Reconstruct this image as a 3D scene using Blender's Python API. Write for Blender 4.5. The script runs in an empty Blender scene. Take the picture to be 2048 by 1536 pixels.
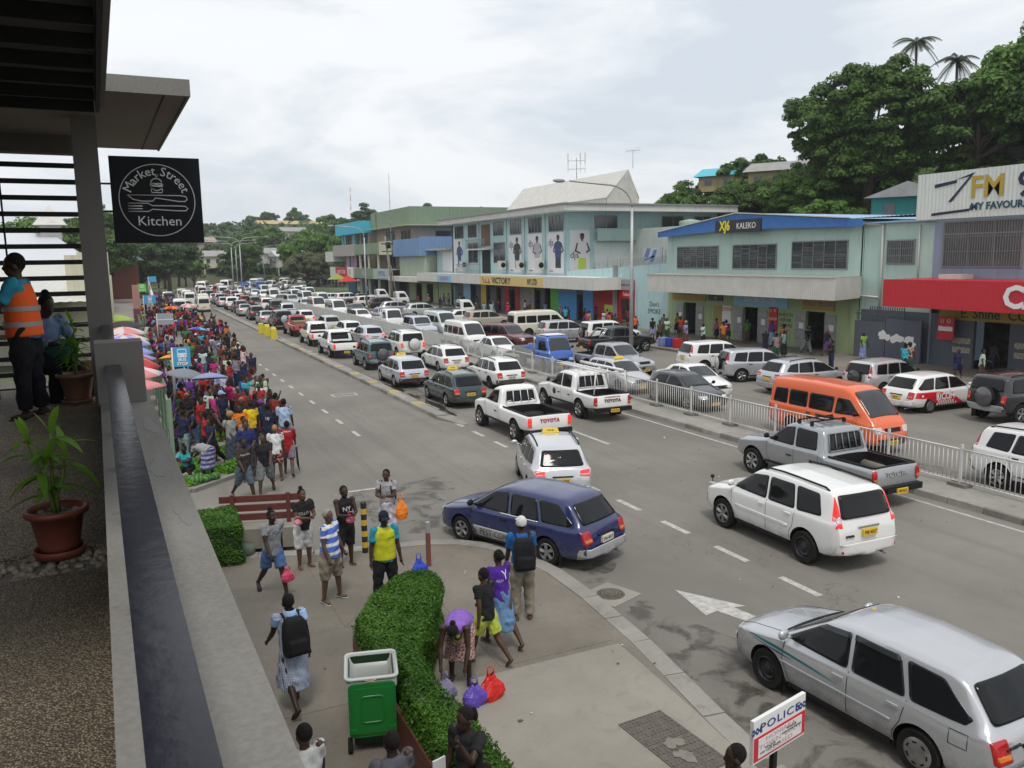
import bpy, bmesh, math, random
import numpy as np
from mathutils import Vector, Matrix, Euler
from mathutils.bvhtree import BVHTree
random.seed(7); rng = np.random.default_rng(7)
R = math.radians
scene = bpy.context.scene
TMP = scene.collection
COL = bpy.data.collections.new('street_scene')     # linked to the scene at the very end
# ------------------------------------------------------------------ camera
CAM_H = 6.4
FOC = 1660.0 / 2048.0 * 36.0
yaw, pitch, roll = R(24.924), R(8.632), 0.015
d = Vector((math.sin(yaw) * math.cos(pitch), math.cos(yaw) * math.cos(pitch), -math.sin(pitch)))
r0 = Vector((math.cos(yaw), -math.sin(yaw), 0)); u0 = r0.cross(d)
rv = r0 * math.cos(roll) - u0 * math.sin(roll); uv = u0 * math.cos(roll) + r0 * math.sin(roll)
cam = bpy.data.cameras.new('camera'); camo = bpy.data.objects.new('camera', cam); TMP.objects.link(camo)
cam.sensor_width = 36; cam.sensor_fit = 'HORIZONTAL'; cam.lens = FOC; cam.clip_start = .05; cam.clip_end = 6000
camo.matrix_world = Matrix(((rv.x, uv.x, -d.x, 0), (rv.y, uv.y, -d.y, 0), (rv.z, uv.z, -d.z, CAM_H), (0, 0, 0, 1)))
scene.camera = camo
# ------------------------------------------------------------------ sky, sun, exposure
SUN_EL, SUN_AZ = R(62), R(200)       # azimuth clockwise from +Y
w = bpy.data.worlds.new('World'); scene.world = w; w.use_nodes = True
nt = w.node_tree; nt.nodes.clear()
def wn(t): return nt.nodes.new(t)
out = wn('ShaderNodeOutputWorld'); mixs = wn('ShaderNodeMixShader')
bg1 = wn('ShaderNodeBackground'); bg2 = wn('ShaderNodeBackground')
sky = wn('ShaderNodeTexSky'); sky.sky_type = 'NISHITA'; sky.sun_disc = False
sky.sun_elevation = SUN_EL; sky.sun_rotation = SUN_AZ; sky.dust_density = 2.5
nt.links.new(sky.outputs[0], bg1.inputs[0]); bg1.inputs[1].default_value = 0.11
tc = wn('ShaderNodeTexCoord'); mp = wn('ShaderNodeMapping'); mp.inputs['Scale'].default_value = (1.0, 1.0, 3.2)
nt.links.new(tc.outputs['Generated'], mp.inputs[0])
n1 = wn('ShaderNodeTexNoise'); n1.inputs['Scale'].default_value = 2.3; n1.inputs['Detail'].default_value = 9; n1.inputs['Roughness'].default_value = .56; n1.inputs['Distortion'].default_value = .5
nt.links.new(mp.outputs[0], n1.inputs[0])
cr = wn('ShaderNodeValToRGB')
for e_, (p_, c_) in zip([cr.color_ramp.elements[0], cr.color_ramp.elements[1], cr.color_ramp.elements.new(.5), cr.color_ramp.elements.new(.6)],
  [(.36, (.64, .695, .755, 1)), (.64, (1, 1, .99, 1)), (.45, (.765, .80, .84, 1)), (.53, (.90, .915, .93, 1))]):
 e_.position = p_; e_.color = c_
nt.links.new(n1.outputs[0], cr.inputs[0]); nt.links.new(cr.outputs[0], bg2.inputs[0]); bg2.inputs[1].default_value = 0.97
mixs.inputs[0].default_value = .9
nt.links.new(bg1.outputs[0], mixs.inputs[1]); nt.links.new(bg2.outputs[0], mixs.inputs[2]); nt.links.new(mixs.outputs[0], out.inputs[0])
sl = bpy.data.lights.new('sun', 'SUN'); sl.energy = 1.5; sl.angle = R(14); sl.color = (1, .96, .9)
so = bpy.data.objects.new('sun', sl); COL.objects.link(so)
sd = Vector((math.sin(SUN_AZ) * math.cos(SUN_EL), math.cos(SUN_AZ) * math.cos(SUN_EL), math.sin(SUN_EL)))
so.rotation_euler = (-sd).to_track_quat('-Z', 'Y').to_euler(); so.location = (0, 0, 60)
scene.view_settings.view_transform = 'Standard'; scene.view_settings.look = 'None'
scene.view_settings.exposure = 0.26; scene.view_settings.gamma = 1.0; scene.view_settings.use_curve_mapping = False
scene.cycles.max_bounces = 6; scene.cycles.diffuse_bounces = 3; scene.cycles.glossy_bounces = 3; scene.cycles.transmission_bounces = 3
scene.cycles.transparent_max_bounces = 6; scene.cycles.caustics_reflective = False; scene.cycles.caustics_refractive = False
scene.cycles.use_denoising = True
# ------------------------------------------------------------------ materials
MATS = {}
def mat(name, col=(.5, .5, .5), rough=.7, metal=0., spec=.5, coat=0., noise=None, bump=None, objcol=False, emit=0, build=None, trans=0.):
 """noise=(scale, amount, second colour[, detail]); bump=(scale, strength)"""
 if name in MATS: return MATS[name]
 m = bpy.data.materials.new(name); m.use_nodes = True; t = m.node_tree
 b = t.nodes['Principled BSDF']; L = t.links.new
 b.inputs['Roughness'].default_value = rough; b.inputs['Metallic'].default_value = metal
 b.inputs['Specular IOR Level'].default_value = spec; b.inputs['Coat Weight'].default_value = coat
 if coat: b.inputs['Coat Roughness'].default_value = .06
 if trans: b.inputs['Transmission Weight'].default_value = trans
 src = None
 if objcol:
  oi = t.nodes.new('ShaderNodeObjectInfo'); src = oi.outputs['Color']
 tcn = t.nodes.new('ShaderNodeTexCoord')
 if noise:
  nz = t.nodes.new('ShaderNodeTexNoise'); nz.inputs['Scale'].default_value = noise[0]
  nz.inputs['Detail'].default_value = noise[3] if len(noise) > 3 else 6
  nz.inputs['Roughness'].default_value = .62
  L(tcn.outputs['Object'], nz.inputs['Vector'])
  rp = t.nodes.new('ShaderNodeMapRange'); rp.inputs[1].default_value = .36; rp.inputs[2].default_value = .66
  rp.inputs[3].default_value = 0; rp.inputs[4].default_value = noise[1]
  L(nz.outputs[0], rp.inputs[0])
  mx = t.nodes.new('ShaderNodeMix'); mx.data_type = 'RGBA'
  L(rp.outputs[0], mx.inputs[0])
  if src: L(src, mx.inputs[6])
  else: mx.inputs[6].default_value = (*col, 1)
  mx.inputs[7].default_value = (*noise[2], 1); src = mx.outputs[2]
 if src: L(src, b.inputs['Base Color'])
 else: b.inputs['Base Color'].default_value = (*col, 1)
 if bump:
  nb = t.nodes.new('ShaderNodeTexNoise'); nb.inputs['Scale'].default_value = bump[0]; nb.inputs['Detail'].default_value = 5
  L(tcn.outputs['Object'], nb.inputs['Vector'])
  bp = t.nodes.new('ShaderNodeBump'); bp.inputs['Strength'].default_value = bump[1]; bp.inputs['Distance'].default_value = .02
  L(nb.outputs[0], bp.inputs['Height']); L(bp.outputs[0], b.inputs['Normal'])
 if emit:
  b.inputs['Emission Color'].default_value = (*col, 1); b.inputs['Emission Strength'].default_value = emit
 if build: build(t, b, tcn, L)
 MATS[name] = m; return m
def nnode(t, kind, **kw):
 n = t.nodes.new(kind)
 for k, v in kw.items():
  if k in n.inputs: n.inputs[k].default_value = v
  else: setattr(n, k, v)
 return n
def mixc(t, fac, a, b, L, blend='MIX'):
 m = t.nodes.new('ShaderNodeMix'); m.data_type = 'RGBA'; m.blend_type = blend
 for i, v in ((0, fac), (6, a), (7, b)):
  if hasattr(v, 'is_output') or hasattr(v, 'links'): L(v, m.inputs[i])
  elif i == 0: m.inputs[0].default_value = v
  else: m.inputs[i].default_value = (*v, 1)
 return m.outputs[2]
def ramp(t, val, lo, hi, L, a=0., b=1.):
 r = t.nodes.new('ShaderNodeMapRange'); r.inputs[1].default_value = lo; r.inputs[2].default_value = hi
 r.inputs[3].default_value = a; r.inputs[4].default_value = b; L(val, r.inputs[0]); return r.outputs[0]
def noise(t, vec, scale, L, detail=5, rough=.6, dist=0.):
 n = t.nodes.new('ShaderNodeTexNoise'); n.inputs['Scale'].default_value = scale; n.inputs['Detail'].default_value = detail
 n.inputs['Roughness'].default_value = rough; n.inputs['Distortion'].default_value = dist; L(vec, n.inputs['Vector']); return n.outputs[0]
# ------------------------------------------------------------------ mesh helpers
class MB:
 """collects geometry for one mesh"""
 def __init__(s): s.v = []; s.f = []; s.m = []; s.sm = []
 def add(s, verts, faces, mi=0, smooth=False):
  o = len(s.v); s.v.extend([tuple(map(float, q)) for q in verts])
  for fc in faces: s.f.append(tuple(i + o for i in fc)); s.m.append(mi); s.sm.append(smooth)
  return s
 def box(s, x0, x1, y0, y1, z0, z1, mi=0):
  return s.add([(x0, y0, z0), (x1, y0, z0), (x1, y1, z0), (x0, y1, z0), (x0, y0, z1), (x1, y0, z1), (x1, y1, z1), (x0, y1, z1)],
              [(0, 3, 2, 1), (4, 5, 6, 7), (0, 1, 5, 4), (1, 2, 6, 5), (2, 3, 7, 6), (3, 0, 4, 7)], mi)
 def obox(s, c, sx, sy, sz, rz=0, mi=0, rx=0, ry=0):
  M = Matrix.Translation(c) @ Euler((rx, ry, rz)).to_matrix().to_4x4()
  vs = [M @ Vector((a * sx / 2, b * sy / 2, q * sz / 2)) for q in (-1, 1) for a, b in ((-1, -1), (1, -1), (1, 1), (-1, 1))]
  return s.add(vs, [(0, 3, 2, 1), (4, 5, 6, 7), (0, 1, 5, 4), (1, 2, 6, 5), (2, 3, 7, 6), (3, 0, 4, 7)], mi)
 def prism(s, poly, z0, z1, mi=0):
  """poly CCW in xy"""
  n = len(poly)
  s.add([(x, y, z0) for x, y in poly] + [(x, y, z1) for x, y in poly],
              [tuple(range(n - 1, -1, -1)), tuple(range(n, 2 * n))] + [(i, (i + 1) % n, n + (i + 1) % n, n + i) for i in range(n)], mi)
  return s
 def quad(s, a, b, c, d_, mi=0): return s.add([a, b, c, d_], [(0, 1, 2, 3)], mi)
 def tube(s, pts, rad, n=8, mi=0, cap=True, smooth=True, squash=None):
  """pts polyline, rad number or list, squash=(sx, sy) in ring frame"""
  pts = [Vector(q) for q in pts]; k = len(pts); rad = [rad] * k if not hasattr(rad, '__len__') else rad
  vs = []; prev = None
  for i, q in enumerate(pts):
   t_ = (pts[min(i + 1, k - 1)] - pts[max(i - 1, 0)])
   t_ = t_.normalized() if t_.length > 1e-9 else Vector((0, 0, 1))
   if prev is None:
    a = Vector((1, 0, 0)) if abs(t_.x) < .9 else Vector((0, 1, 0))
    a = (a - t_ * a.dot(t_)).normalized()
   else:
    a = prev - t_ * prev.dot(t_); a = a.normalized() if a.length > 1e-6 else Vector((1, 0, 0))
   prev = a; b = t_.cross(a)
   rr = rad[i]; ra, rb = (rr if hasattr(rr, '__len__') else (rr, rr))
   for j in range(n):
    an = 2 * math.pi * j / n
    vs.append(q + a * (math.cos(an) * ra) + b * (math.sin(an) * rb))
  fs = [(i * n + j, i * n + (j + 1) % n, (i + 1) * n + (j + 1) % n, (i + 1) * n + j) for i in range(k - 1) for j in range(n)]
  if cap: fs += [tuple(range(n - 1, -1, -1)), tuple(range((k - 1) * n, k * n))]
  return s.add(vs, fs, mi, smooth)
 def lathe(s, prof, n=20, c=(0, 0, 0), axis='z', mi=0, smooth=True, cap=False):
  """prof [(r, h)]"""
  vs = []
  for r_, h in prof:
   for j in range(n):
    an = 2 * math.pi * j / n; x, y = r_ * math.cos(an), r_ * math.sin(an)
    q = (x, y, h) if axis == 'z' else ((h, x, y) if axis == 'x' else (y, h, x))
    vs.append((q[0] + c[0], q[1] + c[1], q[2] + c[2]))
  k = len(prof)
  fs = [(i * n + j, i * n + (j + 1) % n, (i + 1) * n + (j + 1) % n, (i + 1) * n + j) for i in range(k - 1) for j in range(n)]
  if cap: fs += [tuple(range(n - 1, -1, -1)), tuple(range((k - 1) * n, k * n))]
  return s.add(vs, fs, mi, smooth)
 def ball(s, c, r_, n=8, m=6, mi=0):
  rx, ry, rz = r_ if hasattr(r_, '__len__') else (r_, r_, r_)
  vs = [(c[0], c[1], c[2] - rz)]
  for i in range(1, m):
   ph = -math.pi / 2 + math.pi * i / m
   for j in range(n):
    an = 2 * math.pi * j / n
    vs.append((c[0] + rx * math.cos(ph) * math.cos(an), c[1] + ry * math.cos(ph) * math.sin(an), c[2] + rz * math.sin(ph)))
  vs.append((c[0], c[1], c[2] + rz)); T = len(vs) - 1
  fs = [(0, 1 + (j + 1) % n, 1 + j) for j in range(n)]
  fs += [(1 + i * n + j, 1 + i * n + (j + 1) % n, 1 + (i + 1) * n + (j + 1) % n, 1 + (i + 1) * n + j) for i in range(m - 2) for j in range(n)]
  fs += [(T, 1 + (m - 2) * n + j, 1 + (m - 2) * n + (j + 1) % n) for j in range(n)]
  return s.add(vs, fs, mi, True)
 def corr(s, p0, du, dv, wave=.1, amp=.02, mi=0, nrm=None):
  """corrugated sheet: p0 corner, ribs run along dv, waves counted along du"""
  p0, du, dv = Vector(p0), Vector(du), Vector(dv); n_ = nrm or du.cross(dv).normalized()
  k = max(2, int(du.length / wave)) * 2
  vs = []
  for i in range(k + 1):
   q = p0 + du * (i / k) + n_ * (amp if i % 2 else 0); vs += [q, q + dv]
  return s.add(vs, [(2 * i, 2 * i + 2, 2 * i + 3, 2 * i + 1) for i in range(k)], mi)
 def mesh(s, name='m', sharp=None):
  me = bpy.data.meshes.new(name); me.from_pydata(s.v, [], s.f)
  if len(s.f):
   me.polygons.foreach_set('material_index', s.m); me.polygons.foreach_set('use_smooth', s.sm)
  me.update()
  if sharp: me.set_sharp_from_angle(angle=R(sharp))
  return me
def setm(me, mats):
 if len(me.materials): me.materials.clear()
 for m_ in (mats if isinstance(mats, (list, tuple)) else [mats]): me.materials.append(m_)
 return me
def obj(name, g, mats=None, parent=None, loc=None, rz=None, sharp=None, color=None, **props):
 me = g.mesh(name, sharp) if isinstance(g, MB) else g
 if mats is not None: setm(me, mats)
 o = bpy.data.objects.new(name, me); COL.objects.link(o)
 if parent: o.parent = parent
 if loc is not None: o.location = loc
 if rz is not None: o.rotation_euler = (0, 0, rz)
 if color is not None: o.color = (*color[:3], 1)
 for k, v in props.items(): o[k] = v
 return o
def thing(name, label, cat, loc=(0, 0, 0), rz=0, group=None):
 o = bpy.data.objects.new(name, None); COL.objects.link(o); o.empty_display_size = .1
 o.location = loc; o.rotation_euler = (0, 0, rz); o['label'] = label; o['category'] = cat
 if group: o['group'] = group
 return o
def tag(o, label, cat, group=None):
 o['label'] = label; o['category'] = cat
 if group: o['group'] = group
 return o
def struct(name, g, mats, parent=None, **k):
 o = obj(name, g, mats, parent, **k)
 if not parent: o['kind'] = 'structure'
 return o
def copy_tree(o, parent=None):
 c = o.copy(); COL.objects.link(c); c.parent = parent
 for ch in o.children: copy_tree(ch, c)
 return c
def text_mesh(s, size=1., ext=.002, align='CENTER', bold=0., spacing=1., sx=1., shear=0.):
 """flat lettering lying in the XY plane, centred"""
 c = bpy.data.curves.new('t', 'FONT'); c.body = s; c.size = size; c.extrude = ext; c.align_x = align; c.align_y = 'CENTER'
 c.offset = bold; c.space_character = spacing; c.resolution_u = 2; c.shear = shear
 o = bpy.data.objects.new('t', c); TMP.objects.link(o)
 me = bpy.data.meshes.new_from_object(o.evaluated_get(bpy.context.evaluated_depsgraph_get()))
 bpy.data.objects.remove(o); bpy.data.curves.remove(c)
 if sx != 1: me.transform(Matrix.Diagonal((sx, 1, 1, 1)))
 return me
def wall_text(name, s, size, loc, face, mats, parent=None, **k):
 """lettering on a vertical surface; face: outward normal '-x', '-y', '+y', '+x' or a matrix"""
 me = text_mesh(s, size, **k)
 Mx = {'-x': Matrix(((0, 0, -1, 0), (-1, 0, 0, 0), (0, 1, 0, 0), (0, 0, 0, 1))),
          '-y': Matrix(((1, 0, 0, 0), (0, 0, -1, 0), (0, 1, 0, 0), (0, 0, 0, 1))),
          '+y': Matrix(((-1, 0, 0, 0), (0, 0, 1, 0), (0, 1, 0, 0), (0, 0, 0, 1))),
          '+x': Matrix(((0, 0, 1, 0), (1, 0, 0, 0), (0, 1, 0, 0), (0, 0, 0, 1)))}
 me.transform(Matrix.Translation(loc) @ (Mx[face] if isinstance(face, str) else face))
 return obj(name, me, mats, parent)
def apply_mods(o, *others):
 for q in (o, *others):
  if q.name in COL.objects: COL.objects.unlink(q); TMP.objects.link(q)
 me = bpy.data.meshes.new_from_object(o.evaluated_get(bpy.context.evaluated_depsgraph_get()))
 old = o.data; bpy.data.objects.remove(o)
 if old.users == 0: bpy.data.meshes.remove(old)
 return me
# ------------------------------------------------------------------ ground, roads, pavements
def asphalt(t, b, tcn, L):
 v = tcn.outputs['Object']
 big = noise(t, v, .13, L, 6, .65); mid = noise(t, v, 1.1, L, 6, .7); fine = noise(t, v, 42, L, 3, .7); vf = noise(t, v, 9, L, 5, .75, 1.2)
 c = mixc(t, ramp(t, big, .38, .64, L), (.150, .139, .121), (.214, .199, .174), L)
 c = mixc(t, ramp(t, mid, .52, .72, L, 0, .30), c, (.115, .109, .100), L)
 c = mixc(t, ramp(t, fine, .3, .7, L, 0, .34), c, (.26, .25, .235), L)
 c = mixc(t, ramp(t, vf, .63, .74, L, 0, .6), c, (.07, .067, .062), L)
 # tyre-polished lanes run along the street
 mp_ = nnode(t, 'ShaderNodeMapping'); mp_.inputs['Scale'].default_value = (1.0, .03, 1); L(v, mp_.inputs[0])
 st = noise(t, mp_.outputs[0], 1.6, L, 4, .6)
 c = mixc(t, ramp(t, st, .5, .72, L, 0, .33), c, (.11, .105, .097), L)
 ck = nnode(t, 'ShaderNodeMath', operation='ABSOLUTE'); sb_ = nnode(t, 'ShaderNodeMath', operation='SUBTRACT'); L(noise(t, v, .45, L, 8, .62, .6), sb_.inputs[0]); sb_.inputs[1].default_value = .5; L(sb_.outputs[0], ck.inputs[0])
 mk_ = nnode(t, 'ShaderNodeMath', operation='MULTIPLY'); L(ramp(t, ck.outputs[0], .003, .0008, L, 0, .6), mk_.inputs[0]); L(ramp(t, noise(t, v, .3, L, 3), .52, .62, L), mk_.inputs[1]); c = mixc(t, mk_.outputs[0], c, (.06, .055, .048), L)
 c = mixc(t, ramp(t, noise(t, v, 24, L, 2, .5), .68, .72, L, 0, .55), c, (.06, .056, .05), L)
 L(c, b.inputs['Base Color']); b.inputs['Roughness'].default_value = .9; b.inputs['Specular IOR Level'].default_value = .18
 bp = nnode(t, 'ShaderNodeBump', Strength=.35, Distance=.01); L(noise(t, v, 60, L, 3), bp.inputs['Height']); L(bp.outputs[0], b.inputs['Normal'])
def concrete(c1, c2, stain=(.13, .12, .10), amt=.5):
 def f(t, b, tcn, L):
  v = tcn.outputs['Object']
  c = mixc(t, ramp(t, noise(t, v, .5, L, 6, .65), .35, .65, L), c1, c2, L)
  c = mixc(t, ramp(t, noise(t, v, 2.3, L, 7, .7, .8), .52, .75, L, 0, amt), c, stain, L)
  c = mixc(t, ramp(t, noise(t, v, 55, L, 2), .35, .7, L, 0, .16), c, (.42, .40, .36), L)
  c = mixc(t, ramp(t, noise(t, v, 14, L, 3), .70, .76, L, 0, .55), c, (.09, .085, .08), L)
  L(c, b.inputs['Base Color']); b.inputs['Roughness'].default_value = .88
  bp = nnode(t, 'ShaderNodeBump', Strength=.25, Distance=.01); L(noise(t, v, 40, L, 4), bp.inputs['Height']); L(bp.outputs[0], b.inputs['Normal'])
 return f
M_asph = mat('asphalt', build=asphalt)
M_plaza = mat('plaza_concrete', build=concrete((.215, .197, .163), (.275, .256, .216)))
M_plaza_old = mat('plaza_concrete_dark', build=concrete((.128, .111, .086), (.185, .163, .13), (.075, .064, .05)))
M_kerb = mat('kerb_concrete', build=concrete((.19, .18, .16), (.29, .275, .245), (.09, .085, .075), .7))
M_path = mat('footpath_concrete', build=concrete((.145, .128, .105), (.205, .185, .155), (.075, .066, .054), .7))
M_market = mat('market_path', build=concrete((.17, .15, .125), (.24, .215, .18), (.1, .085, .065), .6))
M_paint = mat('road_paint', (.50, .49, .46), .8, noise=(7, .8, (.25, .24, .22), 8))
M_paint_y = mat('road_paint_yellow', (.45, .34, .08), .8, noise=(5, .95, (.25, .235, .2), 8))
M_earth = mat('earth', (.11, .13, .06), .95, noise=(.05, 1, (.06, .10, .035)))
M_puddle = mat('wet_patch', (.045, .04, .034), .12, spec=.6, noise=(3, .8, (.075, .067, .055)))
def dampf(t, b, tcn, L):
 b.inputs['Base Color'].default_value = (.075, .064, .05, 1); b.inputs['Roughness'].default_value = .5; L(ramp(t, noise(t, tcn.outputs['Object'], 1.6, L, 7, .62, .6), .47, .62, L, 0, .5), b.inputs['Alpha'])
M_damp = mat('damp_stain', build=dampf)
M_black = mat('black_plastic', (.012, .012, .013), .55)
M_iron = mat('cast_iron', (.10, .085, .07), .6, .3, noise=(9, .8, (.16, .14, .115)))
g = MB(); g.add([(-3000, -400, -.06), (3000, -400, -.06), (3000, 4200, -.06), (-3000, 4200, -.06)], [(0, 1, 2, 3)])
struct('ground', g, M_earth)
g = MB()
road = [(-1.5, -30), (33.6, -30), (33.6, 170), (40, 215), (62, 268), (110, 330), (200, 400), (200, 425), (90, 372), (40, 310), (16, 235), (4.0, 170), (-1.5, 60)]
g.add([(x, y, 0) for x, y in road], [tuple(range(len(road)))]); struct('road', g, M_asph)
def sheet(name, polys, z, m, **k):
 gg = MB()
 for i, p in enumerate(polys): gg.add([(x, y, z + .0002 * i) for x, y in p], [tuple(range(len(p)))])
 return struct(name, gg, m, **k)
def rect(x0, x1, y0, y1): return [(x0, y0), (x1, y0), (x1, y1), (x0, y1)]
# painted markings
dash = [rect(11.42, 11.58, y, y + 1.05) for y in np.arange(3.0, 31, 2.02)]
dash += [rect(7.42, 7.56, y, y + 1.0) for y in np.arange(29.5, 120, 2.62)]
sheet('lane_dashes', dash, .004, M_paint)
sheet('lane_line', [rect(14.73, 14.87, y, y + 3.4) for y in np.arange(15.1, 150, 8.9)] , .0045, M_paint)
sheet('edge_line', [rect(18.28, 18.38, -20, 128), rect(20.95, 21.03, 10, 128), rect(11.92, 11.99, 32, 122)], .004, M_paint)
# turn arrow near the kerb
ar = [(9.25, 12.55), (9.95, 11.35), (9.72, 11.4), (9.86, 10.7), (9.83, 8.6), (9.55, 8.6), (9.6, 10.6), (9.35, 11.42), (9.05, 11.35)]
sheet('turn_arrow', [ar], .004, M_paint)
sheet('bus_bay_box', [rect(8.7, 9.9, 38.85, 38.95), rect(8.7, 9.9, 39.5, 39.6), rect(8.7, 8.78, 38.95, 39.5), rect(9.82, 9.9, 38.95, 39.5)], .004, M_paint)
sheet('give_way_line', [rect(5.2, 6.2, 22.3, 22.42)], .004, M_paint)
def blob(cx, cy, rx, ry, n=26, rot=0, seed=0):
 r_ = random.Random(seed); ph = [r_.uniform(0, 6.28) for _ in range(5)]
 o = []
 for i in range(n):
  a = 2 * math.pi * i / n; k = 1 + .22 * math.sin(2 * a + ph[0]) + .17 * math.sin(3 * a + ph[1]) + .12 * math.sin(5 * a + ph[2]) + .09 * math.sin(9 * a + ph[3])
  x, y = rx * k * math.cos(a), ry * k * math.sin(a)
  o.append((cx + x * math.cos(rot) - y * math.sin(rot), cy + x * math.sin(rot) + y * math.cos(rot)))
 return o
sheet('damp_patch', [blob(8.0, 11.4, .45, 1.1, seed=1), blob(8.1, 9.7, .75, 1.5, seed=2, rot=.1), blob(7.75, 7.9, .62, 1.7, seed=3), blob(8.15, 14.3, .6, .8, seed=4), blob(12.4, 37.5, .5, 4.2, 34, seed=8),
      blob(12.2, 44, .35, 3.5, seed=9), blob(12.0, 33.4, .3, 1.6, seed=12), blob(21.6, 17, .5, 4, seed=20), blob(8.6, 18.8, 2.3, 1.3, 30, seed=14), blob(6.3, 21.0, 1.7, 1.6, 30, seed=15)], .0012, M_damp)
sheet('puddle', [blob(12.15, 35.6, .28, 1.9, 30, seed=5), blob(12.05, 32.6, .22, .8, seed=6), blob(12.1, 40, .2, 1.6, seed=7)], .0046, M_puddle)
# plaza in front of the cafe: raised slab with a curved kerb
arc = [(7.02, -20), (7.0, 7.4), (7.14, 8.5), (7.5, 10.85), (7.66, 12.8), (7.67, 14.3), (7.5, 15.5), (7.1, 16.3), (6.5, 16.9), (5.8, 17.25), (4.53, 17.5), (3.4, 17.75), (1.2, 18.6), (-3, 19.6)]
ZP = .10
g = MB(); g.prism([(x - .32 if x > 3 else x, y - (.1 if y > 16 else 0)) for x, y in arc] + [(-3, -20)], -.05, ZP)
plaza = struct('plaza', g, M_plaza_old)
seg = []
for (a, b_) in zip(arc[:-1], arc[1:]):
 n = max(1, round(math.dist(a, b_) / 1.25)); 
 for i in range(n):
  f0, f1 = i / n + .006, (i + 1) / n - .006
  seg.append((np.array(a) * (1 - f0) + np.array(b_) * f0, np.array(a) * (1 - f1) + np.array(b_) * f1))
for p, q in seg:
 if p[1] < -3: continue
 t_ = (q - p) / np.linalg.norm(q - p); n_ = np.array([-t_[1], t_[0]]) * .335
 h = ZP + .012 + random.uniform(-.006, .006)
 gg = MB(); gg.prism([tuple(p), tuple(q), tuple(q + n_), tuple(p + n_)], -.04, h); obj('kerb_stone', gg, M_kerb, plaza)
# lighter newer slabs with joints
g = MB()
for poly in ([(3.9, 5.0), (6.66, 4.2), (6.68, 7.5), (6.8, 8.7), (6.95, 10.95), (3.9, 10.95)], [(3.9, -5), (6.66, -5), (6.66, 4.12), (3.9, 4.92)]):
 g.prism(poly, ZP - .02, ZP + .008)
obj('paving_slab', g, M_plaza, plaza)
g = MB()
for poly in ([(.5, 11.1), (3.0, 11.1), (3.0, 17.6), (.5, 18.5)], [(4.9, 11.1), (6.95, 11.1), (7.3, 12.9), (7.3, 14.3), (7.1, 15.4), (6.7, 16.1), (4.9, 16.9)], [(3.06, 13.6), (4.85, 15.9), (4.85, 16.95), (3.06, 17.55)], [(.4, 3), (2.6, 3), (2.6, 11.03), (.4, 11.03)]):
 g.prism(poly, ZP - .02, ZP + .006)
obj('paving_slab', g, M_plaza_old, plaza)
# inspection plate set in the plaza
mt = thing('access_cover', 'worn rectangular metal access cover set in the pale paving near the kerb', 'access cover', (6.05, 8.3, ZP + .008), R(4))
g = MB(); g.box(-.36, .36, -.78, -.01, 0, .012).box(-.36, .36, .01, .62, 0, .012); obj('plate', g, M_iron, mt)
g = MB()
for i in range(11):
 for j in range(21):
  y = -.76 + j * .068
  if abs(y) < .03: continue
  g.obox((-.32 + i * .064 + (.016 if j % 2 else 0), y, .015), .04, .012, .006, rz=R(45 if j % 2 else -45))
obj('tread', g, M_iron, mt)['kind'] = 'stuff'
g = MB()
for s in (2, 5): g.prism(blob(.02 * s - .1, -.6 + s * .1, .12, .13, 18, seed=s + 40), .0185, .0195)
obj('cement_smear', g, M_path, mt)
# manhole
mh = thing('manhole', 'round ribbed manhole cover in a square concrete surround beside the kerb', 'manhole', (8.02, 12.92, 0), R(20))
g = MB(); g.box(-.42, .42, -.42, .42, -.02, .014); obj('surround', g, M_plaza, mh)
g = MB(); 
for r_, z in ((.27, .024), (.2, .027), (.13, .030), (.06, .033)): g.lathe([(r_, .012), (r_, z), (r_ - .032, z), (r_ - .034, z - .006), (0.001, z - .006)], 28)
obj('lid', g, M_iron, mh)
# market footpath
mk = [(-2.5, 22.5), (1.35, 24.4), (2.8, 25.75), (3.9, 27), (4.5, 29), (4.8, 36), (5.2, 46), (5.6, 60), (5.6, 112), (4.5, 118), (4.0, 170), (-2.5, 170)]
g = MB(); g.prism(mk, -.05, .09); struct('market_pavement', g, M_market)
kb = MB()
for a, b_ in zip(mk[1:-2], mk[2:-1]):
 a, b_ = np.array(a), np.array(b_); t_ = (b_ - a) / np.linalg.norm(b_ - a); n_ = np.array([-t_[1], t_[0]])
 kb.prism([tuple(a - n_ * .1), tuple(b_ - n_ * .1), tuple(b_ + n_ * .08), tuple(a + n_ * .08)], -.04, .115)
struct('market_kerb', kb, M_kerb)
# medians with kerb stones
def median(name, x0, x1, y0, y1, h, near, mtop):
 g = MB(); g.box(x0 + .14, x1 - .14, y0 + .1, y1, -.05, h - .004)
 md = struct(name, g, mtop)
 base = {}
 y = y0
 while y < near:
  Ln = .98
  for xa, xb in ((x0, x0 + .15), (x1 - .15, x1)):
   gg = MB(); dz = random.uniform(-.012, .008); dx = random.uniform(-.008, .008)
   gg.add([(xa + dx, y, -.04), (xb + dx, y, -.04), (xb + dx, y + Ln, -.04), (xa + dx, y + Ln, -.04), (xa + dx + (.03 if xa == x0 else 0), y, h + dz), (xb + dx - (.03 if xa != x0 else 0), y, h + dz), (xb + dx - (.03 if xa != x0 else 0), y + Ln, h + dz), (xa + dx + (.03 if xa == x0 else 0), y + Ln, h + dz)],
                   [(0, 3, 2, 1), (4, 5, 6, 7), (0, 1, 5, 4), (1, 2, 6, 5), (2, 3, 7, 6), (3, 0, 4, 7)])
   obj('kerb_stone', gg, M_kerb if random.random() < .6 else M_kerb_d, md)
  y += 1.0
 g = MB(); g.box(x0, x0 + .15, y, y1, -.04, h).box(x1 - .15, x1, y, y1, -.04, h); obj('kerb_strip', g, M_kerb, md)
 return md
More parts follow.
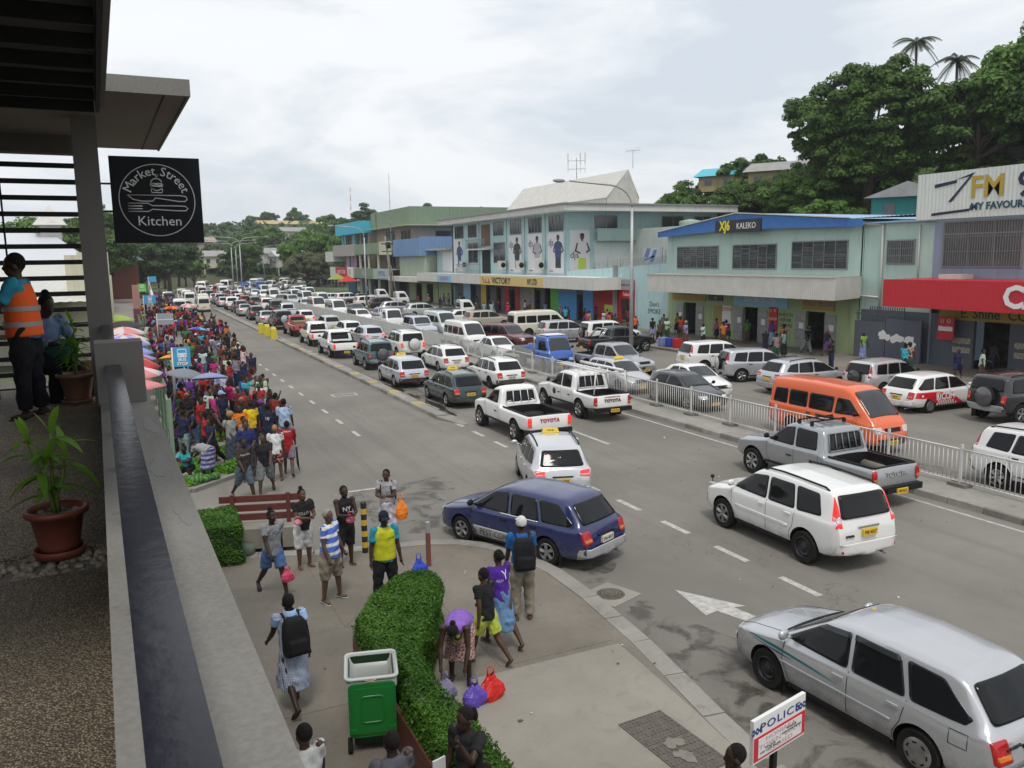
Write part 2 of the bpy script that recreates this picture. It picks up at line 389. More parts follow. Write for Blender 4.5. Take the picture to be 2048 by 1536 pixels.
M_kerb_d = mat('kerb_dirty', build=concrete((.10, .092, .08), (.2, .188, .165), (.05, .046, .04), .8))
m1 = median('traffic_island', 11.1, 11.75, 31.2, 69.5, .14, 62, M_kerb); g = MB(); g.box(11.15, 11.6, 78.5, 122, -.04, .13); struct('traffic_island_far', g, M_kerb)
g = MB(); g.add([(11.1, 31.2, .0), (11.75, 31.2, 0), (11.85, 29.6, .0), (11.6, 29.5, .0), (11.1, 31.2, .12), (11.75, 31.2, .12), (11.85, 29.6, .02), (11.6, 29.5, .02)], [(4, 7, 6, 5), (0, 4, 5, 1), (1, 5, 6, 2), (2, 6, 7, 3), (3, 7, 4, 0)]); struct('traffic_island_nose', g, M_kerb)
m2 = median('fence_island', 18.75, 20.75, -8, 130, .15, 48, M_kerb)
g = MB()
for i in range(9): g.box(11.2 + .001, 11.7, 34 + i * 3.7, 34.9 + i * 3.7, .1, .1445)
struct('kerb_paint', g, M_paint_y)
# shop-side footpath
g = MB(); g.box(33.4, 41.4, -25, 150, -.05, .14); fp = struct('shop_footpath', g, M_path)
g = MB(); g.box(33.25, 33.42, -25, 150, -.04, .15); obj('kerb', g, M_kerb_d, fp)
# flat litter and leaves on the road
g = MB(); r_ = random.Random(3)
for i in range(150):
 x, y = (r_.uniform(2, 18), r_.uniform(8, 45)); z = .125 if x < 7.2 and y < 17 else (.10 if x < 5 and y > 25 else .006)
 s_ = r_.uniform(.015, .05); a = r_.uniform(0, 6)
 g.obox((x, y, z), s_, s_ * r_.uniform(.5, 1.6), .006, rz=a, rx=r_.uniform(-.3, .3), mi=r_.choice([0, 0, 1, 2]))
o = obj('litter', g, [mat('litter_brown', (.12, .08, .05), .9), mat('litter_white', (.6, .6, .57), .8), mat('litter_green', (.08, .13, .04), .9)]); o['kind'] = 'stuff'
# ------------------------------------------------------------------ vehicles
def paint_build(t, b, tcn, L):
 oi = nnode(t, 'ShaderNodeObjectInfo'); v = tcn.outputs['Object']
 sx = nnode(t, 'ShaderNodeSeparateXYZ'); L(v, sx.inputs[0])
 ad = nnode(t, 'ShaderNodeMath', operation='MULTIPLY_ADD'); L(noise(t, v, 3.5, L, 6, .7), ad.inputs[0]); ad.inputs[1].default_value = -.9; L(sx.outputs[2], ad.inputs[2])
 dirt = ramp(t, ad.outputs[0], .08, -.26, L, 0, .6)
 c = mixc(t, dirt, oi.outputs['Color'], (.13, .105, .08), L)
 c = mixc(t, ramp(t, noise(t, v, 2.2, L, 4, .6), .45, .8, L, 0, .05), c, (.25, .23, .2), L)
 L(c, b.inputs['Base Color']); L(ramp(t, dirt, 0, .7, L, .24, .7), b.inputs['Roughness'])
 L(ramp(t, dirt, 0, .7, L, .7, 0), b.inputs['Coat Weight']); b.inputs['Coat Roughness'].default_value = .08
 # metallic share is carried by the alpha-like brightness of silver colours
M_car = mat('car_paint', build=paint_build)
M_cars = mat('car_paint_metallic', build=lambda t, b, tcn, L: (paint_build(t, b, tcn, L), setattr(b.inputs['Metallic'], 'default_value', .45)))
M_glass = mat('tinted_glass', (.008, .009, .010), .05, spec=.3)
M_glass2 = mat('clear_glass', (.03, .034, .037), .05, spec=.5)
M_tyre = mat('tyre', (.014, .0135, .013), .9, spec=.15, noise=(8, .5, (.035, .031, .026)))
M_rim = mat('alloy', (.42, .42, .43), .35, .8, noise=(9, .6, (.14, .12, .10)))
M_steel = mat('steel_rim', (.035, .035, .037), .55, .4)
M_trim = mat('dark_trim', (.012, .012, .013), .6, spec=.25)
M_trimg = mat('grey_trim', (.20, .20, .205), .55)
M_red = mat('tail_lamp_red', (.42, .008, .012), .15, spec=.7)
M_redlit = mat('brake_lamp_lit', (.75, .03, .03), .2, emit=.55)
M_amb = mat('amber_lamp', (.62, .17, .01), .18, spec=.7)
M_lens = mat('clear_lens', (.55, .56, .58), .1, spec=.8, metal=.3)
M_ply = mat('plate_yellow', (.72, .44, .02), .5)
M_plw = mat('plate_white', (.6, .58, .5), .5)
M_ink = mat('ink_black', (.012, .012, .014), .7)
M_chrome = mat('chrome', (.75, .75, .76), .12, 1.)
M_white = mat('white_paint', (.72, .72, .70), .5)
M_taxi = mat('taxi_yellow', (.78, .55, .03), .4)
M_tred = mat('lettering_red', (.45, .02, .03), .6)
M_tdark = mat('lettering_dark', (.03, .03, .035), .6)
def interp(tab, y):
 a = np.array(tab, float); return float(np.interp(y, a[:, 0], a[:, 1]))
def smooth_tab(tab, y0, y1, win=.05, step=.01):
 ys = np.arange(y0 - .3, y1 + .3, step); a = np.array(tab, float); v = np.interp(ys, a[:, 0], a[:, 1])
 k = max(1, int(win / step)); ker = np.ones(2 * k + 1) / (2 * k + 1)
 vp = np.pad(v, k, mode='edge'); v2 = np.convolve(vp, ker, 'valid')
 return np.stack([ys, v2], 1)
class Body:
 def __init__(s, sp):
  s.sp = sp; s.y0, s.y1 = sp['y0'], sp['y1']
  sm = sp.get('win', .05)
  s.T = smooth_tab(sp['prof'], s.y0, s.y1, sm); s.B = smooth_tab(sp['belt'], s.y0, s.y1, .1)
  s.Z = smooth_tab(sp['bot'], s.y0, s.y1, .1); s.WL = smooth_tab(sp['wl'], s.y0, s.y1, .08); s.WT = smooth_tab(sp['wt'], s.y0, s.y1, .1)
  s.cache = {}
 def ring(s, y):
  key = round(y * 500)
  if key in s.cache: return s.cache[key]
  y = key / 500
  f = lambda tab: float(np.interp(y, tab[:, 0], tab[:, 1]))
  zt, zb, z0, wl, wt = f(s.T), f(s.B), f(s.Z), f(s.WL), f(s.WT)
  zs = min(zb, zt - .05); wt = min(wt, wl - .04); cr = s.sp.get('crown', .03)
  hs = zs - z0; ht = zt - zs
  wsh = wl - .045 if ht > .15 else wl - .02
  P = [(0, z0), (wl - .07, z0), (wl - .012, z0 + .25 * hs), (wl, z0 + .62 * hs), (wl - .008, zs - .06 * hs - .01), (wsh, zs + min(.012, ht * .1)),
             (wt + (wsh - wt) * .16, zt - max(.03, .16 * ht)), (wt - .03, zt - .012), (wt * .6, zt + cr * .6), (0, zt + cr)]
  for _ in range(2):
   Q = [P[0]]
   for a, b in zip(P[:-1], P[1:]):
    Q += [(a[0] * .75 + b[0] * .25, a[1] * .75 + b[1] * .25), (a[0] * .25 + b[0] * .75, a[1] * .25 + b[1] * .75)]
   P = Q + [P[-1]]
  A = np.array(P); A[:, 1] = np.maximum.accumulate(A[:, 1] + np.arange(len(A)) * 1e-6)
  s.cache[key] = A; return A
 def side_x(s, y, z):
  A = s.ring(y); return float(np.interp(z, A[2:, 1], A[2:, 0]))
 def top_z(s, y, x):
  A = s.ring(y); i = int(np.argmax(A[:, 0])); return float(np.interp(abs(x), A[i:, 0][::-1], A[i:, 1][::-1], right=-1))
 def inside(s, y, x, z):
  A = s.ring(y); return z <= A[-1, 1] and abs(x) <= np.interp(z, A[2:, 1], A[2:, 0]) 
 def end_y(s, x, z, rear=True, start=None, span=1.2):
  a = start if start is not None else (s.y0 if rear else s.y1); sg = 1 if rear else -1
  st = .02; y = a
  for _ in range(int(span / st)):
   if s.inside(y, x, z): break
   y += sg * st
  lo, hi = y - sg * st, y
  for _ in range(4):
   m = (lo + hi) / 2
   if s.inside(m, x, z): hi = m
   else: lo = m
  return hi
 def mesh(s, arches=(), r=.36, bed=None):
  ys = list(np.arange(s.y0, s.y1, .085)) + [s.y1]
  for e in (.015, .04, .07, .11): ys += [s.y0 + e, s.y1 - e]
  for y, _ in s.sp['prof']: 
   if s.y0 < y < s.y1: ys.append(y)
  ys = sorted(set(round(y, 3) for y in ys)); ys = [y for i, y in enumerate(ys) if i == 0 or y - ys[i - 1] > .012]
  vs = []; n = None
  for y in ys:
   A = s.ring(y); half = [(x, y, z) for x, z in A]; full = half + [(-x, yy, z) for x, yy, z in half[-2:0:-1]]
   n = len(full); vs += full
  fs = [(i * n + j, (i + 1) * n + j, (i + 1) * n + (j + 1) % n, i * n + (j + 1) % n) for i in range(len(ys) - 1) for j in range(n)]
  fs += [tuple(range(n)), tuple(range((len(ys) - 1) * n + n - 1, (len(ys) - 1) * n - 1, -1))]
  g = MB(); g.add(vs, fs, 0, True); me = g.mesh('body')
  o = obj('tmpbody', me, [M_car, M_trim])
  cut = MB()
  for ya in arches:
   for sg in (-1, 1):
    N = 28; x0, x1 = sg * (s.sp['track'] - .16), sg * 1.3
    ring = [(ya + r * math.cos(2 * math.pi * k / N), s.sp['wr'] + .02 + r * math.sin(2 * math.pi * k / N)) for k in range(N)]
    vv = [(x0, a, b) for a, b in ring] + [(x1, a, b) for a, b in ring]
    ff = [tuple(range(N)), tuple(range(2 * N - 1, N - 1, -1))] + [(k, N + k, N + (k + 1) % N, (k + 1) % N) for k in range(N)]
    if sg > 0: ff = [tuple(reversed(q)) for q in ff]
    cut.add(vv, ff, 1)
  if bed: cut.box(*bed, mi=1)
  co = obj('tmpcut', cut, [M_car, M_trim])
  o.modifiers.new('t', 'TRIANGULATE')
  m = o.modifiers.new('b', 'BOOLEAN'); m.object = co; m.operation = 'DIFFERENCE'; m.solver = 'EXACT'
  me = apply_mods(o, co); bpy.data.objects.remove(co)
  me.set_sharp_from_angle(angle=R(38)); return me
 # projected panels ---------------------------------------------------
 @staticmethod
 def dens(poly, n=4, rnd=.12):
  """round the corners of a polygon and subdivide"""
  out = []; k = len(poly)
  for i in range(k):
   a, b, c = np.array(poly[i - 1], float), np.array(poly[i], float), np.array(poly[(i + 1) % k], float)
   l1, l2 = np.linalg.norm(a - b), np.linalg.norm(c - b); q = min(rnd, .4)
   p1, p2 = b + (a - b) * q * min(1, .5 * l2 / max(l1, 1e-6) + .3), b + (c - b) * q * min(1, .5 * l1 / max(l2, 1e-6) + .3)
   out += [tuple(p1), tuple(b * .5 + (p1 + p2) * .25), tuple(p2)]
  res = []
  for i in range(len(out)):
   a, b = np.array(out[i]), np.array(out[(i + 1) % len(out)])
   m = n if np.linalg.norm(a - b) > .25 else 1
   res += [tuple(a + (b - a) * j / m) for j in range(m)]
  return res
 def patch(s, poly, fn, off=.006, rnd=.12, g=None, mi=0, rings=(1, .85, .66, .45, .25, .1), n=4):
  P = s.dens(poly, n, rnd); k = len(P); c = np.mean(np.array(P), 0); g = g or MB(); vs = []; fs = []
  for q in rings:
   for p in P: vs.append(fn(c + (np.array(p) - c) * q, off))
  vs.append(fn(c, off)); L_ = len(rings)
  for i in range(L_ - 1): fs += [(i * k + j, i * k + (j + 1) % k, (i + 1) * k + (j + 1) % k, (i + 1) * k + j) for j in range(k)]
  fs += [((L_ - 1) * k + j, (L_ - 1) * k + (j + 1) % k, L_ * k) for j in range(k)]
  b0 = len(vs)
  for p in P: vs.append(fn(np.array(p), off - .014))
  fs += [(j, b0 + j, b0 + (j + 1) % k, (j + 1) % k) for j in range(k)]
  g.add(vs, fs, mi, True); return g
 def side(s, poly, sg, off=.006, **k):
  return s.patch(poly, lambda p, o: (sg * (s.side_x(p[0], p[1]) + o), p[0], p[1]), off, **k)
 def top(s, poly, off=.008, **k):
  return s.patch(poly, lambda p, o: (p[0], p[1], s.top_z(p[1], p[0]) + o), off, **k)
 def end(s, poly, rear=True, off=.006, start=None, span=1.2, wide=False, **k):
  sg = -1 if rear else 1
  def fn(p, o):
   x, z = p; yr = (start if start is not None else (s.y0 if rear else s.y1)) - sg * .24
   x = math.copysign(min(abs(x), max(s.side_x(yr - sg * q, z) for q in ((0, .1, .25, .4, .6) if wide else (0, .1))) - .02), x)
   return (x, s.end_y(x, z, rear, start, span) + sg * o, z)
  return s.patch(poly, fn, off, **k)
 def seam(s, line, sg, wd=.011, g=None):
  g = g or MB(); pts = []
  for a, b in zip(line[:-1], line[1:]):
   m = max(2, int(math.dist(a, b) / .08)); pts += [(a[0] + (b[0] - a[0]) * i / m, a[1] + (b[1] - a[1]) * i / m) for i in range(m)]
  pts.append(line[-1]); vs = []
  for i, p in enumerate(pts):
   a, b = pts[max(i - 1, 0)], pts[min(i + 1, len(pts) - 1)]; t_ = np.array([b[0] - a[0], b[1] - a[1]]); t_ = t_ / (np.linalg.norm(t_) + 1e-9); n_ = np.array([-t_[1], t_[0]]) * wd / 2
   for q in (np.array(p) + n_, np.array(p) - n_): vs.append((sg * (s.side_x(q[0], q[1]) + .0025), q[0], q[1]))
  g.add(vs, [(2 * i, 2 * i + 1, 2 * i + 3, 2 * i + 2) for i in range(len(pts) - 1)]); return g
def sx(poly, k): return [(a * k, b) for a, b in poly]
def mirror_x(poly): return [(-a, b) for a, b in poly]
_wheel = {}
def wheel_mesh(r, w_, style):
 key = (round(r, 3), style)
 if key in _wheel: return _wheel[key]
 ri = r * .64
 ty = MB(); ty.lathe([(ri, -w_ / 2 + .01), (r * .93, -w_ / 2), (r * .985, -w_ / 2 + .025), (r, -w_ * .2), (r, w_ * .2), (r * .985, w_ / 2 - .025), (r * .93, w_ / 2), (ri, w_ / 2 - .01)], 28, axis='x')
 rm = MB()
 rm.lathe([(ri + .004, w_ / 2 - .012), (ri - .012, w_ / 2 - .004), (ri - .03, w_ / 2 - .05), (ri - .03, -w_ / 2 + .02)], 24, axis='x')
 rm.lathe([(ri - .03, w_ / 2 - .085), (.0001, w_ / 2 - .075)], 24, axis='x', mi=1)
 if style == 'steel':
  rm.lathe([(ri - .03, w_ / 2 - .06), (ri * .72, w_ / 2 - .03), (ri * .55, w_ / 2 - .055), (.06, w_ / 2 - .03), (.055, w_ / 2 - .005), (.0001, w_ / 2)], 24, axis='x')
  for k in range(8):
   a = k * math.pi / 4; rm.lathe([(.021, w_ / 2 - .026), (.0001, w_ / 2 - .026)], 8, c=(0, ri * .8 * math.cos(a), ri * .8 * math.sin(a)), axis='x', mi=1)
 elif style == 'cap':
  rm.lathe([(ri - .01, w_ / 2 - .012), (ri * .8, w_ / 2 + .004), (ri * .4, w_ / 2 - .002), (.0001, w_ / 2 + .008)], 24, axis='x')
  for k in range(7):
   a = k * 2 * math.pi / 7; rm.obox((w_ / 2 + .004, ri * .72 * math.cos(a), ri * .72 * math.sin(a)), .008, .022, ri * .3, rx=a - math.pi / 2 + math.pi / 2, mi=1)
 else:
  n = {'five': 5, 'six': 6}.get(style, 5)
  for k in range(n):
   a = 2 * math.pi * k / n
   for da in (-.13, .13):
    c0, c1 = (a + da * 1.6, a + da * .8)
    p0 = Vector((w_ / 2 - .02, .05 * math.cos(c0), .05 * math.sin(c0))); p1 = Vector((w_ / 2 - .014, (ri - .02) * math.cos(c1), (ri - .02) * math.sin(c1)))
    rm.tube([p0, p1], [.022, .026], 6)
  rm.lathe([(.06, w_ / 2 - .03), (.055, w_ / 2 - .006), (.0001, w_ / 2)], 14, axis='x')
 _wheel[key] = (setm(ty.mesh('tyre', 40), M_tyre), setm(rm.mesh('rim', 40), [M_steel if style == 'steel' else M_rim, M_trim]))
 return _wheel[key]
SPECS = dict(
 wagon=dict(y0=-2.18, y1=2.08, ax=(1.23, -1.235), wr=.3, track=.72, r=.345, crown=.028,
   prof=[(-2.18, .60), (-2.15, .84), (-2.06, .93), (-1.66, 1.37), (-1.5, 1.425), (-.6, 1.455), (.02, 1.44), (.28, 1.385), (1.0, .95), (1.14, .92), (1.7, .81), (1.98, .71), (2.08, .58)],
   belt=[(-2.2, .86), (-1, .90), (1.0, .87), (2.1, .64)], bot=[(-2.2, .32), (-1.9, .22), (1.8, .19), (2.1, .24)],
   wl=[(-2.18, .70), (-2.08, .78), (-1.7, .83), (-.5, .845), (1.2, .84), (1.7, .80), (1.95, .71), (2.08, .58)], wt=[(-2.1, .61), (-1.5, .60), (-.6, .635), (.2, .62), (1.0, .70), (2.08, .55)],
   win_=[[(.93, .93), (.36, 1.31), (-.10, 1.36), (-.16, .915)], [(-.22, .915), (-.17, 1.36), (-.85, 1.35), (-1.02, .92)], [(-1.08, .92), (-.93, 1.35), (-1.42, 1.32), (-1.84, 1.0), (-1.78, .93)]],
   wind=[(-.60, .98), (.60, .98), (.53, .34), (-.53, .34)], rearw=[(-.60, .98), (.60, .98), (.52, 1.345), (-.52, 1.345)],
   tail=[(.50, .62), (.74, .60), (.76, .86), (.52, .87)], head=[(.36, .56), (.70, .54), (.72, .68), (.38, .69)], plate=.62, bump=(.24, .52), seams=[[(-.19, .90), (-.19, .32)], [(-1.05, .90), (-.98, .60), (-.88, .42), (-.88, .32)], [(.9, .88), (.93, .6), (.80, .32)]], door=(-.05, -.88), mirz=.98),
 sedan=dict(y0=-2.2, y1=2.12, ax=(1.25, -1.25), wr=.3, track=.72, r=.345, crown=.028,
   prof=[(-2.2, .60), (-2.17, .90), (-2.05, .96), (-1.5, 1.0), (-.95, 1.34), (-.6, 1.40), (.02, 1.41), (.26, 1.35), (1.0, .95), (1.14, .92), (1.75, .81), (2.02, .71), (2.12, .58)],
   belt=[(-2.2, .84), (-1, .90), (1.0, .87), (2.1, .64)], bot=[(-2.2, .32), (-1.9, .22), (1.8, .19), (2.1, .24)],
   wl=[(-2.2, .66), (-2.08, .76), (-1.7, .83), (-.5, .845), (1.2, .84), (1.7, .80), (1.98, .71), (2.12, .58)], wt=[(-2.1, .6), (-1.5, .66), (-.8, .61), (.2, .61), (1.0, .70), (2.1, .55)],
   win_=[[(.93, .93), (.34, 1.28), (-.10, 1.33), (-.16, .915)], [(-.22, .915), (-.17, 1.33), (-.66, 1.30), (-1.05, .96), (-1.0, .92)]],
   wind=[(-.60, .98), (.60, .98), (.52, .32), (-.52, .32)], rearw=[(-.62, -1.46), (.62, -1.46), (.5, -.9), (-.5, -.9)], rtop=True,
   tail=[(.42, .66), (.72, .64), (.74, .84), (.44, .86)], head=[(.36, .56), (.70, .54), (.72, .68), (.38, .69)], plate=.62, bump=(.24, .52), seams=[[(-.19, .90), (-.19, .32)], [(-1.08, .92), (-.98, .60), (-.88, .42), (-.88, .32)], [(.9, .88), (.93, .6), (.80, .32)]], door=(-.05, -.9), mirz=.98),
 hatch=dict(y0=-2.2, y1=2.2, ax=(1.32, -1.32), wr=.32, track=.75, r=.37, crown=.03,
   prof=[(-2.2, .66), (-2.17, .95), (-2.06, 1.05), (-1.72, 1.45), (-1.5, 1.53), (-.5, 1.575), (.15, 1.55), (.42, 1.46), (1.3, 1.0), (1.45, .96), (1.95, .84), (2.12, .74), (2.2, .6)],
   belt=[(-2.2, 1.0), (-1, 1.0), (1.2, .93), (2.2, .68)], bot=[(-2.2, .34), (-1.9, .24), (1.9, .21), (2.2, .26)],
   wl=[(-2.2, .70), (-2.08, .80), (-1.7, .86), (-.5, .875), (1.3, .87), (1.8, .82), (2.05, .73), (2.2, .6)], wt=[(-2.1, .60), (-1.5, .60), (-.6, .65), (.2, .64), (1.2, .72), (2.2, .55)],
   win_=[[(1.15, 1.0), (.5, 1.37), (-.10, 1.46), (-.14, .99)], [(-.20, .99), (-.16, 1.46), (-.92, 1.44), (-1.02, 1.02)], [(-1.08, 1.03), (-.98, 1.44), (-1.42, 1.38), (-1.72, 1.1)]],
   wind=[(-.63, 1.26), (.63, 1.26), (.55, .5), (-.55, .5)], rearw=[(-.60, 1.09), (.60, 1.09), (.5, 1.46), (-.5, 1.46)],
   tail=[(.46, .84), (.74, .82), (.75, 1.0), (.48, .98)], head=[(.36, .60), (.68, .58), (.74, .76), (.42, .74)], plate=.72, bump=(.28, .56), seams=[[(-.17, .98), (-.17, .34)], [(-1.05, 1.0), (-1.0, .66), (-.92, .46), (-.92, .34)], [(1.05, .94), (1.05, .6), (.88, .34)]], door=(-.05, -.9), mirz=1.06),
 suv=dict(y0=-2.2, y1=2.2, ax=(1.31, -1.315), wr=.35, track=.76, r=.41, crown=.03,
   prof=[(-2.2, .74), (-2.18, 1.05), (-2.12, 1.12), (-1.95, 1.55), (-1.82, 1.65), (-.5, 1.70), (.12, 1.68), (.36, 1.60), (1.08, 1.10), (1.25, 1.06), (1.85, .95), (2.1, .83), (2.2, .66)],
   belt=[(-2.2, 1.07), (-1, 1.08), (1.1, 1.02), (2.2, .78)], bot=[(-2.2, .42), (-1.9, .30), (1.9, .28), (2.2, .34)],
   wl=[(-2.2, .74), (-2.1, .82), (-1.7, .87), (-.5, .88), (1.4, .875), (1.9, .82), (2.08, .73), (2.2, .62)], wt=[(-2.1, .68), (-1.5, .68), (-.5, .70), (.2, .68), (1.1, .74), (2.2, .60)],
   win_=[[(1.02, 1.1), (.44, 1.51), (-.08, 1.58), (-.13, 1.085)], [(-.19, 1.085), (-.15, 1.58), (-.88, 1.58), (-1.0, 1.09)], [(-1.06, 1.09), (-.95, 1.58), (-1.58, 1.55), (-1.74, 1.13)]],
   wind=[(-.63, 1.06), (.63, 1.06), (.58, .42), (-.58, .42)], rearw=[(-.66, 1.14), (.66, 1.14), (.60, 1.58), (-.60, 1.58)],
   tail=[(.66, .98), (.80, .96), (.72, 1.54), (.655, 1.56)], head=[(.40, .72), (.70, .70), (.74, .88), (.42, .88)], plate=.84, bump=(.36, .66), seams=[[(-.16, 1.07), (-.16, .42)], [(-1.03, 1.07), (-.98, .72), (-.88, .56), (-.88, .42)], [(1.0, 1.02), (1.0, .7), (.84, .42)]], door=(-.02, -.84), mirz=1.16),
 fourwd=dict(y0=-2.15, y1=2.25, ax=(1.35, -1.33), wr=.38, track=.77, r=.45, crown=.03,
   prof=[(-2.15, .80), (-2.14, 1.2), (-2.1, 1.3), (-2.0, 1.70), (-1.9, 1.77), (-.5, 1.82), (.1, 1.80), (.3, 1.73), (.86, 1.2), (1.0, 1.16), (1.9, 1.07), (2.15, .97), (2.25, .75)],
   belt=[(-2.2, 1.15), (-1, 1.15), (1.0, 1.12), (2.2, .9)], bot=[(-2.2, .5), (-1.9, .38), (1.9, .36), (2.25, .42)],
   wl=[(-2.15, .78), (-2.05, .85), (-1.7, .89), (-.5, .9), (1.5, .89), (2.0, .84), (2.15, .76), (2.25, .66)], wt=[(-2.1, .71), (-1.5, .72), (-.5, .73), (.2, .71), (.9, .78), (2.2, .62)],
   win_=[[(.84, 1.18), (.36, 1.62), (-.06, 1.69), (-.10, 1.17)], [(-.16, 1.17), (-.12, 1.69), (-.86, 1.69), (-.96, 1.17)], [(-1.02, 1.17), (-.93, 1.69), (-1.70, 1.67), (-1.82, 1.19)]],
   wind=[(-.66, .86), (.66, .86), (.6, .36), (-.6, .36)], rearw=[(-.68, 1.24), (.68, 1.24), (.63, 1.69), (-.63, 1.69)],
   tail=[(.64, .82), (.80, .80), (.82, 1.10), (.66, 1.12)], head=[(.42, .82), (.70, .80), (.74, .99), (.44, .99)], plate=.92, bump=(.46, .72), seams=[[(-.13, 1.15), (-.13, .5)], [(-.99, 1.15), (-.96, .8), (-.86, .62), (-.86, .5)], [(.9, 1.12), (.92, .8), (.78, .5)]], door=(0, -.82), mirz=1.25, spare=True),
 pickupd=dict(y0=-2.72, y1=2.42, ax=(1.54, -1.545), wr=.38, track=.77, r=.45, crown=.02, win=.03,
   prof=[(-2.72, .96), (-2.70, 1.05), (-1.16, 1.05), (-1.12, 1.06), (-1.02, 1.60), (-.9, 1.73), (-.2, 1.77), (.12, 1.755), (.34, 1.69), (1.02, 1.18), (1.2, 1.14), (2.05, 1.04), (2.3, .93), (2.42, .72)],
   belt=[(-2.72, .98), (-1.15, .98), (-1.0, 1.12), (1.0, 1.10), (2.4, .88)], bot=[(-2.72, .55), (-2.2, .48), (1.9, .40), (2.42, .46)],
   wl=[(-2.72, .83), (-2.6, .86), (-.5, .87), (1.6, .87), (2.1, .82), (2.3, .75), (2.42, .64)], wt=[(-2.72, .80), (-1.2, .80), (-.95, .68), (-.5, .70), (.2, .68), (1.05, .75), (2.4, .58)],
   win_=[[(.98, 1.16), (.42, 1.60), (.02, 1.66), (-.03, 1.14)], [(-.10, 1.14), (-.05, 1.66), (-.78, 1.64), (-.86, 1.16)]],
   wind=[(-.64, 1.0), (.64, 1.0), (.58, .40), (-.58, .40)], cabrear=[(-.60, 1.18), (.60, 1.18), (.55, 1.60), (-.55, 1.60)], cabstart=-1.25,
   tail=[(.70, .66), (.84, .66), (.84, 1.0), (.70, 1.0)], head=[(.42, .80), (.70, .78), (.76, 1.0), (.46, .97)], plate=.60, bump=(.42, .58), seams=[[(-.06, 1.12), (-.06, .52)], [(-.95, 1.12), (-.92, .52)], [(.95, 1.1), (.98, .8), (.86, .52)], [(-1.08, 1.04), (-1.08, .52)]], door=(.1, -.75), mirz=1.24, bed=(-.72, .72, -2.64, -1.2, .62, 1.4)),
 pickups=dict(y0=-2.66, y1=2.42, ax=(1.54, -1.545), wr=.38, track=.77, r=.45, crown=.02, win=.03,
   prof=[(-2.66, .96), (-2.64, 1.05), (-.40, 1.05), (-.36, 1.06), (-.26, 1.60), (-.14, 1.72), (.1, 1.74), (.24, 1.72), (.40, 1.66), (1.02, 1.18), (1.2, 1.14), (2.05, 1.04), (2.3, .93), (2.42, .72)],
   belt=[(-2.72, .98), (-.39, .98), (-.24, 1.12), (1.0, 1.10), (2.4, .88)], bot=[(-2.72, .55), (-2.2, .48), (1.9, .40), (2.42, .46)],
   wl=[(-2.66, .83), (-2.55, .86), (-.5, .87), (1.6, .87), (2.1, .82), (2.3, .75), (2.42, .64)], wt=[(-2.72, .80), (-.44, .80), (-.2, .68), (.2, .68), (1.05, .75), (2.4, .58)],
   win_=[[(.98, 1.16), (.46, 1.57), (-.05, 1.63), (-.12, 1.15)]],
   wind=[(-.64, 1.0), (.64, 1.0), (.58, .44), (-.58, .44)], cabrear=[(-.60, 1.18), (.60, 1.18), (.55, 1.58), (-.55, 1.58)], cabstart=-.5,
   tail=[(.70, .66), (.84, .66), (.84, 1.0), (.70, 1.0)], head=[(.42, .80), (.70, .78), (.76, 1.0), (.46, .97)], plate=.60, bump=(.42, .58), seams=[[(-.18, 1.12), (-.18, .52)], [(.95, 1.1), (.98, .8), (.86, .52)], [(-.32, 1.04), (-.32, .52)]], door=(.0,), mirz=1.24, bed=(-.74, .74, -2.58, -.46, .62, 1.4)),
 van=dict(y0=-2.45, y1=2.35, ax=(1.32, -1.25), wr=.34, track=.74, r=.40, crown=.04, win=.06,
   prof=[(-2.45, .70), (-2.43, 1.75), (-2.36, 1.93), (-2.2, 2.0), (-.6, 2.05), (.9, 2.02), (1.15, 1.94), (1.4, 1.78), (2.02, 1.16), (2.14, 1.06), (2.28, .92), (2.35, .62)],
   belt=[(-2.45, 1.12), (1.4, 1.10), (2.3, .92)], bot=[(-2.45, .36), (-2.1, .27), (2.0, .25), (2.35, .32)],
   wl=[(-2.45, .78), (-2.3, .845), (-1.9, .86), (1.6, .86), (2.05, .82), (2.25, .74), (2.35, .64)], wt=[(-2.4, .70), (-1.9, .71), (1.0, .70), (1.4, .70), (2.1, .70), (2.35, .62)],
   win_=[[(1.70, 1.20), (1.22, 1.66), (.72, 1.68), (.66, 1.14)], [(.56, 1.14), (.60, 1.68), (-.50, 1.68), (-.50, 1.14)], [(-.58, 1.14), (-.58, 1.68), (-1.44, 1.68), (-1.44, 1.14)], [(-1.52, 1.14), (-1.52, 1.68), (-2.15, 1.66), (-2.22, 1.16)]],
   wind=[(-.66, 2.02), (.66, 2.02), (.6, 1.24), (-.6, 1.24)], rearw=[(-.64, 1.18), (.64, 1.18), (.60, 1.72), (-.60, 1.72)],
   tail=[(.70, .66), (.83, .65), (.83, 1.05), (.71, 1.06)], head=[(.44, .70), (.74, .70), (.76, .90), (.46, .90)], plate=.72, bump=(.30, .56), seams=[[(.62, 1.12), (.62, .4)], [(-.54, 1.12), (-.54, .40)], [(1.6, 1.1), (1.62, .8)]], door=(.72, -.45), mirz=1.22),
 bus=dict(y0=-3.3, y1=3.3, ax=(1.9, -1.9), wr=.42, track=.85, r=.48, crown=.05, win=.08,
   prof=[(-3.3, .8), (-3.28, 2.2), (-3.15, 2.5), (-2.9, 2.58), (2.7, 2.58), (3.0, 2.48), (3.2, 1.5), (3.28, 1.2), (3.3, .8)],
   belt=[(-3.3, 1.35), (3.3, 1.3)], bot=[(-3.3, .42), (3.3, .4)], wl=[(-3.3, .9), (-3.1, 1.0), (3.0, 1.0), (3.3, .88)], wt=[(-3.3, .84), (0, .88), (3.3, .82)],
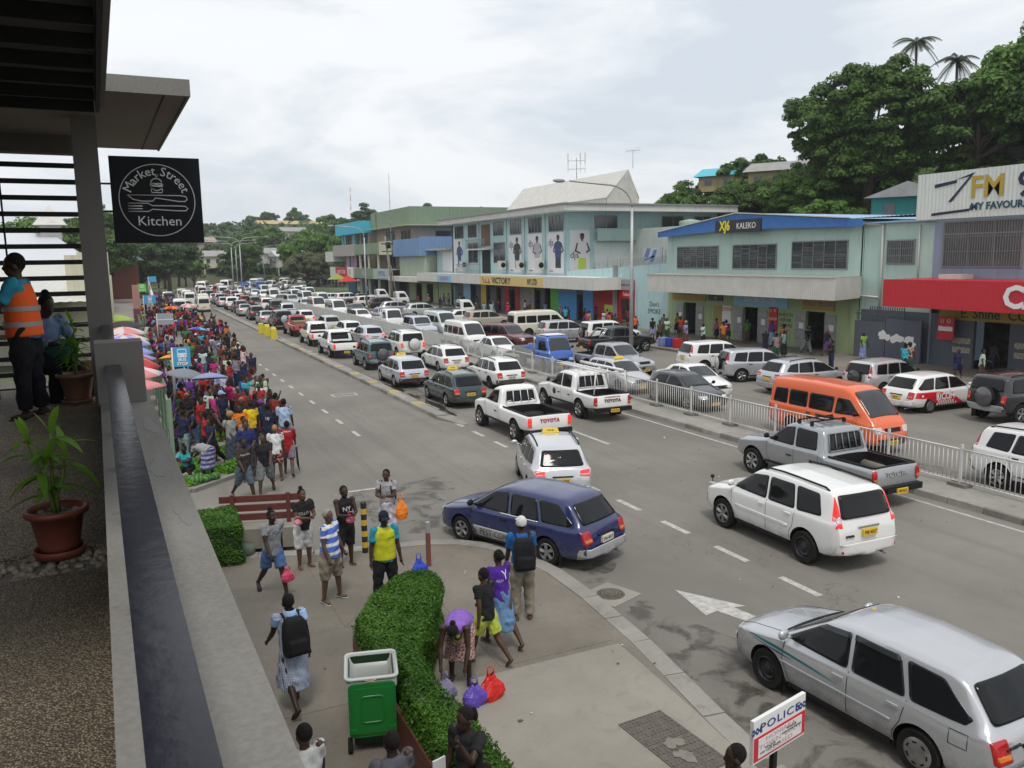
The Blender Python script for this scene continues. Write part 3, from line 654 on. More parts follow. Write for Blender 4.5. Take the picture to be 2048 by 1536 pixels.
   win_=[[(2.6, 1.45), (2.55, 2.2), (1.7, 2.2), (1.7, 1.45)], [(1.6, 1.45), (1.6, 2.2), (.3, 2.2), (.3, 1.45)], [(.2, 1.45), (.2, 2.2), (-1.1, 2.2), (-1.1, 1.45)], [(-1.2, 1.45), (-1.2, 2.2), (-2.9, 2.2), (-2.9, 1.45)]],
   wind=None, rearw=[(-.7, 1.5), (.7, 1.5), (.68, 2.2), (-.68, 2.2)], frontw=[(-.8, 1.4), (.8, 1.4), (.76, 2.3), (-.76, 2.3)], tail=[(.72, .75), (.88, .75), (.88, 1.1), (.72, 1.1)], head=[(.55, .75), (.82, .75), (.82, .95), (.55, .95)], plate=.7, bump=(.45, .7), seams=[], door=(), mirz=1.7),
 cab=dict(y0=.55, y1=2.35, ax=(1.55, -1.15), wr=.36, track=.74, r=.43, crown=.03, win=.05,
   prof=[(.55, 1.98), (.6, 2.03), (1.6, 2.03), (1.78, 1.96), (2.2, 1.22), (2.3, 1.05), (2.35, .7)], belt=[(.5, 1.18), (2.4, 1.14)], bot=[(.5, .46), (2.35, .42)],
   wl=[(.55, .82), (2.1, .82), (2.28, .78), (2.35, .7)], wt=[(.5, .70), (1.8, .68), (2.35, .66)],
   win_=[[(1.98, 1.25), (1.62, 1.76), (.92, 1.78), (.88, 1.2)]], wind=[(-.66, 2.19), (.66, 2.19), (.58, 1.82), (-.58, 1.82)], rearw=[(-.5, 1.3), (.5, 1.3), (.5, 1.75), (-.5, 1.75)],
   tail=None, head=[(.46, .68), (.72, .68), (.72, .84), (.46, .84)], plate=.56, bump=(.40, .60), seams=[[(.84, 1.15), (.84, .5)], [(1.98, 1.15), (1.9, .9)]], door=(1.0,), mirz=1.35),
)
SPECS['mini'] = dict(SPECS['sedan']); SPECS['mini'].update(y0=-1.85, ax=(1.25, -1.15),
   prof=[(-1.85, .60), (-1.82, .84), (-1.76, .92), (-1.35, 1.34), (-1.1, 1.39), (-.5, 1.41), (.02, 1.40), (.26, 1.34), (1.0, .95), (1.14, .92), (1.75, .81), (2.02, .71), (2.12, .58)],
   wl=[(-1.85, .68), (-1.7, .78), (-1.4, .83), (-.5, .845), (1.2, .84), (1.7, .80), (1.98, .71), (2.12, .58)],
   bot=[(-1.85, .32), (-1.6, .22), (1.8, .19), (2.1, .24)], rtop=False, rearw=[(-.58, .96), (.58, .96), (.5, 1.31), (-.5, 1.31)], wt=[(-1.85, .6), (-1.3, .58), (-.8, .61), (.2, .61), (1.0, .70), (2.1, .55)],
   win_=[[(.93, .93), (.34, 1.28), (-.16, 1.33), (-.22, .915)], [(-.30, .915), (-.25, 1.33), (-1.0, 1.28), (-1.35, .98), (-1.28, .92)]])
_car = {}
def car_parts(kind):
 """all shared part meshes of one kind of vehicle: name -> list of (mesh, extra)"""
 if kind in _car: return _car[kind]
 sp = SPECS[kind]; B = Body(sp); P = []
 ax = [a for a in sp['ax'] if sp['y0'] < a - .2]
 me = B.mesh(ax, sp['r'], sp.get('bed')); P.append(('body', me, 'paint'))
 for sg in (-1, 1):
  for w_ in sp['win_']: P.append(('side_window', setm(B.side(w_, sg).mesh(), M_glass), None))
  for s_ in sp['seams']: P.append(('door_seam', setm(B.seam(s_, sg).mesh(), M_trim), None))
  for yd in sp['door']:
   zz = B.sp['belt'][1][1] - .12; g = MB(); x = B.side_x(yd, zz); g.obox((sg * (x + .012), yd, zz), .03, .17, .035); P.append(('door_handle', setm(g.mesh(), M_trim), 'handle'))
  # mirror
  wm = sp['win_'][0][0]; ym = wm[0] - .1; x = B.side_x(ym, wm[1]); g = MB(); g.tube([(sg * (x - .02), ym, sp['mirz'] - .03), (sg * (x + .09), ym, sp['mirz'])], .02, 6)
  g.ball((sg * (x + .15), ym + .01, sp['mirz'] + .04), (.10, .05, .075), 10, 6); P.append(('wing_mirror', setm(g.mesh(), M_trim), 'mirror'))
  if sp['tail']:
   P.append(('tail_lamp', setm(B.end(sx(sp['tail'], sg), True, .01, span=.8).mesh(), M_red), 'tail'))
   t_ = sp['tail']; zc = (t_[0][1] + t_[2][1]) / 2; dz = (t_[2][1] - t_[0][1])
   am = [(t_[0][0] + .015, zc - dz * .34), (t_[1][0] - .02, zc - dz * .34), (t_[1][0] - .02, zc - dz * .12), (t_[0][0] + .015, zc - dz * .12)]
   P.append(('indicator_lens', setm(B.end(sx(am, sg), True, .016, span=.8).mesh(), M_amb if kind in ('wagon', 'sedan', 'fourwd', 'van', 'mini', 'pickups', 'pickupd') else M_lens), None))
  P.append(('head_lamp', setm(B.end(sx(sp['head'], sg), False, .008, span=.8).mesh(), M_lens), None))
 if sp.get('wind'): P.append(('windscreen', setm(B.top(sp['wind'], .014, n=6).mesh(), M_glass2), None))
 if sp.get('frontw'): P.append(('windscreen', setm(B.end(sp['frontw'], False, .01).mesh(), M_glass2), None))
 if sp.get('rtop'): P.append(('rear_window', setm(B.top(sp['rearw'], .01, n=6).mesh(), M_glass), None))
 elif sp.get('rearw'): P.append(('rear_window', setm(B.end(sp['rearw'], True, .028, n=6, wide=True).mesh(), M_glass), None))
 if sp.get('cabrear'):
  P.append(('cab_rear_window', setm(B.end(sp['cabrear'], True, .008, start=sp['cabstart'], span=.6, n=6, wide=True).mesh(), M_glass), None))
 z0, z1 = sp['bump']
 wfr, wre = .66, .78
 P.append(('front_bumper', B.end([(-wfr, z0), (wfr, z0), (wfr, z1 - .02), (-wfr, z1 - .02)], False, .035, span=.8, n=10, rnd=.05).mesh(), 'bumper'))
 if kind not in ('cab',):
  if kind.startswith('pickup'):
   g = MB(); y = sp['y0']; g.box(-.80, .80, y - .16, y + .05, z0, z1); g.box(-.5, .5, y - .19, y - .14, z0 + .02, z1 - .04)
   P.append(('rear_bumper', setm(g.mesh(), M_trim), 'stepbumper'))
  else:
   P.append(('rear_bumper', B.end([(-wre, z0), (wre, z0), (wre, z1), (-wre, z1)], True, .045, span=.8, n=10, rnd=.05).mesh(), 'bumper'))
 hz = (sp['head'][0][1] + sp['head'][2][1]) / 2
 P.append(('grille', setm(B.end([(-.34, hz - .07), (.34, hz - .07), (.36, hz + .06), (-.36, hz + .06)], False, .008, span=.8).mesh(), M_trim), None))
 if kind not in ('van', 'bus', 'cab'):
  yb, yf_ = sp['wind'][0][1] + .12, sp['y1'] - .14
  for sg in (-1, 1):
   g = MB(); pts = [(sg * (.66 - .10 * q), yb + (yf_ - yb) * q, 0) for q in np.linspace(0, 1, 9)]; g.tube([(x, y, B.top_z(y, x) + .001) for x, y, _ in pts], .005, 4); P.append(('bonnet_seam', setm(g.mesh(), M_trim), None))
  g = MB(); g.tube([(x, yb - .06, B.top_z(yb - .06, x) + .004) for x in np.linspace(-.6, .6, 9)], .018, 5); P.append(('wiper_cowl', setm(g.mesh(), M_trim), None))
 for sg in (-1, 1):
  g = MB(); zb_ = sp['bot'][1][1]; y_a, y_b = sp['ax'][1] + sp['r'] + .05, sp['ax'][0] - sp['r'] - .05
  if sp['y0'] < y_a - .1: g.box(*sorted((sg * (sp['track'] + .02), sg * (sp['track'] + .085))), y_a, y_b, zb_ + .005, zb_ + .07); P.append(('sill', setm(g.mesh(), M_trim), None))
  if kind in ('wagon', 'sedan', 'pickupd', 'pickups', 'fourwd'):
   for ya in sp['ax']: g = MB(); g.box(*sorted((sg * (sp['track'] - .1), sg * (sp['track'] + .1))), ya - sp['r'] - .005, ya - sp['r'] + .01, .09, sp['wr'] + .02); P.append(('mud_flap', setm(g.mesh(), M_trim), None))
 # number plates
 pz = sp['plate']; g = MB(); y = B.end_y(0, pz, True) if kind != 'cab' else -2.3
 off = .20 if kind.startswith('pickup') else .03
 if kind.startswith('pickup'): pz = z0 + .05
 g.box(-.19, .19, y - off - .012, y - off + .05, pz - .065, pz + .065); P.append(('number_plate', g.mesh(), 'plate')); rp = (y - off - .014, pz)
 g = MB(); yf = B.end_y(0, z0 + .1, False); g.box(-.19, .19, yf + .03, yf + .052, z0 + .04, z0 + .16); P.append(('number_plate', g.mesh(), 'plate')); fpz = (yf + .054, z0 + .1)
 if kind in ('wagon', 'hatch', 'suv', 'van'):
  g = MB(); rw = sp['rearw']; yb = B.end_y(.1, rw[0][1] + .03, True); ye = B.end_y(-.25, rw[0][1] + .10, True)
  g.tube([(.12, yb - .025, rw[0][1] + .01), (-.28, ye - .025, rw[0][1] + .09)], .010, 5); P.append(('wiper', setm(g.mesh(), M_trim), None))
 if kind == 'hatch' or kind == 'suv' or kind == 'wagon':
  g = MB(); yg = B.end_y(0, sp['plate'] + .12, True); g.box(-.28, .28, yg - .03, yg + .05, sp['plate'] + .095, sp['plate'] + .13); P.append(('tailgate_handle', setm(g.mesh(), M_chrome if kind == 'suv' else M_trim), None))
 g = MB(); g.tube([(.45, sp['y0'] + .25, z0 - .02), (.45, sp['y0'] - .05, z0 - .03)], .026, 8); 
 if kind != 'cab': P.append(('exhaust', setm(g.mesh(), M_trimg), None))
 _car[kind] = dict(parts=P, B=B, sp=sp, rp=rp, fp=fpz, y0=sp['y0'], y1=sp['y1'], far=None); return _car[kind]
def join_meshes(items):
 """items [(mesh, matrix or None)] joined into one mesh, keeping materials"""
 g = MB(); mats = []
 for me, Mx in items:
  idx = []
  for m_ in me.materials:
   if m_ not in mats: mats.append(m_)
   idx.append(mats.index(m_))
  vs = [(Mx @ v.co if Mx else v.co) for v in me.vertices]; o = len(g.v); g.v.extend([tuple(v) for v in vs])
  for p in me.polygons:
   g.f.append(tuple(i + o for i in p.vertices)); g.m.append(idx[p.material_index] if idx else 0); g.sm.append(p.use_smooth)
 me = g.mesh('joined', 40); setm(me, mats); return me
VEH_N = 0
def vehicle(kind, name, label, cat, x, y, head=0., color=(.7, .7, .7), metallic=False, group=None, rim='five', far=False, plate=None, taxi=False,
   bumper=None, lit=False, rails=None, spare_col=None, letters=None, mirror=None, scale=1., lower=None, z=0., rack=None, trim_handles=None):
 """x, y: middle of the wheelbase on the ground; head: degrees counter-clockwise from up-street"""
 global VEH_N; VEH_N += 1
 C = car_parts(kind); sp = C['sp']; B = C['B']
 t = thing(name, label, cat, (x, y, z), R(head), group); t.scale = (scale,) * 3
 pm = M_cars if metallic else M_car
 key = 'far'
 if far:
  if C['far'] is None:
   gl = [(m, None) for n, m, e in C['parts'] if 'window' in n or 'windscreen' in n]
   C['far'] = join_meshes(gl)
  obj_shared('body', C['parts'][0][1], t, color, pm)
  obj_shared('glazing', C['far'], t, color)
  for n, m, e in C['parts']:
   if n in ('tail_lamp', 'head_lamp', 'number_plate') or (n == 'rear_bumper' and e == 'stepbumper'):
    if e == 'plate': obj_shared(n, m, t, color, M_ply if plate != 'white' else M_plw)
    else: obj_shared(n, m, t, color, M_redlit if (lit and e == 'tail') else None)
 else:
  for n, m, e in C['parts']:
   mm = None; c = color
   if e == 'paint': mm = pm
   elif e == 'bumper': mm = pm; c = bumper if bumper is not None else color
   elif e == 'plate': mm = M_plw if plate and plate.startswith('~') else M_ply
   elif e == 'handle' or e == 'mirror': mm = M_trim if not trim_handles else pm
   elif e == 'tail' and lit: mm = M_redlit
   obj_shared(n, m, t, c, mm)
  if plate:
   s_ = plate.lstrip('~')
   wall_text('plate_number', s_, .105, (0, C['rp'][0], C['rp'][1]), '-y', M_ink, t, ext=.002, sx=.82)
   wall_text('plate_number', s_, .105, (0, C['fp'][0], C['fp'][1]), '+y', M_ink, t, ext=.002, sx=.82)
 for ia, ya in enumerate(sp['ax']):
  rs = rim if isinstance(rim, str) else rim[ia]; ty, rm = wheel_mesh(sp['wr'], .2 if sp['wr'] < .33 else .235, rs)
  for sg in (-1, 1):
   if far:
    k2 = ('far', sp['wr'], rs)
    if k2 not in _wheel: _wheel[k2] = join_meshes([(ty, None), (rm, None)])
    wo = obj_shared('wheel', _wheel[k2], t, color)
   else:
    wo = bpy.data.objects.new('wheel', None); COL.objects.link(wo); wo.parent = t; wo.empty_display_size = .05
    obj_shared('tyre', ty, wo, color); obj_shared('rim', rm, wo, color)
   wo.location = (sg * (sp['track'] + .005), ya, sp['wr']); wo.rotation_euler = (random.uniform(0, 6), 0, 0 if sg > 0 else math.pi)
 if sp.get('spare') or spare_col:
  g = MB(); c = (0.05, sp['y0'] - .11, 1.02 if sp['wr'] > .36 else .98); rr = sp['wr']
  g.lathe([(.0001, .11), (rr * .9, .11), (rr, .06), (rr, -.1)], 26, c=c, axis='y', mi=0)
  g2 = MB(); g2.lathe([(.0001, -.125), (rr * .55, -.12), (rr * .62, -.10), (rr * .95, -.1), (rr, -.06)], 26, c=c, axis='y')
  o = obj('spare_wheel', g, M_tyre, t); o2 = obj('spare_cover', g2, M_car, t, color=spare_col or (.08, .08, .085))
 if taxi:
  zt = B.top_z(-.1 if kind != 'van' else .5, 0); g = MB(); yc = .0
  g.add([(-.25, yc - .07, zt), (.25, yc - .07, zt), (.25, yc + .07, zt), (-.25, yc + .07, zt), (-.21, yc - .03, zt + .12), (.21, yc - .03, zt + .12), (.21, yc + .03, zt + .12), (-.21, yc + .03, zt + .12)],
              [(4, 5, 6, 7), (0, 1, 5, 4), (1, 2, 6, 5), (2, 3, 7, 6), (3, 0, 4, 7)])
  ts = obj('taxi_sign', g, M_taxi, t)
  wall_text('taxi_lettering', 'TAXI', .10, (0, yc - .056, zt + .06), Matrix.Rotation(R(18), 4, 'X') @ Matrix(((1, 0, 0, 0), (0, 0, -1, 0), (0, 1, 0, 0), (0, 0, 0, 1))), M_ink, ts, ext=.004)
 if rails:
  for sg in (-1, 1):
   ya, yb = rails; g = MB(); xx = interp(sp['wt'], 0) - .07
   pts = [(sg * xx, ya, B.top_z(ya, xx) - .005)] + [(sg * xx, ya + (yb - ya) * q, B.top_z(ya + (yb - ya) * q, xx) + .045) for q in (.06, .3, .5, .7, .94)] + [(sg * xx, yb, B.top_z(yb, xx) - .005)]
   g.tube(pts, .022, 6); obj('roof_rail', g, M_trim, t)
 if lower:      # two-tone lower band with a rubbing strip
  for sg in (-1, 1):
   y0, y1, za, zb = sp['ax'][1] + sp['r'] + .04, sp['ax'][0] - sp['r'] - .04, .25, .50
   obj('lower_panel', B.side([(y1, za), (y1, zb), (y0, zb), (y0, za)], sg, .010, n=12, rnd=.03), pm, t, color=lower)
 return t
def obj_shared(n, me, parent, color, m=None):
 o = bpy.data.objects.new(n, me); COL.objects.link(o); o.parent = parent; o.color = (*color[:3], 1)
 if m:
  if not me.materials: me.materials.append(m)
  o.material_slots[0].link = 'OBJECT'; o.material_slots[0].material = m
 return o
# ------------------------------------------------------------------ traffic
WHITE = (.74, .74, .72); SILVER = (.50, .51, .53); DSILVER = (.36, .37, .38); LAV = (.52, .54, .60); BLUE = (.012, .02, .095); GREEN = (.012, .035, .04); TEAL = (.04, .10, .115)
BLACK = (.012, .012, .014); ORANGE = (.72, .115, .02); NAVY = (.02, .025, .05); BEIGE = (.40, .36, .29); MAROON = (.10, .018, .022); CREAM = (.66, .64, .54); RED = (.35, .03, .03); TRUCKBLUE = (.03, .11, .42)
G1 = 'traffic queueing up the street'; G2 = 'traffic on the far side of the white railing'; G3 = 'vehicles parked in front of the shops'; G4 = 'far traffic'
V = vehicle
a = V('wagon', 'station_wagon', 'silver station wagon with teal side stripe, closest to the plaza kerb', 'car', 9.15, 7.75, 4, SILVER, True, G1, ('steel', 'cap'), plate='~MA·571', lower=None, trim_handles=True)
B_ = car_parts('wagon')['B']
for n_, poly, m_ in (('side_stripe', [(1.75, .73), (1.1, .76), (.3, .70), (-.05, .655), (.3, .675), (1.0, .71)], mat('stripe_teal', (.01, .14, .15), .4)), ('side_stripe', [(1.55, .69), (1.0, .685), (.75, .66), (1.0, .66)], mat('stripe_navy', (.02, .04, .12), .4))):
 obj(n_, B_.side(poly, -1, .004, rnd=.05, n=10), m_, a)
for w_ in ([(.44, 1.25), (.33, 1.325), (-.09, 1.37), (-.10, 1.30)], [(-.18, 1.31), (-.17, 1.375), (-.82, 1.37), (-.85, 1.30)]):
 obj('window_visor', B_.side(w_, -1, .03, rnd=.06), M_glass2, a)
obj('rubbing_strip', B_.side([(.95, .555), (.95, .585), (-.86, .585), (-.86, .555)], -1, .018, n=12, rnd=.05), M_cars, a, color=SILVER)
obj('fuel_flap', B_.seam([(-1.62, .66), (-1.62, .84), (-1.84, .84), (-1.84, .66), (-1.62, .66)], -1, .01), M_trim, a)
g = MB(); g.obox((.1, .15, B_.top_z(.15, .1) + .006), .09, .06, .006, .4); obj('fallen_leaf', g, mat('dry_leaf', (.45, .33, .12), .8), a)
wall_text('badge', 'L TOURING', .05, (-.5, -2.205, .80), '-y', M_tdark, a, ext=.012)
# blue wagon turning left
b = V('wagon', 'station_wagon', 'dark blue station wagon with silver lower panels turning into the side street', 'car', 7.85, 16.27, 24.5, BLUE, False, G1, 'five', plate='~MA·4817', bumper=(.42, .43, .44), lower=(.42, .43, .44))
me = text_mesh('PEST CONTROL', .2, .002, sx=.9)
me.transform(Matrix.Translation((-(B_.side_x(0, .4) + .014), 0, .385)) @ Matrix(((0, 0, -1, 0), (-1, 0, 0, 0), (0, 1, 0, 0), (0, 0, 0, 1)))); obj('side_lettering', me, M_tdark, b)
obj('window_trim', B_.side([(.1, .905), (.1, .918), (-1.0, .918), (-1.0, .905)], -1, .012, n=10, rnd=.05), M_chrome, b)
c = V('suv', 'suv', 'white four wheel drive with tall red tail lamps and black roof rails', 'car', 13.32, 13.8, -1, WHITE, False, G1, ('six', 'steel'), plate='MB·4057', lit=True, rails=(-1.75, .15), trim_handles=True)
wall_text('badge', 'X-TRAIL', .06, (-.5, -2.215, .80), '-y', M_tdark, c, ext=.02)
obj('rubbing_strip', car_parts('suv')['B'].side([(.84, .66), (.84, .72), (-.84, .72), (-.84, .66)], -1, .014, n=12, rnd=.05), M_car, c, color=WHITE)
g = MB(); g.ball((-.68, 1.95, 1.08), .05, 8, 6).tube([(-.68, 1.93, .95), (-.68, 1.95, 1.06)], .012, 5); obj('fender_mirror', g, M_trim, c)
for sg in (-1, 1):
 g = MB(); g.lathe([(.0001, -.01), (.035, -.01), (.035, .03)], 12, c=(sg * .68, -2.235, .50), axis='y'); obj('reflector', g, M_red, c)
def bars(t, y, zb, zt, wd, n=4, m=M_trimg):
 g = MB()
 for i in range(n + 1):
  x = -wd + 2 * wd * i / n; g.tube([(x, y - .02, zb), (x * .93, y + .09, zt)], .016, 6)
 g.tube([(-wd, y - .02, zb), (wd, y - .02, zb)], .018, 6); g.tube([(-wd * .93, y + .09, zt), (wd * .93, y + .09, zt)], .016, 6); obj('window_guard', g, m, t)
def liner(t, kind):
 x0, x1, y0, y1, z0, _ = SPECS[kind]['bed']; g = MB(); g.box(x0 - .05, x0 + .01, y0, y1, 1.05, 1.085).box(x1 - .01, x1 + .05, y0, y1, 1.05, 1.085).box(x0, x1, y0 - .05, y0 + .01, 1.05, 1.08)
 obj('bed_rail', g, M_trim, t)
def tailtext(t, s, m, y, z=.86, size=.17): wall_text('tailgate_lettering', s, size, (0, y - .013, z), '-y', m, t, ext=.008, bold=.006, spacing=1.1)
h = V('pickupd', 'pickup_truck', 'silver double cab pickup with black roof bars beside the railing island', 'pickup', 17.35, 17.15, 1, DSILVER, True, G1, 'six', plate='MB·0632', bumper=DSILVER)
bars(h, -1.12, 1.16, 1.62, .62, 5); liner(h, 'pickupd'); tailtext(h, 'TOYOTA', mat('lettering_silver', (.55, .55, .56), .4, .5), -2.72)
g = MB()
for y in (-.45, .0):
 g.tube([(-.62, y, 1.86), (.62, y, 1.86)], .022, 6)
 for x in (-.6, .6): g.box(x - .03, x + .03, y - .04, y + .04, 1.74, 1.87)
g.tube([(.1, -.55, 1.91), (.1, .1, 1.91)], .03, 6).tube([(-.25, -.55, 1.9), (-.25, .1, 1.9)], .025, 6); obj('roof_bars', g, M_trim, h)
g = MB(); g.tube([(.25, -2.2, .74), (.25, -1.5, .74)], [.13, .16], 8, squash=None); tag(obj('canvas_bundle', g, mat('canvas', (.16, .15, .12), .9, noise=(6, .6, (.09, .08, .07))), loc=(17.35, 17.15, .05), rz=R(1)), 'grey canvas bundle lying in the bed of the silver pickup', 'bundle')
g = MB(); g.lathe([(.0001, 0), (.13, 0), (.14, .03), (.14, .2), (.08, .26), (.035, .28), (.035, .32), (.0001, .32)], 14).obox((.05, 0, .29), .1, .03, .03); tag(obj('water_container', g, [mat('blue_plastic', (.02, .13, .42), .35)], loc=(16.95, 15.75, .64)), 'blue plastic container in the bed of the silver pickup', 'container')
t = V('hatch', 'taxi_wagon', 'silver taxi with TAXI roof sign behind the dark blue wagon', 'taxi', 10.6, 20.3, -19, (.58, .59, .61), True, G1, 'five', plate='ME·6798', taxi=True, lit=True, rails=(-1.4, .1), scale=.97, trim_handles=True)
for (x, z), m_ in (((-.42, 1.36), M_tred), ((-.45, 1.16), M_white)):
 g = MB(); yy = car_parts('hatch')['B'].end_y(x, z, True); g.lathe([(.0001, -.016), (.045, -.016), (.045, 0)], 12, c=(x, yy, z), axis='y'); obj('window_sticker', g, m_, t)
p1 = V('pickups', 'pickup_truck', 'white single cab pickup with red tailgate lettering and black tray liner', 'pickup', 12.98, 27.55, 0, WHITE, False, G1, 'five', plate='MA·9303', lit=True)
bars(p1, -.40, 1.14, 1.62, .62, 4, M_white); liner(p1, 'pickups'); tailtext(p1, 'TOYOTA', M_tred, -2.66)
ty_, rm_ = wheel_mesh(.38, .235, 'steel'); sw = thing('spare_wheel', 'spare wheel lying flat in the tray of the white single cab pickup', 'wheel', (13.1, 26.4, .76)); sw.rotation_euler = (0, -math.pi / 2, 0); obj_shared('tyre', ty_, sw, WHITE); obj_shared('rim', rm_, sw, WHITE)
p2 = V('pickupd', 'pickup_truck', 'white double cab pickup carrying a ladder rack with dark tailgate lettering', 'pickup', 17.05, 30.1, 0, WHITE, False, G1, 'five', plate='MA·9303')
bars(p2, -1.12, 1.16, 1.62, .6, 4, M_white); liner(p2, 'pickupd'); tailtext(p2, 'TOYOTA', M_tdark, -2.72, .83); wall_text('tailgate_lettering', 'NO PASSENGERS IN TRAY', .06, (0, -2.735, .98), '-y', M_tred, p2, ext=.006)
g = MB()
for y in (-2.55, -1.25):
 for sg in (-1, 1): g.tube([(sg * .74, y, 1.05), (sg * .66, y, 1.92)], .03, 6)
 g.tube([(-.72, y, 1.92), (.72, y, 1.92)], .03, 6)
obj('ladder_rack', g, M_white, p2)
g = MB()
for x in (-.5, -.1): g.tube([(x, -2.75, 1.98), (x, .9, 1.98)], .03, 6)
for i in range(13): g.tube([(-.5, -2.6 + i * .28, 1.98), (-.1, -2.6 + i * .28, 1.98)], .016, 5)
lad = tag(obj('ladder', g, M_white, loc=(17.05, 30.1, 0)), 'white ladder lying on the rack of the white double cab pickup', 'ladder')
g = MB(); g.tube([(.42, -2.8, 2.0), (.42, .5, 2.0)], .055, 10); tag(obj('pipe', g, M_white, loc=(17.05, 30.1, 0)), 'white plastic pipe carried on the ladder rack beside the ladder', 'pipe')
g = MB(); g.lathe([(.0001, -.006), (.13, -.006), (.13, .01)], 20, axis='x', c=(-.878, .5, .86)); obj('door_emblem', g, M_tdark, p2)
V('wagon', 'taxi_wagon', 'dark green taxi wagon with yellow roof sign and roof rack', 'taxi', 13.27, 34.95, 0, GREEN, False, G1, 'five', plate='MA·1094', taxi=True, rails=(-1.4, .1))
w3 = V('wagon', 'station_wagon', 'white station wagon with a roof rack beside the railing', 'car', 16.98, 38.7, 0, WHITE, False, G1, 'steel', plate='~MA·3041', bumper=(.03, .03, .03), rails=(-1.45, .1))
V('wagon', 'taxi_wagon', 'pale silver taxi wagon with yellow sign, ahead of the dark green taxi', 'taxi', 12.97, 41.65, 0, LAV, True, G1, 'five', plate='MB·0145', taxi=True, bumper=(.03, .03, .035))
V('wagon', 'station_wagon', 'white station wagon with red tail lamps next to the pale silver taxi', 'car', 16.85, 45.8, 0, WHITE, False, G1, 'cap', plate='~MA·2231', rails=(-1.0, .1))
te = V('fourwd', 'suv', 'teal and grey off-roader with black spare wheel cover', 'car', 13.45, 49.0, 0, TEAL, False, G1, 'five', plate='MA·7718', bumper=(.25, .26, .26), rails=(-1.7, .1), scale=.93)
V('fourwd', 'suv', 'white off-roader with white spare wheel cover in the right lane', 'car', 16.7, 53.1, 0, WHITE, False, G1, 'five', plate='MA·5520', spare_col=(.6, .6, .6), rails=(-1.7, .1), lit=True)
na = V('pickupd', 'pickup_truck', 'white double cab pickup with black sports bar, nearest the yellow barriers', 'pickup', 13.05, 56.6, 0, WHITE, False, G1, 'six', plate='MB·2210', lit=True); liner(na, 'pickupd')
g = MB(); g.tube([(-.72, -1.95, 1.06), (-.66, -1.35, 1.62), (.66, -1.35, 1.62), (.72, -1.95, 1.06)], .04, 8); obj('sports_bar', g, M_trim, na)
V('hatch', 'car', 'silver crossover between the white off-roader and white wagon', 'car', 16.6, 61.6, 0, LAV, True, G1, 'five', plate='MB·118', lit=True)
ro = V('pickupd', 'pickup_truck', 'white pickup with chrome roll bar behind the red truck', 'pickup', 13.4, 65.2, 0, WHITE, False, G1, 'six', lit=True); liner(ro, 'pickupd')
g = MB(); g.tube([(-.70, -1.75, 1.06), (-.64, -1.3, 1.66), (.64, -1.3, 1.66), (.70, -1.75, 1.06)], .035, 8); obj('roll_bar', g, M_chrome, ro)
V('wagon', 'station_wagon', 'white wagon in the right lane beside the chrome roll bar pickup', 'car', 16.9, 69.0, 0, WHITE, False, G1, 'steel', plate='~M·4', far=True)
V('pickups', 'pickup_truck', 'red single cab truck loaded in the tray', 'pickup', 13.7, 74.3, 0, RED, False, G1, 'steel', far=True)
tag(obj('crate_load', MB().box(-.6, .6, -2.3, -.7, .66, 1.3), mat('load_brown', (.2, .13, .07), .9, noise=(5, .7, (.3, .22, .14))), loc=(13.7, 74.3, 0)), 'brown boxed load in the tray of the red truck', 'load')
V('wagon', 'station_wagon', 'silver wagon in the right lane beside the red truck', 'car', 17.0, 76.8, 0, SILVER, True, G1, 'steel', far=True)
V('fourwd', 'suv', 'black off-roader with silver spare wheel cover by the yellow barriers', 'car', 13.6, 82.2, 0, BLACK, False, G1, 'five', spare_col=(.4, .42, .44), far=True)
far_l = [('sedan', SILVER, 88.6), ('hatch', BLACK, 97), ('sedan', SILVER, 104.7), ('hatch', NAVY, 112.0), ('pickupd', WHITE, 119.8), ('wagon', SILVER, 128.5), ('suv', DSILVER, 136), ('sedan', WHITE, 144), ('suv', BLACK, 152), ('wagon', WHITE, 160.5), ('van', CREAM, 169)]
far_r = [('wagon', WHITE, 87), ('pickupd', SILVER, 96.5), ('pickupd', BLACK, 104.5), ('suv', WHITE, 114), ('hatch', BLACK, 123), ('wagon', RED, 131.5), ('wagon', WHITE, 140), ('suv', DSILVER, 148.5), ('hatch', BLACK, 157), ('van', WHITE, 166)]
CN = {WHITE: 'white', SILVER: 'silver', DSILVER: 'grey', BLACK: 'black', NAVY: 'dark blue', CREAM: 'cream', RED: 'red', LAV: 'pale silver', GREEN: 'dark green', BEIGE: 'beige', MAROON: 'maroon', TEAL: 'teal', BLUE: 'blue', TRUCKBLUE: 'bright blue', ORANGE: 'orange'}
KN = dict(wagon=('station_wagon', 'station wagon', 'car'), sedan=('sedan', 'sedan', 'car'), hatch=('crossover', 'crossover', 'car'), suv=('suv', 'four wheel drive', 'car'), fourwd=('suv', 'boxy off-roader', 'car'), pickupd=('pickup_truck', 'double cab pickup', 'pickup'), pickups=('pickup_truck', 'single cab pickup', 'pickup'), van=('van', 'minibus van', 'van'), bus=('bus', 'bus', 'bus'), mini=('hatchback', 'hatchback', 'car'), cab=('truck', 'truck', 'truck'))
ORD = ['first', 'second', 'third', 'fourth', 'fifth', 'sixth', 'seventh', 'eighth', 'ninth', 'tenth', 'eleventh', 'twelfth', 'thirteenth', 'fourteenth', 'fifteenth', 'sixteenth', 'seventeenth', 'eighteenth', 'nineteenth', 'twentieth']
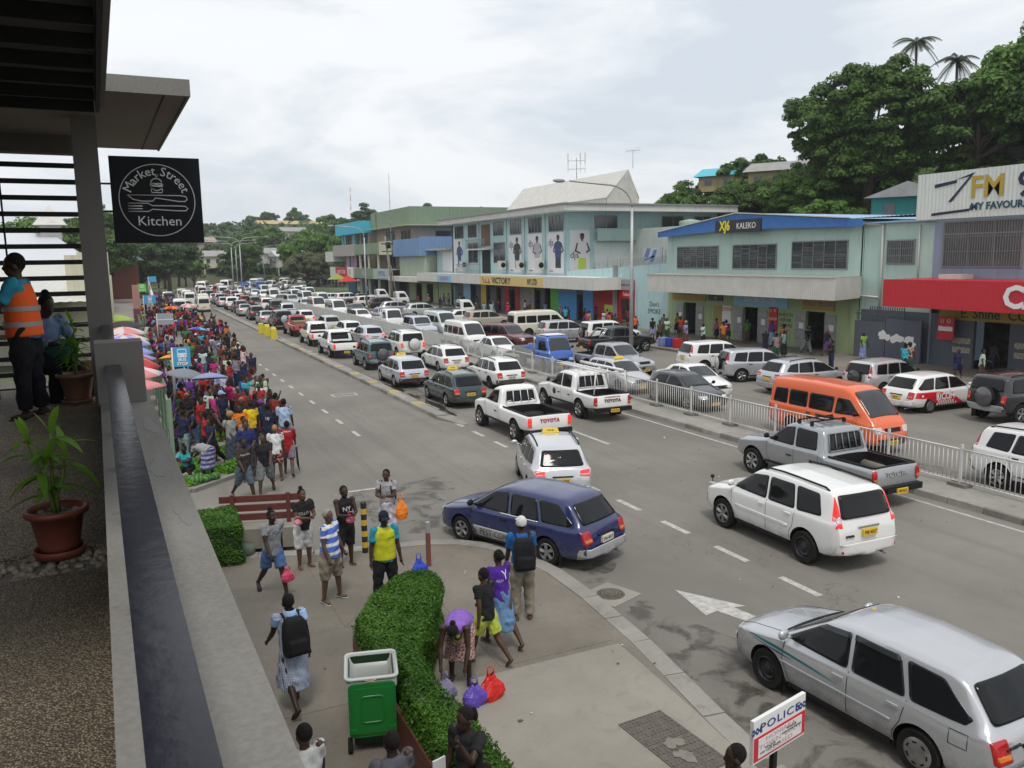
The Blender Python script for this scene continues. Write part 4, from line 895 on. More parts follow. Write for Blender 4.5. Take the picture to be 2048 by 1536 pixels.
def lane(cars, x, head, where, first=None, jx=.25, grp=G4):
 met = (SILVER, DSILVER, LAV)
 for i, (k, c_, y) in enumerate(cars):
  n, wd, cat = KN[k]; xx = x(y) if callable(x) else x
  lab = f"{CN[c_]} {wd}, {ORD[i]} vehicle {where}"
  V(k, n, lab, cat, xx + random.uniform(-jx, jx), y, head + random.uniform(-2, 2), c_, c_ in met, grp, random.choice(['five', 'steel', 'cap']), far=True, lit=(head == 0 and random.random() < .45), plate=random.choice([None, 'white']))
lane(far_l, 13.4, 0, 'up the left lane beyond the yellow barriers')
lane(far_r, 16.85, 0, 'up the right lane beyond the red truck')
# kerbside minibuses beside the market
for i, (x, y, k, c_, lab) in enumerate([(9.45, 117.5, 'van', CREAM, 'cream minibus driving away past the end of the traffic island'), (10.3, 127.5, 'van', CREAM, 'cream minibus just ahead of the leading cream minibus'), (6.3, 112, 'van', WHITE, 'white minibus stopped among the market crowd'),
  (9.2, 137, 'van', WHITE, 'white minibus, third in the kerbside row'), (9.3, 147, 'van', WHITE, 'white minibus, fourth in the kerbside row'), (9.2, 156, 'van', CREAM, 'cream minibus at the far end of the kerbside row'), (6.6, 142, 'fourwd', BLACK, 'black off-roader parked past the market crowd'), (6.7, 149, 'pickupd', WHITE, 'white pickup parked past the black off-roader')]):
 V(k, KN[k][0], lab, KN[k][2], x, y, random.uniform(-2, 2), c_, False, 'vehicles by the market', 'steel', far=True)
V('sedan', 'sedan', 'white car poking out of the driveway behind the white minibus', 'car', 7.6, 121, -80, WHITE, False, 'vehicles by the market', 'steel', far=True)
# far side of the railing, coming towards us
f = V('suv', 'suv', 'white estate with black lower cladding and roof bars behind the near railing', 'car', 21.85, 12.9, 180, WHITE, False, G2, 'six', rails=(-1.75, .15), lower=(.02, .02, .022), bumper=(.02, .02, .022))
ov = V('van', 'minibus', 'bright orange high roof minibus behind the railing', 'van', 21.95, 20.75, 180, ORANGE, False, G2, 'steel', plate='MA·6602', bumper=(.03, .03, .032))
V('mini', 'hatchback', 'black hatchback with pale sunshade behind the railing', 'car', 21.75, 29.1, 180, BLACK, False, G2, 'five', plate='MA·118')
V('sedan', 'sedan', 'white sedan with open front beside the black hatchback', 'car', 23.75, 31.1, 178, WHITE, False, G2, 'cap', plate='MB·301')
V('wagon', 'taxi_wagon', 'silver taxi wagon behind the railing next to the ladder pickup', 'taxi', 21.7, 34.3, 180, SILVER, True, G2, 'steel', taxi=True)
sh = V('pickupd', 'pickup_truck', 'silver double cab pickup facing the camera by the street lamp', 'pickup', 24.1, 38.3, 187, DSILVER, True, G2, 'five', plate='MB·8851'); liner(sh, 'pickupd')
# blue flat-bed truck
def truck(name, label, x, y, head, col, bedcol, grp, far=False, load=None, boxed=None):
 t = V('cab', name, label, 'truck', x, y, head, col, False, grp, 'steel', bumper=(.05, .05, .055), far=far)
 g = MB(); g.box(-.42, .42, -2.3, .7, .5, .66); g.box(-.85, .85, -2.45, .45, .72, .80); obj('chassis', g, M_trim, t)
 if boxed:
  g = MB(); g.box(-.88, .88, -2.5, .42, .8, 2.35); obj('cargo_box', g, M_car, t, color=boxed)
 else:
  g = MB(); g.box(-.87, -.83, -2.45, .42, .8, 1.16).box(.83, .87, -2.45, .42, .8, 1.16).box(-.83, .83, -2.49, -2.45, .8, 1.16); obj('drop_side', g, M_car, t, color=bedcol)
  g = MB()
  for sg in (-.78, .78): g.tube([(sg, .46, .8), (sg, .46, 1.95)], .03, 6)
  g.tube([(-.78, .46, 1.95), (.78, .46, 1.95)], .03, 6).tube([(-.78, .46, 1.5), (.78, .46, 1.5)], .025, 6); obj('headboard', g, M_car, t, color=bedcol)
 return t
bt = truck('flatbed_truck', 'bright blue cab-over truck with white roof and drop-side tray behind the railing', 21.95, 42.9, 180, TRUCKBLUE, (.3, .33, .3), G2)
g = MB(); g.box(-.6, .6, .7, 1.65, 2.055, 2.09); obj('roof_panel', g, M_white, bt)
g = MB(); g.ball((0, 0, 1.0), (.6, .7, .35), 12, 8); tag(obj('tarpaulin', g, mat('blue_tarp', (.03, .06, .28), .5, noise=(4, .5, (.06, .1, .36))), loc=(21.95, 44.2, 0)), 'crumpled blue tarpaulin in the tray of the blue truck', 'tarpaulin')
V('sedan', 'sedan', 'white sedan behind the railing ahead of the blue truck', 'car', 21.7, 48.9, 180, WHITE, False, G2, 'cap')
V('van', 'minibus', 'white high roof minibus facing the camera behind the railing', 'van', 21.95, 55, 180, WHITE, False, G2, 'steel')
V('fourwd', 'suv', 'maroon off-roader in the second lane facing the camera', 'car', 24.5, 53.2, 196, MAROON, False, G2, 'five')
V('sedan', 'taxi', 'grey taxi half hidden behind the white high roof minibus', 'taxi', 24.1, 59.5, 184, DSILVER, True, G2, 'cap', taxi=True)
V('fourwd', 'suv', 'pale silver off-roader behind the railing facing the camera', 'car', 22.0, 65.2, 180, LAV, True, G2, 'five', far=True)
V('van', 'minibus', 'pale green minibus with reflecting windscreen next to the pale silver off-roader', 'van', 24.4, 66.8, 180, (.55, .6, .58), False, G2, 'steel', far=True)
truck('box_truck', 'small white truck facing the camera with wide dark windscreen', 21.9, 74, 180, WHITE, WHITE, G2, True)
V('sedan', 'sedan', 'dark blue sedan beside the small white truck', 'car', 24.4, 76, 180, NAVY, False, G2, 'cap', far=True)
lane([('wagon', WHITE, 84), ('van', WHITE, 95), ('van', CREAM, 104), ('sedan', SILVER, 113), ('suv', SILVER, 122), ('sedan', BLACK, 130), ('van', WHITE, 139), ('wagon', WHITE, 149), ('sedan', WHITE, 158), ('wagon', SILVER, 168)], 21.9, 180, 'coming down the railing lane beyond the white truck')
lane([('sedan', DSILVER, 86), ('sedan', GREEN, 96), ('sedan', SILVER, 108), ('van', WHITE, 117), ('van', WHITE, 126), ('van', WHITE, 135), ('wagon', WHITE, 145), ('suv', WHITE, 156), ('van', WHITE, 166)], 24.9, 180, 'coming down the second lane beyond the dark blue sedan')
truck('flatbed_truck', 'bright blue truck coming down the far carriageway', 22.3, 176, 180, TRUCKBLUE, TRUCKBLUE, G4, True, boxed=TRUCKBLUE)
V('bus', 'bus', 'bright blue bus facing the camera in the far traffic', 'bus', 25.2, 176, 181, TRUCKBLUE, False, G4, 'steel', far=True)
# parked nose-in
r4 = V('suv', 'suv', 'silver off-roader with silver spare wheel cover parked nose-in', 'car', 29.5, 33.1, -110, SILVER, True, G3, 'five', spare_col=SILVER, scale=.96)
V('suv', 'suv', 'white four wheel drive with sunroof parked behind the silver off-roader', 'car', 29.9, 36.9, -100, WHITE, False, G3, 'five')
V('hatch', 'crossover', 'silver people carrier parked between two silver off-roaders', 'car', 28.8, 29.3, -92, SILVER, True, G3, 'five', rails=(-1.4, .1))
V('suv', 'suv', 'pale silver off-roader behind the orange minibus', 'car', 31.5, 26.9, -88, (.55, .55, .54), True, G3, 'steel', spare_col=(.03, .03, .03), scale=.95)
rc = V('wagon', 'station_wagon', 'white company wagon with red and white checker lettering', 'car', 30.2, 23.4, -90, WHITE, False, G3, 'cap', plate='MB·77', scale=1.03, trim_handles=True)
M_rc = mat('livery_red', (.55, .015, .03), .35)
obj('livery_panel', B_.side([(-2.0, .85), (-2.05, .64), (-1.66, .60), (-1.5, .64), (-.75, .26), (.0, .26), (.65, .30), (.2, .55), (-.8, .83)], 1, .006, n=10, rnd=.02), M_rc, rc)
for i in range(9):
 for j in range(3):
  y = -.9 + i * .13 + (j % 2) * .065
  if y < .3 - j * .25: obj('checker', B_.side([(y, .28 + j * .09), (y + .065, .28 + j * .09), (y + .065, .37 + j * .09), (y, .37 + j * .09)], 1, .010, n=1, rnd=.01, rings=(1, .5)), M_white, rc)
me = text_mesh('RICOH', .33, .002, bold=.008); 
me.transform(Matrix.Translation((B_.side_x(-.5, .66) + .016, -.48, .62)) @ Matrix.Rotation(R(-4), 4, 'Y') @ Matrix(((0, 0, 1, 0), (1, 0, 0, 0), (0, 1, 0, 0), (0, 0, 0, 1)))); obj('livery_lettering', me, M_white, rc)
V('fourwd', 'suv', 'dark green off-roader with grey bumper parked at the edge of the view', 'car', 31.2, 20.2, -94, (.012, .016, .018), False, G3, 'five', bumper=(.33, .34, .35), rails=(-1.7, .1))
V('van', 'minibus', 'white low roof minibus parked nose-in by the blue shop front', 'van', 30.9, 61.0, -92, CREAM, False, G3, 'steel', scale=1.05)
V('suv', 'suv', 'silver four wheel drive parked next to the white low roof minibus', 'car', 30.5, 55.6, -98, SILVER, True, G3, 'five')
V('fourwd', 'suv', 'white four wheel drive parked next to the black pickup', 'car', 32.0, 51.8, -95, WHITE, False, G3, 'five')
bp = V('pickupd', 'pickup_truck', 'black double cab pickup with chrome sports bar parked nose-in', 'pickup', 30.3, 47.8, -92, BLACK, False, G3, 'five'); liner(bp, 'pickupd')
g = MB()
for sg in (-.06, .06): g.tube([(-.70, -1.9 + sg, 1.06), (-.62, -1.35 + sg, 1.64), (.62, -1.35 + sg, 1.64), (.70, -1.9 + sg, 1.06)], .03, 8)
obj('sports_bar', g, M_chrome, bp)
for k, c_, x, y, hd, lab in [('suv', BEIGE, 30.4, 70.6, -92, 'beige four wheel drive parked in front of the red doorway'), ('sedan', WHITE, 30.4, 77.2, -90, 'white sedan parked behind the beige four wheel drive'), ('hatch', (.45, .48, .46), 30.6, 89.4, -90, 'silver green crossover parked by the leaning pole'), ('hatch', DSILVER, 29.6, 95.6, -96, 'grey crossover parked under the far street lamp'),
  ('suv', BLACK, 30.6, 104, -92, 'black four wheel drive parked among white ones'), ('suv', WHITE, 30.2, 110, -90, 'white four wheel drive parked beside the black one'), ('pickupd', BLACK, 31.2, 117, -92, 'black pickup parked in the far row'), ('suv', WHITE, 30.6, 123, -90, 'white four wheel drive near the end of the parked row'), ('wagon', WHITE, 30, 129, -90, 'white wagon parked near the red awning'), ('sedan', BLACK, 29.5, 137, -120, 'black sedan parked beyond the white wagon'), ('van', WHITE, 28.6, 143, 180, 'white minibus standing under the far tree'), ('van', WHITE, 28.4, 152, 180, 'white minibus behind the one under the far tree')]:
 n, wd, cat = KN[k]; V(k, n, lab, cat, x, y, hd, c_, c_ in (DSILVER,), G3, random.choice(['five', 'cap']), far=True)
truck('flatbed_truck', 'white flat-bed truck parked nose-in with its cab towards the shops', 32.2, 84, -92, WHITE, (.12, .12, .13), G3, True)
truck('flatbed_truck', 'white truck parked beyond the leaning pole', 34.0, 112.5, -95, WHITE, WHITE, G3, True)
truck('flatbed_truck', 'white truck parked near the red awning', 34.5, 124, -95, WHITE, WHITE, G3, True)
truck('box_truck', 'green and grey box truck parked below the turquoise building', 30.5, 158, 170, (.5, .5, .48), WHITE, G3, True, boxed=(.02, .12, .08))
# queue bending away in the distance
bend = [(15.5, 176), (17, 186), (19.5, 196), (23, 206), (27.5, 215.5), (33, 224.5), (39, 233), (45.5, 241), (53, 249), (61, 256.5)]
fk = ['van', 'sedan', 'wagon', 'bus', 'suv', 'van', 'wagon', 'van', 'suv', 'sedan']
nbr = 0
for li, off in enumerate((-1.6, 1.8, 6.2, 9.6, 13)):
 for i, (x, y) in enumerate(bend):
  if random.random() < .12: continue
  x1_, y1_ = bend[min(i + 1, 9)]; x0_, y0_ = bend[max(i - 1, 0)]; hx, hy = x1_ - x0_, y1_ - y0_; Ln = math.hypot(hx, hy); hx, hy = hx / Ln, hy / Ln
  k = fk[(i * 3 + li * 7) % 10]; c_ = random.choice([WHITE, WHITE, WHITE, SILVER, CREAM, DSILVER, BLACK, RED])
  n, wd, cat = KN[k]
  if k == 'bus': c_ = WHITE
  ro_ = ['left queue', 'middle queue', 'inner oncoming lane', 'outer oncoming lane', 'shop-side lane'][li]
  V(k, n, f"{CN[c_]} {wd}, {ORD[i]} of the {ro_} where the street bends away", cat, x + hy * off, y - hx * off + random.uniform(-1, 1), math.degrees(math.atan2(-hx, hy)) + (180 if li > 1 else 0), c_, c_ in (SILVER, DSILVER), G4, 'steel', far=True)
# ------------------------------------------------------------------ shops and other buildings
def wallmat(name, c, dark=.35, streak=True):
 dark = min(.95, dark * 1.35)
 def f(t, b, tcn, L):
  v = tcn.outputs['Object']; d_ = tuple(x * .45 + .02 for x in c)
  k = mixc(t, ramp(t, noise(t, v, .6, L, 6, .65), .4, .7, L, 0, .4), c, tuple(x * .8 for x in c), L)
  mp_ = nnode(t, 'ShaderNodeMapping'); mp_.inputs['Scale'].default_value = (2.2, 2.2, .16); L(v, mp_.inputs[0])
  k = mixc(t, ramp(t, noise(t, mp_.outputs[0], 1.2, L, 6, .7), .52, .78, L, 0, dark), k, d_, L)
  k = mixc(t, ramp(t, noise(t, v, 5, L, 7, .75), .58, .75, L, 0, dark * .8), k, d_, L)
  L(k, b.inputs['Base Color']); b.inputs['Roughness'].default_value = .85
  bp = nnode(t, 'ShaderNodeBump', Strength=.15, Distance=.02); L(noise(t, v, 8, L, 5), bp.inputs['Height']); L(bp.outputs[0], b.inputs['Normal'])
 return mat(name, build=f)
W_aqua = wallmat('wall_aqua', (.43, .58, .52)); W_turq = wallmat('wall_turquoise', (.42, .59, .60), .5); W_lime = wallmat('wall_lime', (.34, .43, .23), .6); W_bluegrey = wallmat('wall_bluegrey', (.24, .31, .40))
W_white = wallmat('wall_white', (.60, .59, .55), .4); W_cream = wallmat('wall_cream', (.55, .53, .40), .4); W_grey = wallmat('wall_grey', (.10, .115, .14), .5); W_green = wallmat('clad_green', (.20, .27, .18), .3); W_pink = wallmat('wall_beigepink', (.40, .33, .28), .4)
W_blue = wallmat('clad_blue', (.16, .27, .46), .3); W_sage = wallmat('clad_sage', (.38, .44, .34), .35); W_tq2 = wallmat('wall_bright_turquoise', (.06, .42, .56), .3); W_stain = wallmat('wall_stained', (.36, .50, .46), .95)
M_corr = mat('corrugated_zinc', (.46, .45, .42), .5, .3, noise=(1.5, .6, (.33, .31, .28)))
M_corrp = mat('corrugated_pale', (.56, .55, .51), .55, noise=(1.2, .55, (.42, .40, .36)))
M_corrb = mat('corrugated_blue', (.035, .14, .40), .55, noise=(2, .3, (.05, .2, .5)))
M_corrlb = mat('corrugated_light_blue', (.33, .47, .66), .4)
M_redsign = mat('sign_red', (.50, .012, .025), .5, noise=(2, .4, (.42, .01, .02)))
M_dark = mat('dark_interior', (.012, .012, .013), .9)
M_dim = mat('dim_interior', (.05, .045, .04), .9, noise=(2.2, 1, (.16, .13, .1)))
M_winframe = mat('window_frame', (.22, .23, .23), .5); M_pane = mat('window_pane', (.03, .036, .042), .08, spec=.7, noise=(.8, .8, (.09, .1, .11)))
M_blade = mat('louvre_blade', (.14, .15, .16), .25, spec=.7, noise=(3, .8, (.05, .05, .055))); M_pipe = mat('pvc_pipe', (.62, .61, .57), .5)
M_yel = mat('sign_yellow', (.62, .40, .04), .55); M_yel2 = mat('sign_pale_yellow', (.62, .47, .16), .55); M_lblue = mat('sign_light_blue', (.25, .47, .66), .5); M_signblack = mat('sign_black', (.01, .011, .018), .4)
M_fabric = mat('poster_white', (.66, .66, .66), .6); M_ylime = mat('sign_lime', (.45, .6, .05), .5); M_green = mat('sign_green', (.10, .42, .05), .5)
M_roller = mat('roller_door', (.26, .25, .24), .55, noise=(1, .4, (.18, .17, .16))); M_skinp = mat('poster_skin', (.10, .045, .025), .6); M_ptee = mat('poster_tee', (.03, .035, .04), .6); M_pblue = mat('poster_blue', (.03, .06, .2), .6); M_plime = mat('poster_lime', (.45, .6, .08), .6); M_pstripe = mat('poster_grey', (.4, .4, .4), .6)
M_shutter = mat('galvanised_door', (.34, .35, .36), .5, .2, noise=(4, .7, (.22, .21, .2)))
def xwin(par, X, y0, y1, z0, z1, n=4, blades=False, guard=False, pane=None):
 """window on a wall that faces the street (-X); y0 < y1"""
 g = MB(); t_ = .07
 for a in ((y0 - t_, y1 + t_, z0 - t_, z0), (y0 - t_, y1 + t_, z1, z1 + t_), (y0 - t_, y0, z0, z1), (y1, y1 + t_, z0, z1)): g.box(X - .06, X + .02, *a)
 fr = obj('window', g, M_winframe, par)
 obj('pane', MB().box(X - .02, X + .01, y0, y1, z0, z1), pane or M_pane, fr)
 g = MB()
 for i in range(1, n): y = y0 + (y1 - y0) * i / n; g.box(X - .055, X - .021, y - .025, y + .025, z0, z1)
 if n > 1: obj('mullion', g, M_winframe, fr)
 if blades:
  g = MB(); k = int((z1 - z0) / .15)
  for i in range(k):
   z = z0 + (i + .5) * (z1 - z0) / k; 
   for j in range(n):
    if random.random() < .9: g.obox((X - .05, y0 + (y1 - y0) * (j + .5) / n, z), .09, (y1 - y0) / n - .06, .012, ry=R(random.choice([35, 35, 30, 60])))
  o = obj('louvre_blades', g, M_blade, fr); o['kind'] = 'stuff'
 if guard:
  g = MB()
  for i in range(int((y1 - y0) / .14) + 1): y = y0 + i * .14; g.box(X - .10, X - .085, y, y + .02, z0, z1)
  for z in np.linspace(z0, z1, 4): g.box(X - .102, X - .082, y0, y1, z - .012, z + .012)
  o = obj('security_bars', g, M_winframe, fr); o['kind'] = 'stuff'
 return fr
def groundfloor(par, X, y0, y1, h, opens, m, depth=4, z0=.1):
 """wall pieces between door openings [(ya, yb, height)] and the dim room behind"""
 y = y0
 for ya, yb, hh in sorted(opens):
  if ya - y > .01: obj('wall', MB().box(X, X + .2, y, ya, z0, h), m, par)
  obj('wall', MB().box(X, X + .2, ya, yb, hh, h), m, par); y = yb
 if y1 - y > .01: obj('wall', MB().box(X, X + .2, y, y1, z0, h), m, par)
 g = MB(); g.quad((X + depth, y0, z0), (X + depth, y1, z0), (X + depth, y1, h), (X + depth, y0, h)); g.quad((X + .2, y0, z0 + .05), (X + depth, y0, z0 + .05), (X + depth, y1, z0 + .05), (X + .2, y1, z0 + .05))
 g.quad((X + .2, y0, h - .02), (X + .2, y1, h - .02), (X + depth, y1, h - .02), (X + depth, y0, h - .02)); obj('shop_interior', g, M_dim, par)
def folded_doors(par, X, ya, yb, h):
 """pair of galvanised door leaves folded back against the wall"""
 for s_, y in ((-1, ya), (1, yb)):
  g = MB(); w_ = .95; a, b_ = sorted((y, y + s_ * w_)); g.box(X - .05, X - .012, a, b_, .2, h)
  o = obj('door', g, M_shutter, par); g = MB()
  for z in (.75, 1.35, 1.95): g.box(X - .066, X - .05, a, b_, z - .03, z + .03)
  obj('door_rail', g, M_winframe, o)
  obj('notice', MB().box(X - .072, X - .067, a + .15, a + .55, 1.45, 1.85), M_white, o)
X = 41.0
# --- aqua shop with blue gable
b = thing('shop_building', 'two storey aqua shop with blue corrugated gable fascia and louvred windows', 'building', (0, 0, 0))
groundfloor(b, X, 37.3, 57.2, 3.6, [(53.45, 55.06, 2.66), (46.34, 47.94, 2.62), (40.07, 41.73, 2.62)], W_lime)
obj('upper_wall', MB().box(X, X + .25, 37.3, 57.2, 3.6, 8.0), W_aqua, b)
obj('gable_wall', MB().add([(X + .02, 57.2, 8), (X + .02, 37.3, 8), (X + .02, 37.3, 8.3), (X + .02, 48.1, 9.2), (X + .02, 57.2, 8.2)], [(0, 1, 2, 3, 4)]), W_aqua, b)
obj('side_wall', MB().box(X, 58, 37.25, 37.4, 0, 8.3), W_aqua, b); obj('side_wall', MB().box(X, 58, 57.2, 57.35, 0, 8.0), W_aqua, b)
for y0, y1, z0, z1, n in ((50.9, 55.95, 5.42, 7.03, 6), (44.72, 49.16, 5.42, 7.05, 5), (38.47, 43.16, 5.45, 7.15, 5)): xwin(b, X, y0, y1, z0, z1, n, True)
g = MB(); Xf = 40.3; k = 150; tops = [(57.8, 8.26), (48.1, 9.28), (37.7, 8.44), (36.76, 8.40)]; bots = [(57.8, 7.87), (48.1, 8.2), (36.76, 7.95)]
vs = []
for i in range(2 * k + 1):
 y = 57.8 + (36.76 - 57.8) * i / (2 * k); zt = np.interp(-y, [-q[0] for q in tops], [q[1] for q in tops]); zb = np.interp(-y, [-q[0] for q in bots], [q[1] for q in bots]); xx = Xf - (.025 if i % 2 else 0)
 vs += [(xx, y, zb), (xx, y, zt)]
g.add(vs, [(2 * i, 2 * i + 1, 2 * i + 3, 2 * i + 2) for i in range(2 * k)]); obj('gable_fascia', g, M_corrb, b)
g = MB()
for (ya, za), (yb, zb) in ((tops[0], tops[1]), (tops[1], tops[2])): g.corr((Xf - .1, ya, za + .03), (0, yb - ya, zb - za), (19, 0, 0), .3, .03)
g.corr((Xf + .3, 37.6, 8.47), (0, -5.3, 0), (18, 0, .4), .3, .03); obj('roof', g, M_corrlb, b)
obj('ridge_flashing', MB().box(Xf - .12, Xf - .06, 37.7, 48.1, 9.30, 9.36) if False else MB().add([(Xf - .1, 57.8, 8.30), (Xf - .1, 48.1, 9.32), (Xf - .1, 37.7, 8.48), (Xf - .1, 37.7, 8.54), (Xf - .1, 48.1, 9.39), (Xf - .1, 57.8, 8.36), (Xf + .1, 57.8, 8.36), (Xf + .1, 48.1, 9.39), (Xf + .1, 37.7, 8.54)], [(0, 1, 4, 5), (1, 2, 3, 4), (5, 4, 7, 6), (4, 3, 8, 7)]), M_corrp, b)
sg_ = obj('sign_board', MB().add([(40.2, 50.32, 8.02), (40.2, 45.44, 7.92), (40.2, 45.44, 8.86), (40.2, 50.32, 8.89), (40.26, 50.32, 8.02), (40.26, 45.44, 7.92), (40.26, 45.44, 8.86), (40.26, 50.32, 8.89)], [(0, 1, 2, 3), (0, 3, 7, 4), (1, 5, 6, 2), (3, 2, 6, 7), (0, 4, 5, 1)]), M_signblack, b)
wall_text('sign_lettering', 'XJ6', .95, (40.19, 49.25, 8.45), '-x', mat('letter_yellow', (.70, .62, .02), .5), sg_, ext=.006, bold=.03, sx=.82); wall_text('sign_lettering', 'KALEKO', .60, (40.19, 46.95, 8.40), '-x', M_white, sg_, ext=.006, sx=.9)
# verandah box over the footpath
g = MB(); g.corr((37.5, 55.2, 3.66), (0, -19.2, 0), (0, 0, 1.3), .16, .02, nrm=Vector((-1, 0, 0))); g.corr((37.5, 36.0, 3.66), (3.5, 1.3, 0), (0, 0, 1.3), .16, .02); obj('awning_fascia', g, M_corrp, b)
g = MB(); g.prism([(37.52, 36.05), (41, 37.35), (41, 57.2), (37.52, 55.2)], 3.68, 3.74); g.prism([(37.45, 35.98), (41, 37.3), (41, 57.2), (37.45, 55.25)], 4.95, 5.0); obj('awning', g, M_corr, b)
for ya, yb in ((53.45, 55.06), (46.34, 47.94), (40.07, 41.73)): folded_doors(b, X, ya, yb, 2.5)
obj('door', MB().box(X - .04, X + .01, 50.35, 51.25, .15, 2.6), mat('door_mustard', (.32, .24, .05), .6), b)
wall_text('notice_lettering', 'OPEN', .42, (X - .05, 49.75, 2.35), '-x', M_redsign, obj('notice_board', MB().box(X - .04, X, 49.25, 50.25, 1.1, 2.62), M_white, b), ext=.004)
wall_text('notice_lettering', 'XJ6', .4, (X - .05, 49.75, 1.45), '-x', mat('letter_blue', (.05, .25, .5), .5), b, ext=.004)
def board(par, y0, y1, z0, z1, m, txt='', size=.4, tm=None, X_=X - .06, **k):
 o = obj('sign_board', MB().box(X_ - .03, X_ + .05, y0, y1, z0, z1), m, par)
 if txt: wall_text('sign_lettering', txt, size, (X_ - .036, (y0 + y1) / 2, (z0 + z1) / 2), '-x', tm or M_tdark, o, ext=.004, **k)
 return o
board(b, 52.2, 56.5, 2.85, 3.5, mat('sign_ochre', (.36, .25, .06), .7), ''); board(b, 50.2, 51.9, 2.95, 3.4, M_signblack, 'XJ6', .3, M_yel)
board(b, 43.4, 48.9, 2.7, 3.62, M_lblue, 'ELECTRICAL LTD', .42, M_white); board(b, 39.3, 42.0, 2.75, 3.5, mat('sign_ochre2', (.40, .26, .05), .7), 'LUCKY ISLAND', .38, mat('letter_blue2', (.04, .12, .35), .6))
board(b, 44.35, 45.15, 1.1, 2.75, M_redsign, 'TOPUP', .26, M_white); wall_text('sign_lettering', 'U  O', .3, (X - .1, 44.75, 2.5), '-x', M_white, b, ext=.004)
wall_text('wall_lettering', 'WATCH\nREPAIR\nCENTRE', .36, (X - .012, 43.6, 1.9), '-x', M_tdark, b, ext=.004)
g = MB(); g.tube([(40.93, 35.81, 3.0), (40.93, 35.81, 8.0), (40.93, 36.3, 8.05), (40.8, 36.9, 8.1)], .07, 8); g.tube([(40.93, 35.81, 3.75), (40.93, 37.4, 3.8)], .06, 8); g.tube([(40.95, 33.3, 4.6), (40.95, 33.3, 7.9)], .04, 6); obj('downpipe', g, M_pipe, b)
# recessed aqua wall beside it
b2 = thing('annex_building', 'plain aqua wall with barred window and white downpipe between two shops', 'building')
obj('wall', MB().box(X + .02, X + .3, 32.3, 37.2, 3.0, 8.1), W_aqua, b2); obj('lower_wall', MB().box(X + .02, X + .3, 31.9, 37.2, 0, 3.0), W_grey, b2); xwin(b2, X + .02, 33.65, 35.46, 5.77, 7.05, 2, False, True)
obj('eave', MB().box(X - .25, X + 3, 32.3, 37.2, 8.1, 8.2), M_corrlb, b2)
gt = thing('yard_gate', 'dark grey steel yard gate with torn poster and spiked railing above', 'gate')
obj('gate_leaf', MB().box(X - .6, X - .5, 32.4, 34.8, .15, 2.55), W_grey, gt); obj('gate_leaf', MB().box(X - .6, X - .5, 34.85, 37.1, .15, 2.35), W_grey, gt)
g = MB()
for i in range(22): y = 33.6 + i * .16; g.box(X - .57, X - .53, y, y + .05, 2.4, 3.25 - (.25 if i > 15 else 0))
g.box(X - .56, X - .52, 33.6, 37.1, 2.75, 2.82); o = obj('spiked_railing', g, W_grey, gt); o['kind'] = 'stuff'
g = MB()
for q in range(3): g.add([(X - .606, y, z) for y, z in [(b_[0], b_[1]) for b_ in blob(33.1 + q * .9, 1.35 + .1 * q, .4, .28, 18, seed=70 + q)]], [tuple(range(17, -1, -1))])
obj('torn_poster', g, M_white, gt)
# --- radio sign building
b3 = thing('shop_building', 'blue-grey shop with large radio billboard, barred windows and red canopy', 'building')
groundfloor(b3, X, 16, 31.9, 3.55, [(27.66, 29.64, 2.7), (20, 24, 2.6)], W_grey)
obj('upper_wall', MB().box(X, X + .3, 16, 32.3, 3.55, 8.3), W_bluegrey, b3); obj('side_wall', MB().box(X, 56, 32.3, 32.4, 0, 8.3), W_bluegrey, b3); obj('roof', MB().box(X, 56, 16, 32.4, 8.3, 8.4), M_corr, b3)
xwin(b3, X, 27.34, 31.75, 5.6, 7.95, 3, False, True); xwin(b3, X, 21, 26.5, 5.6, 7.95, 4, False, True)
g = MB(); g.box(X - .075, X - .05, 27.34, 31.75, 7.28, 7.36); obj('transom', g, M_winframe, b3)
bb = obj('billboard', MB().corr((39.5, 32.42, 8.1), (0, -12, 0), (0, 0, 2.4), .22, .02, nrm=Vector((-1, 0, 0))).box(39.55, 39.75, 20.4, 32.42, 8.1, 10.5), wallmat('billboard_white', (.62, .66, .62), .3), b3)
g = MB()
for pts in ([(31.35, 9.9), (30.05, 10.05), (30.05, 9.9), (31.33, 9.72)], [(30.15, 10.05), (29.05, 10.35), (30.3, 8.95), (30.5, 8.95), (29.35, 10.16)], [(31.45, 8.42), (29.25, 8.55), (29.2, 8.75), (29.05, 8.6), (29.3, 8.42), (31.45, 8.28)]):
 g.add([(39.46, y, z) for y, z in pts], [tuple(range(len(pts)))])
obj('sign_lettering', g, mat('letter_navy', (.012, .012, .05), .6), bb)
wall_text('sign_lettering', 'FM', 1.5, (39.46, 28.35, 9.55), '-x', mat('letter_gold', (.42, .30, .03), .6), bb, ext=.006, bold=.03); wall_text('sign_lettering', '99.5', 1.7, (39.46, 25.35, 9.5), '-x', MATS['letter_navy'], bb, ext=.006, bold=.03)
wall_text('sign_lettering', 'MY FAVOURITE STATION', .50, (39.46, 26.35, 8.62), '-x', mat('letter_teal', (.01, .06, .10), .6), bb, ext=.006, bold=.016)
cn = obj('canopy_fascia', MB().corr((37.5, 32.62, 3.5), (0, -16, 0), (0, 0, 1.46), .14, .015, nrm=Vector((-1, 0, 0))).box(37.53, 41, 16.6, 32.6, 3.52, 3.58).box(37.53, 41, 16.6, 32.6, 4.9, 4.95).box(37.53, 41, 32.55, 32.62, 3.52, 4.94), M_redsign, b3)
wall_text('sign_lettering', 'CAMERA', 1.45, (37.46, 22.9, 4.2), '-x', M_white, cn, ext=.006, bold=.05)
obj('air_conditioner', MB().box(39.6, 40.6, 29.6, 30.9, 4.96, 5.2), M_corrp, b3)
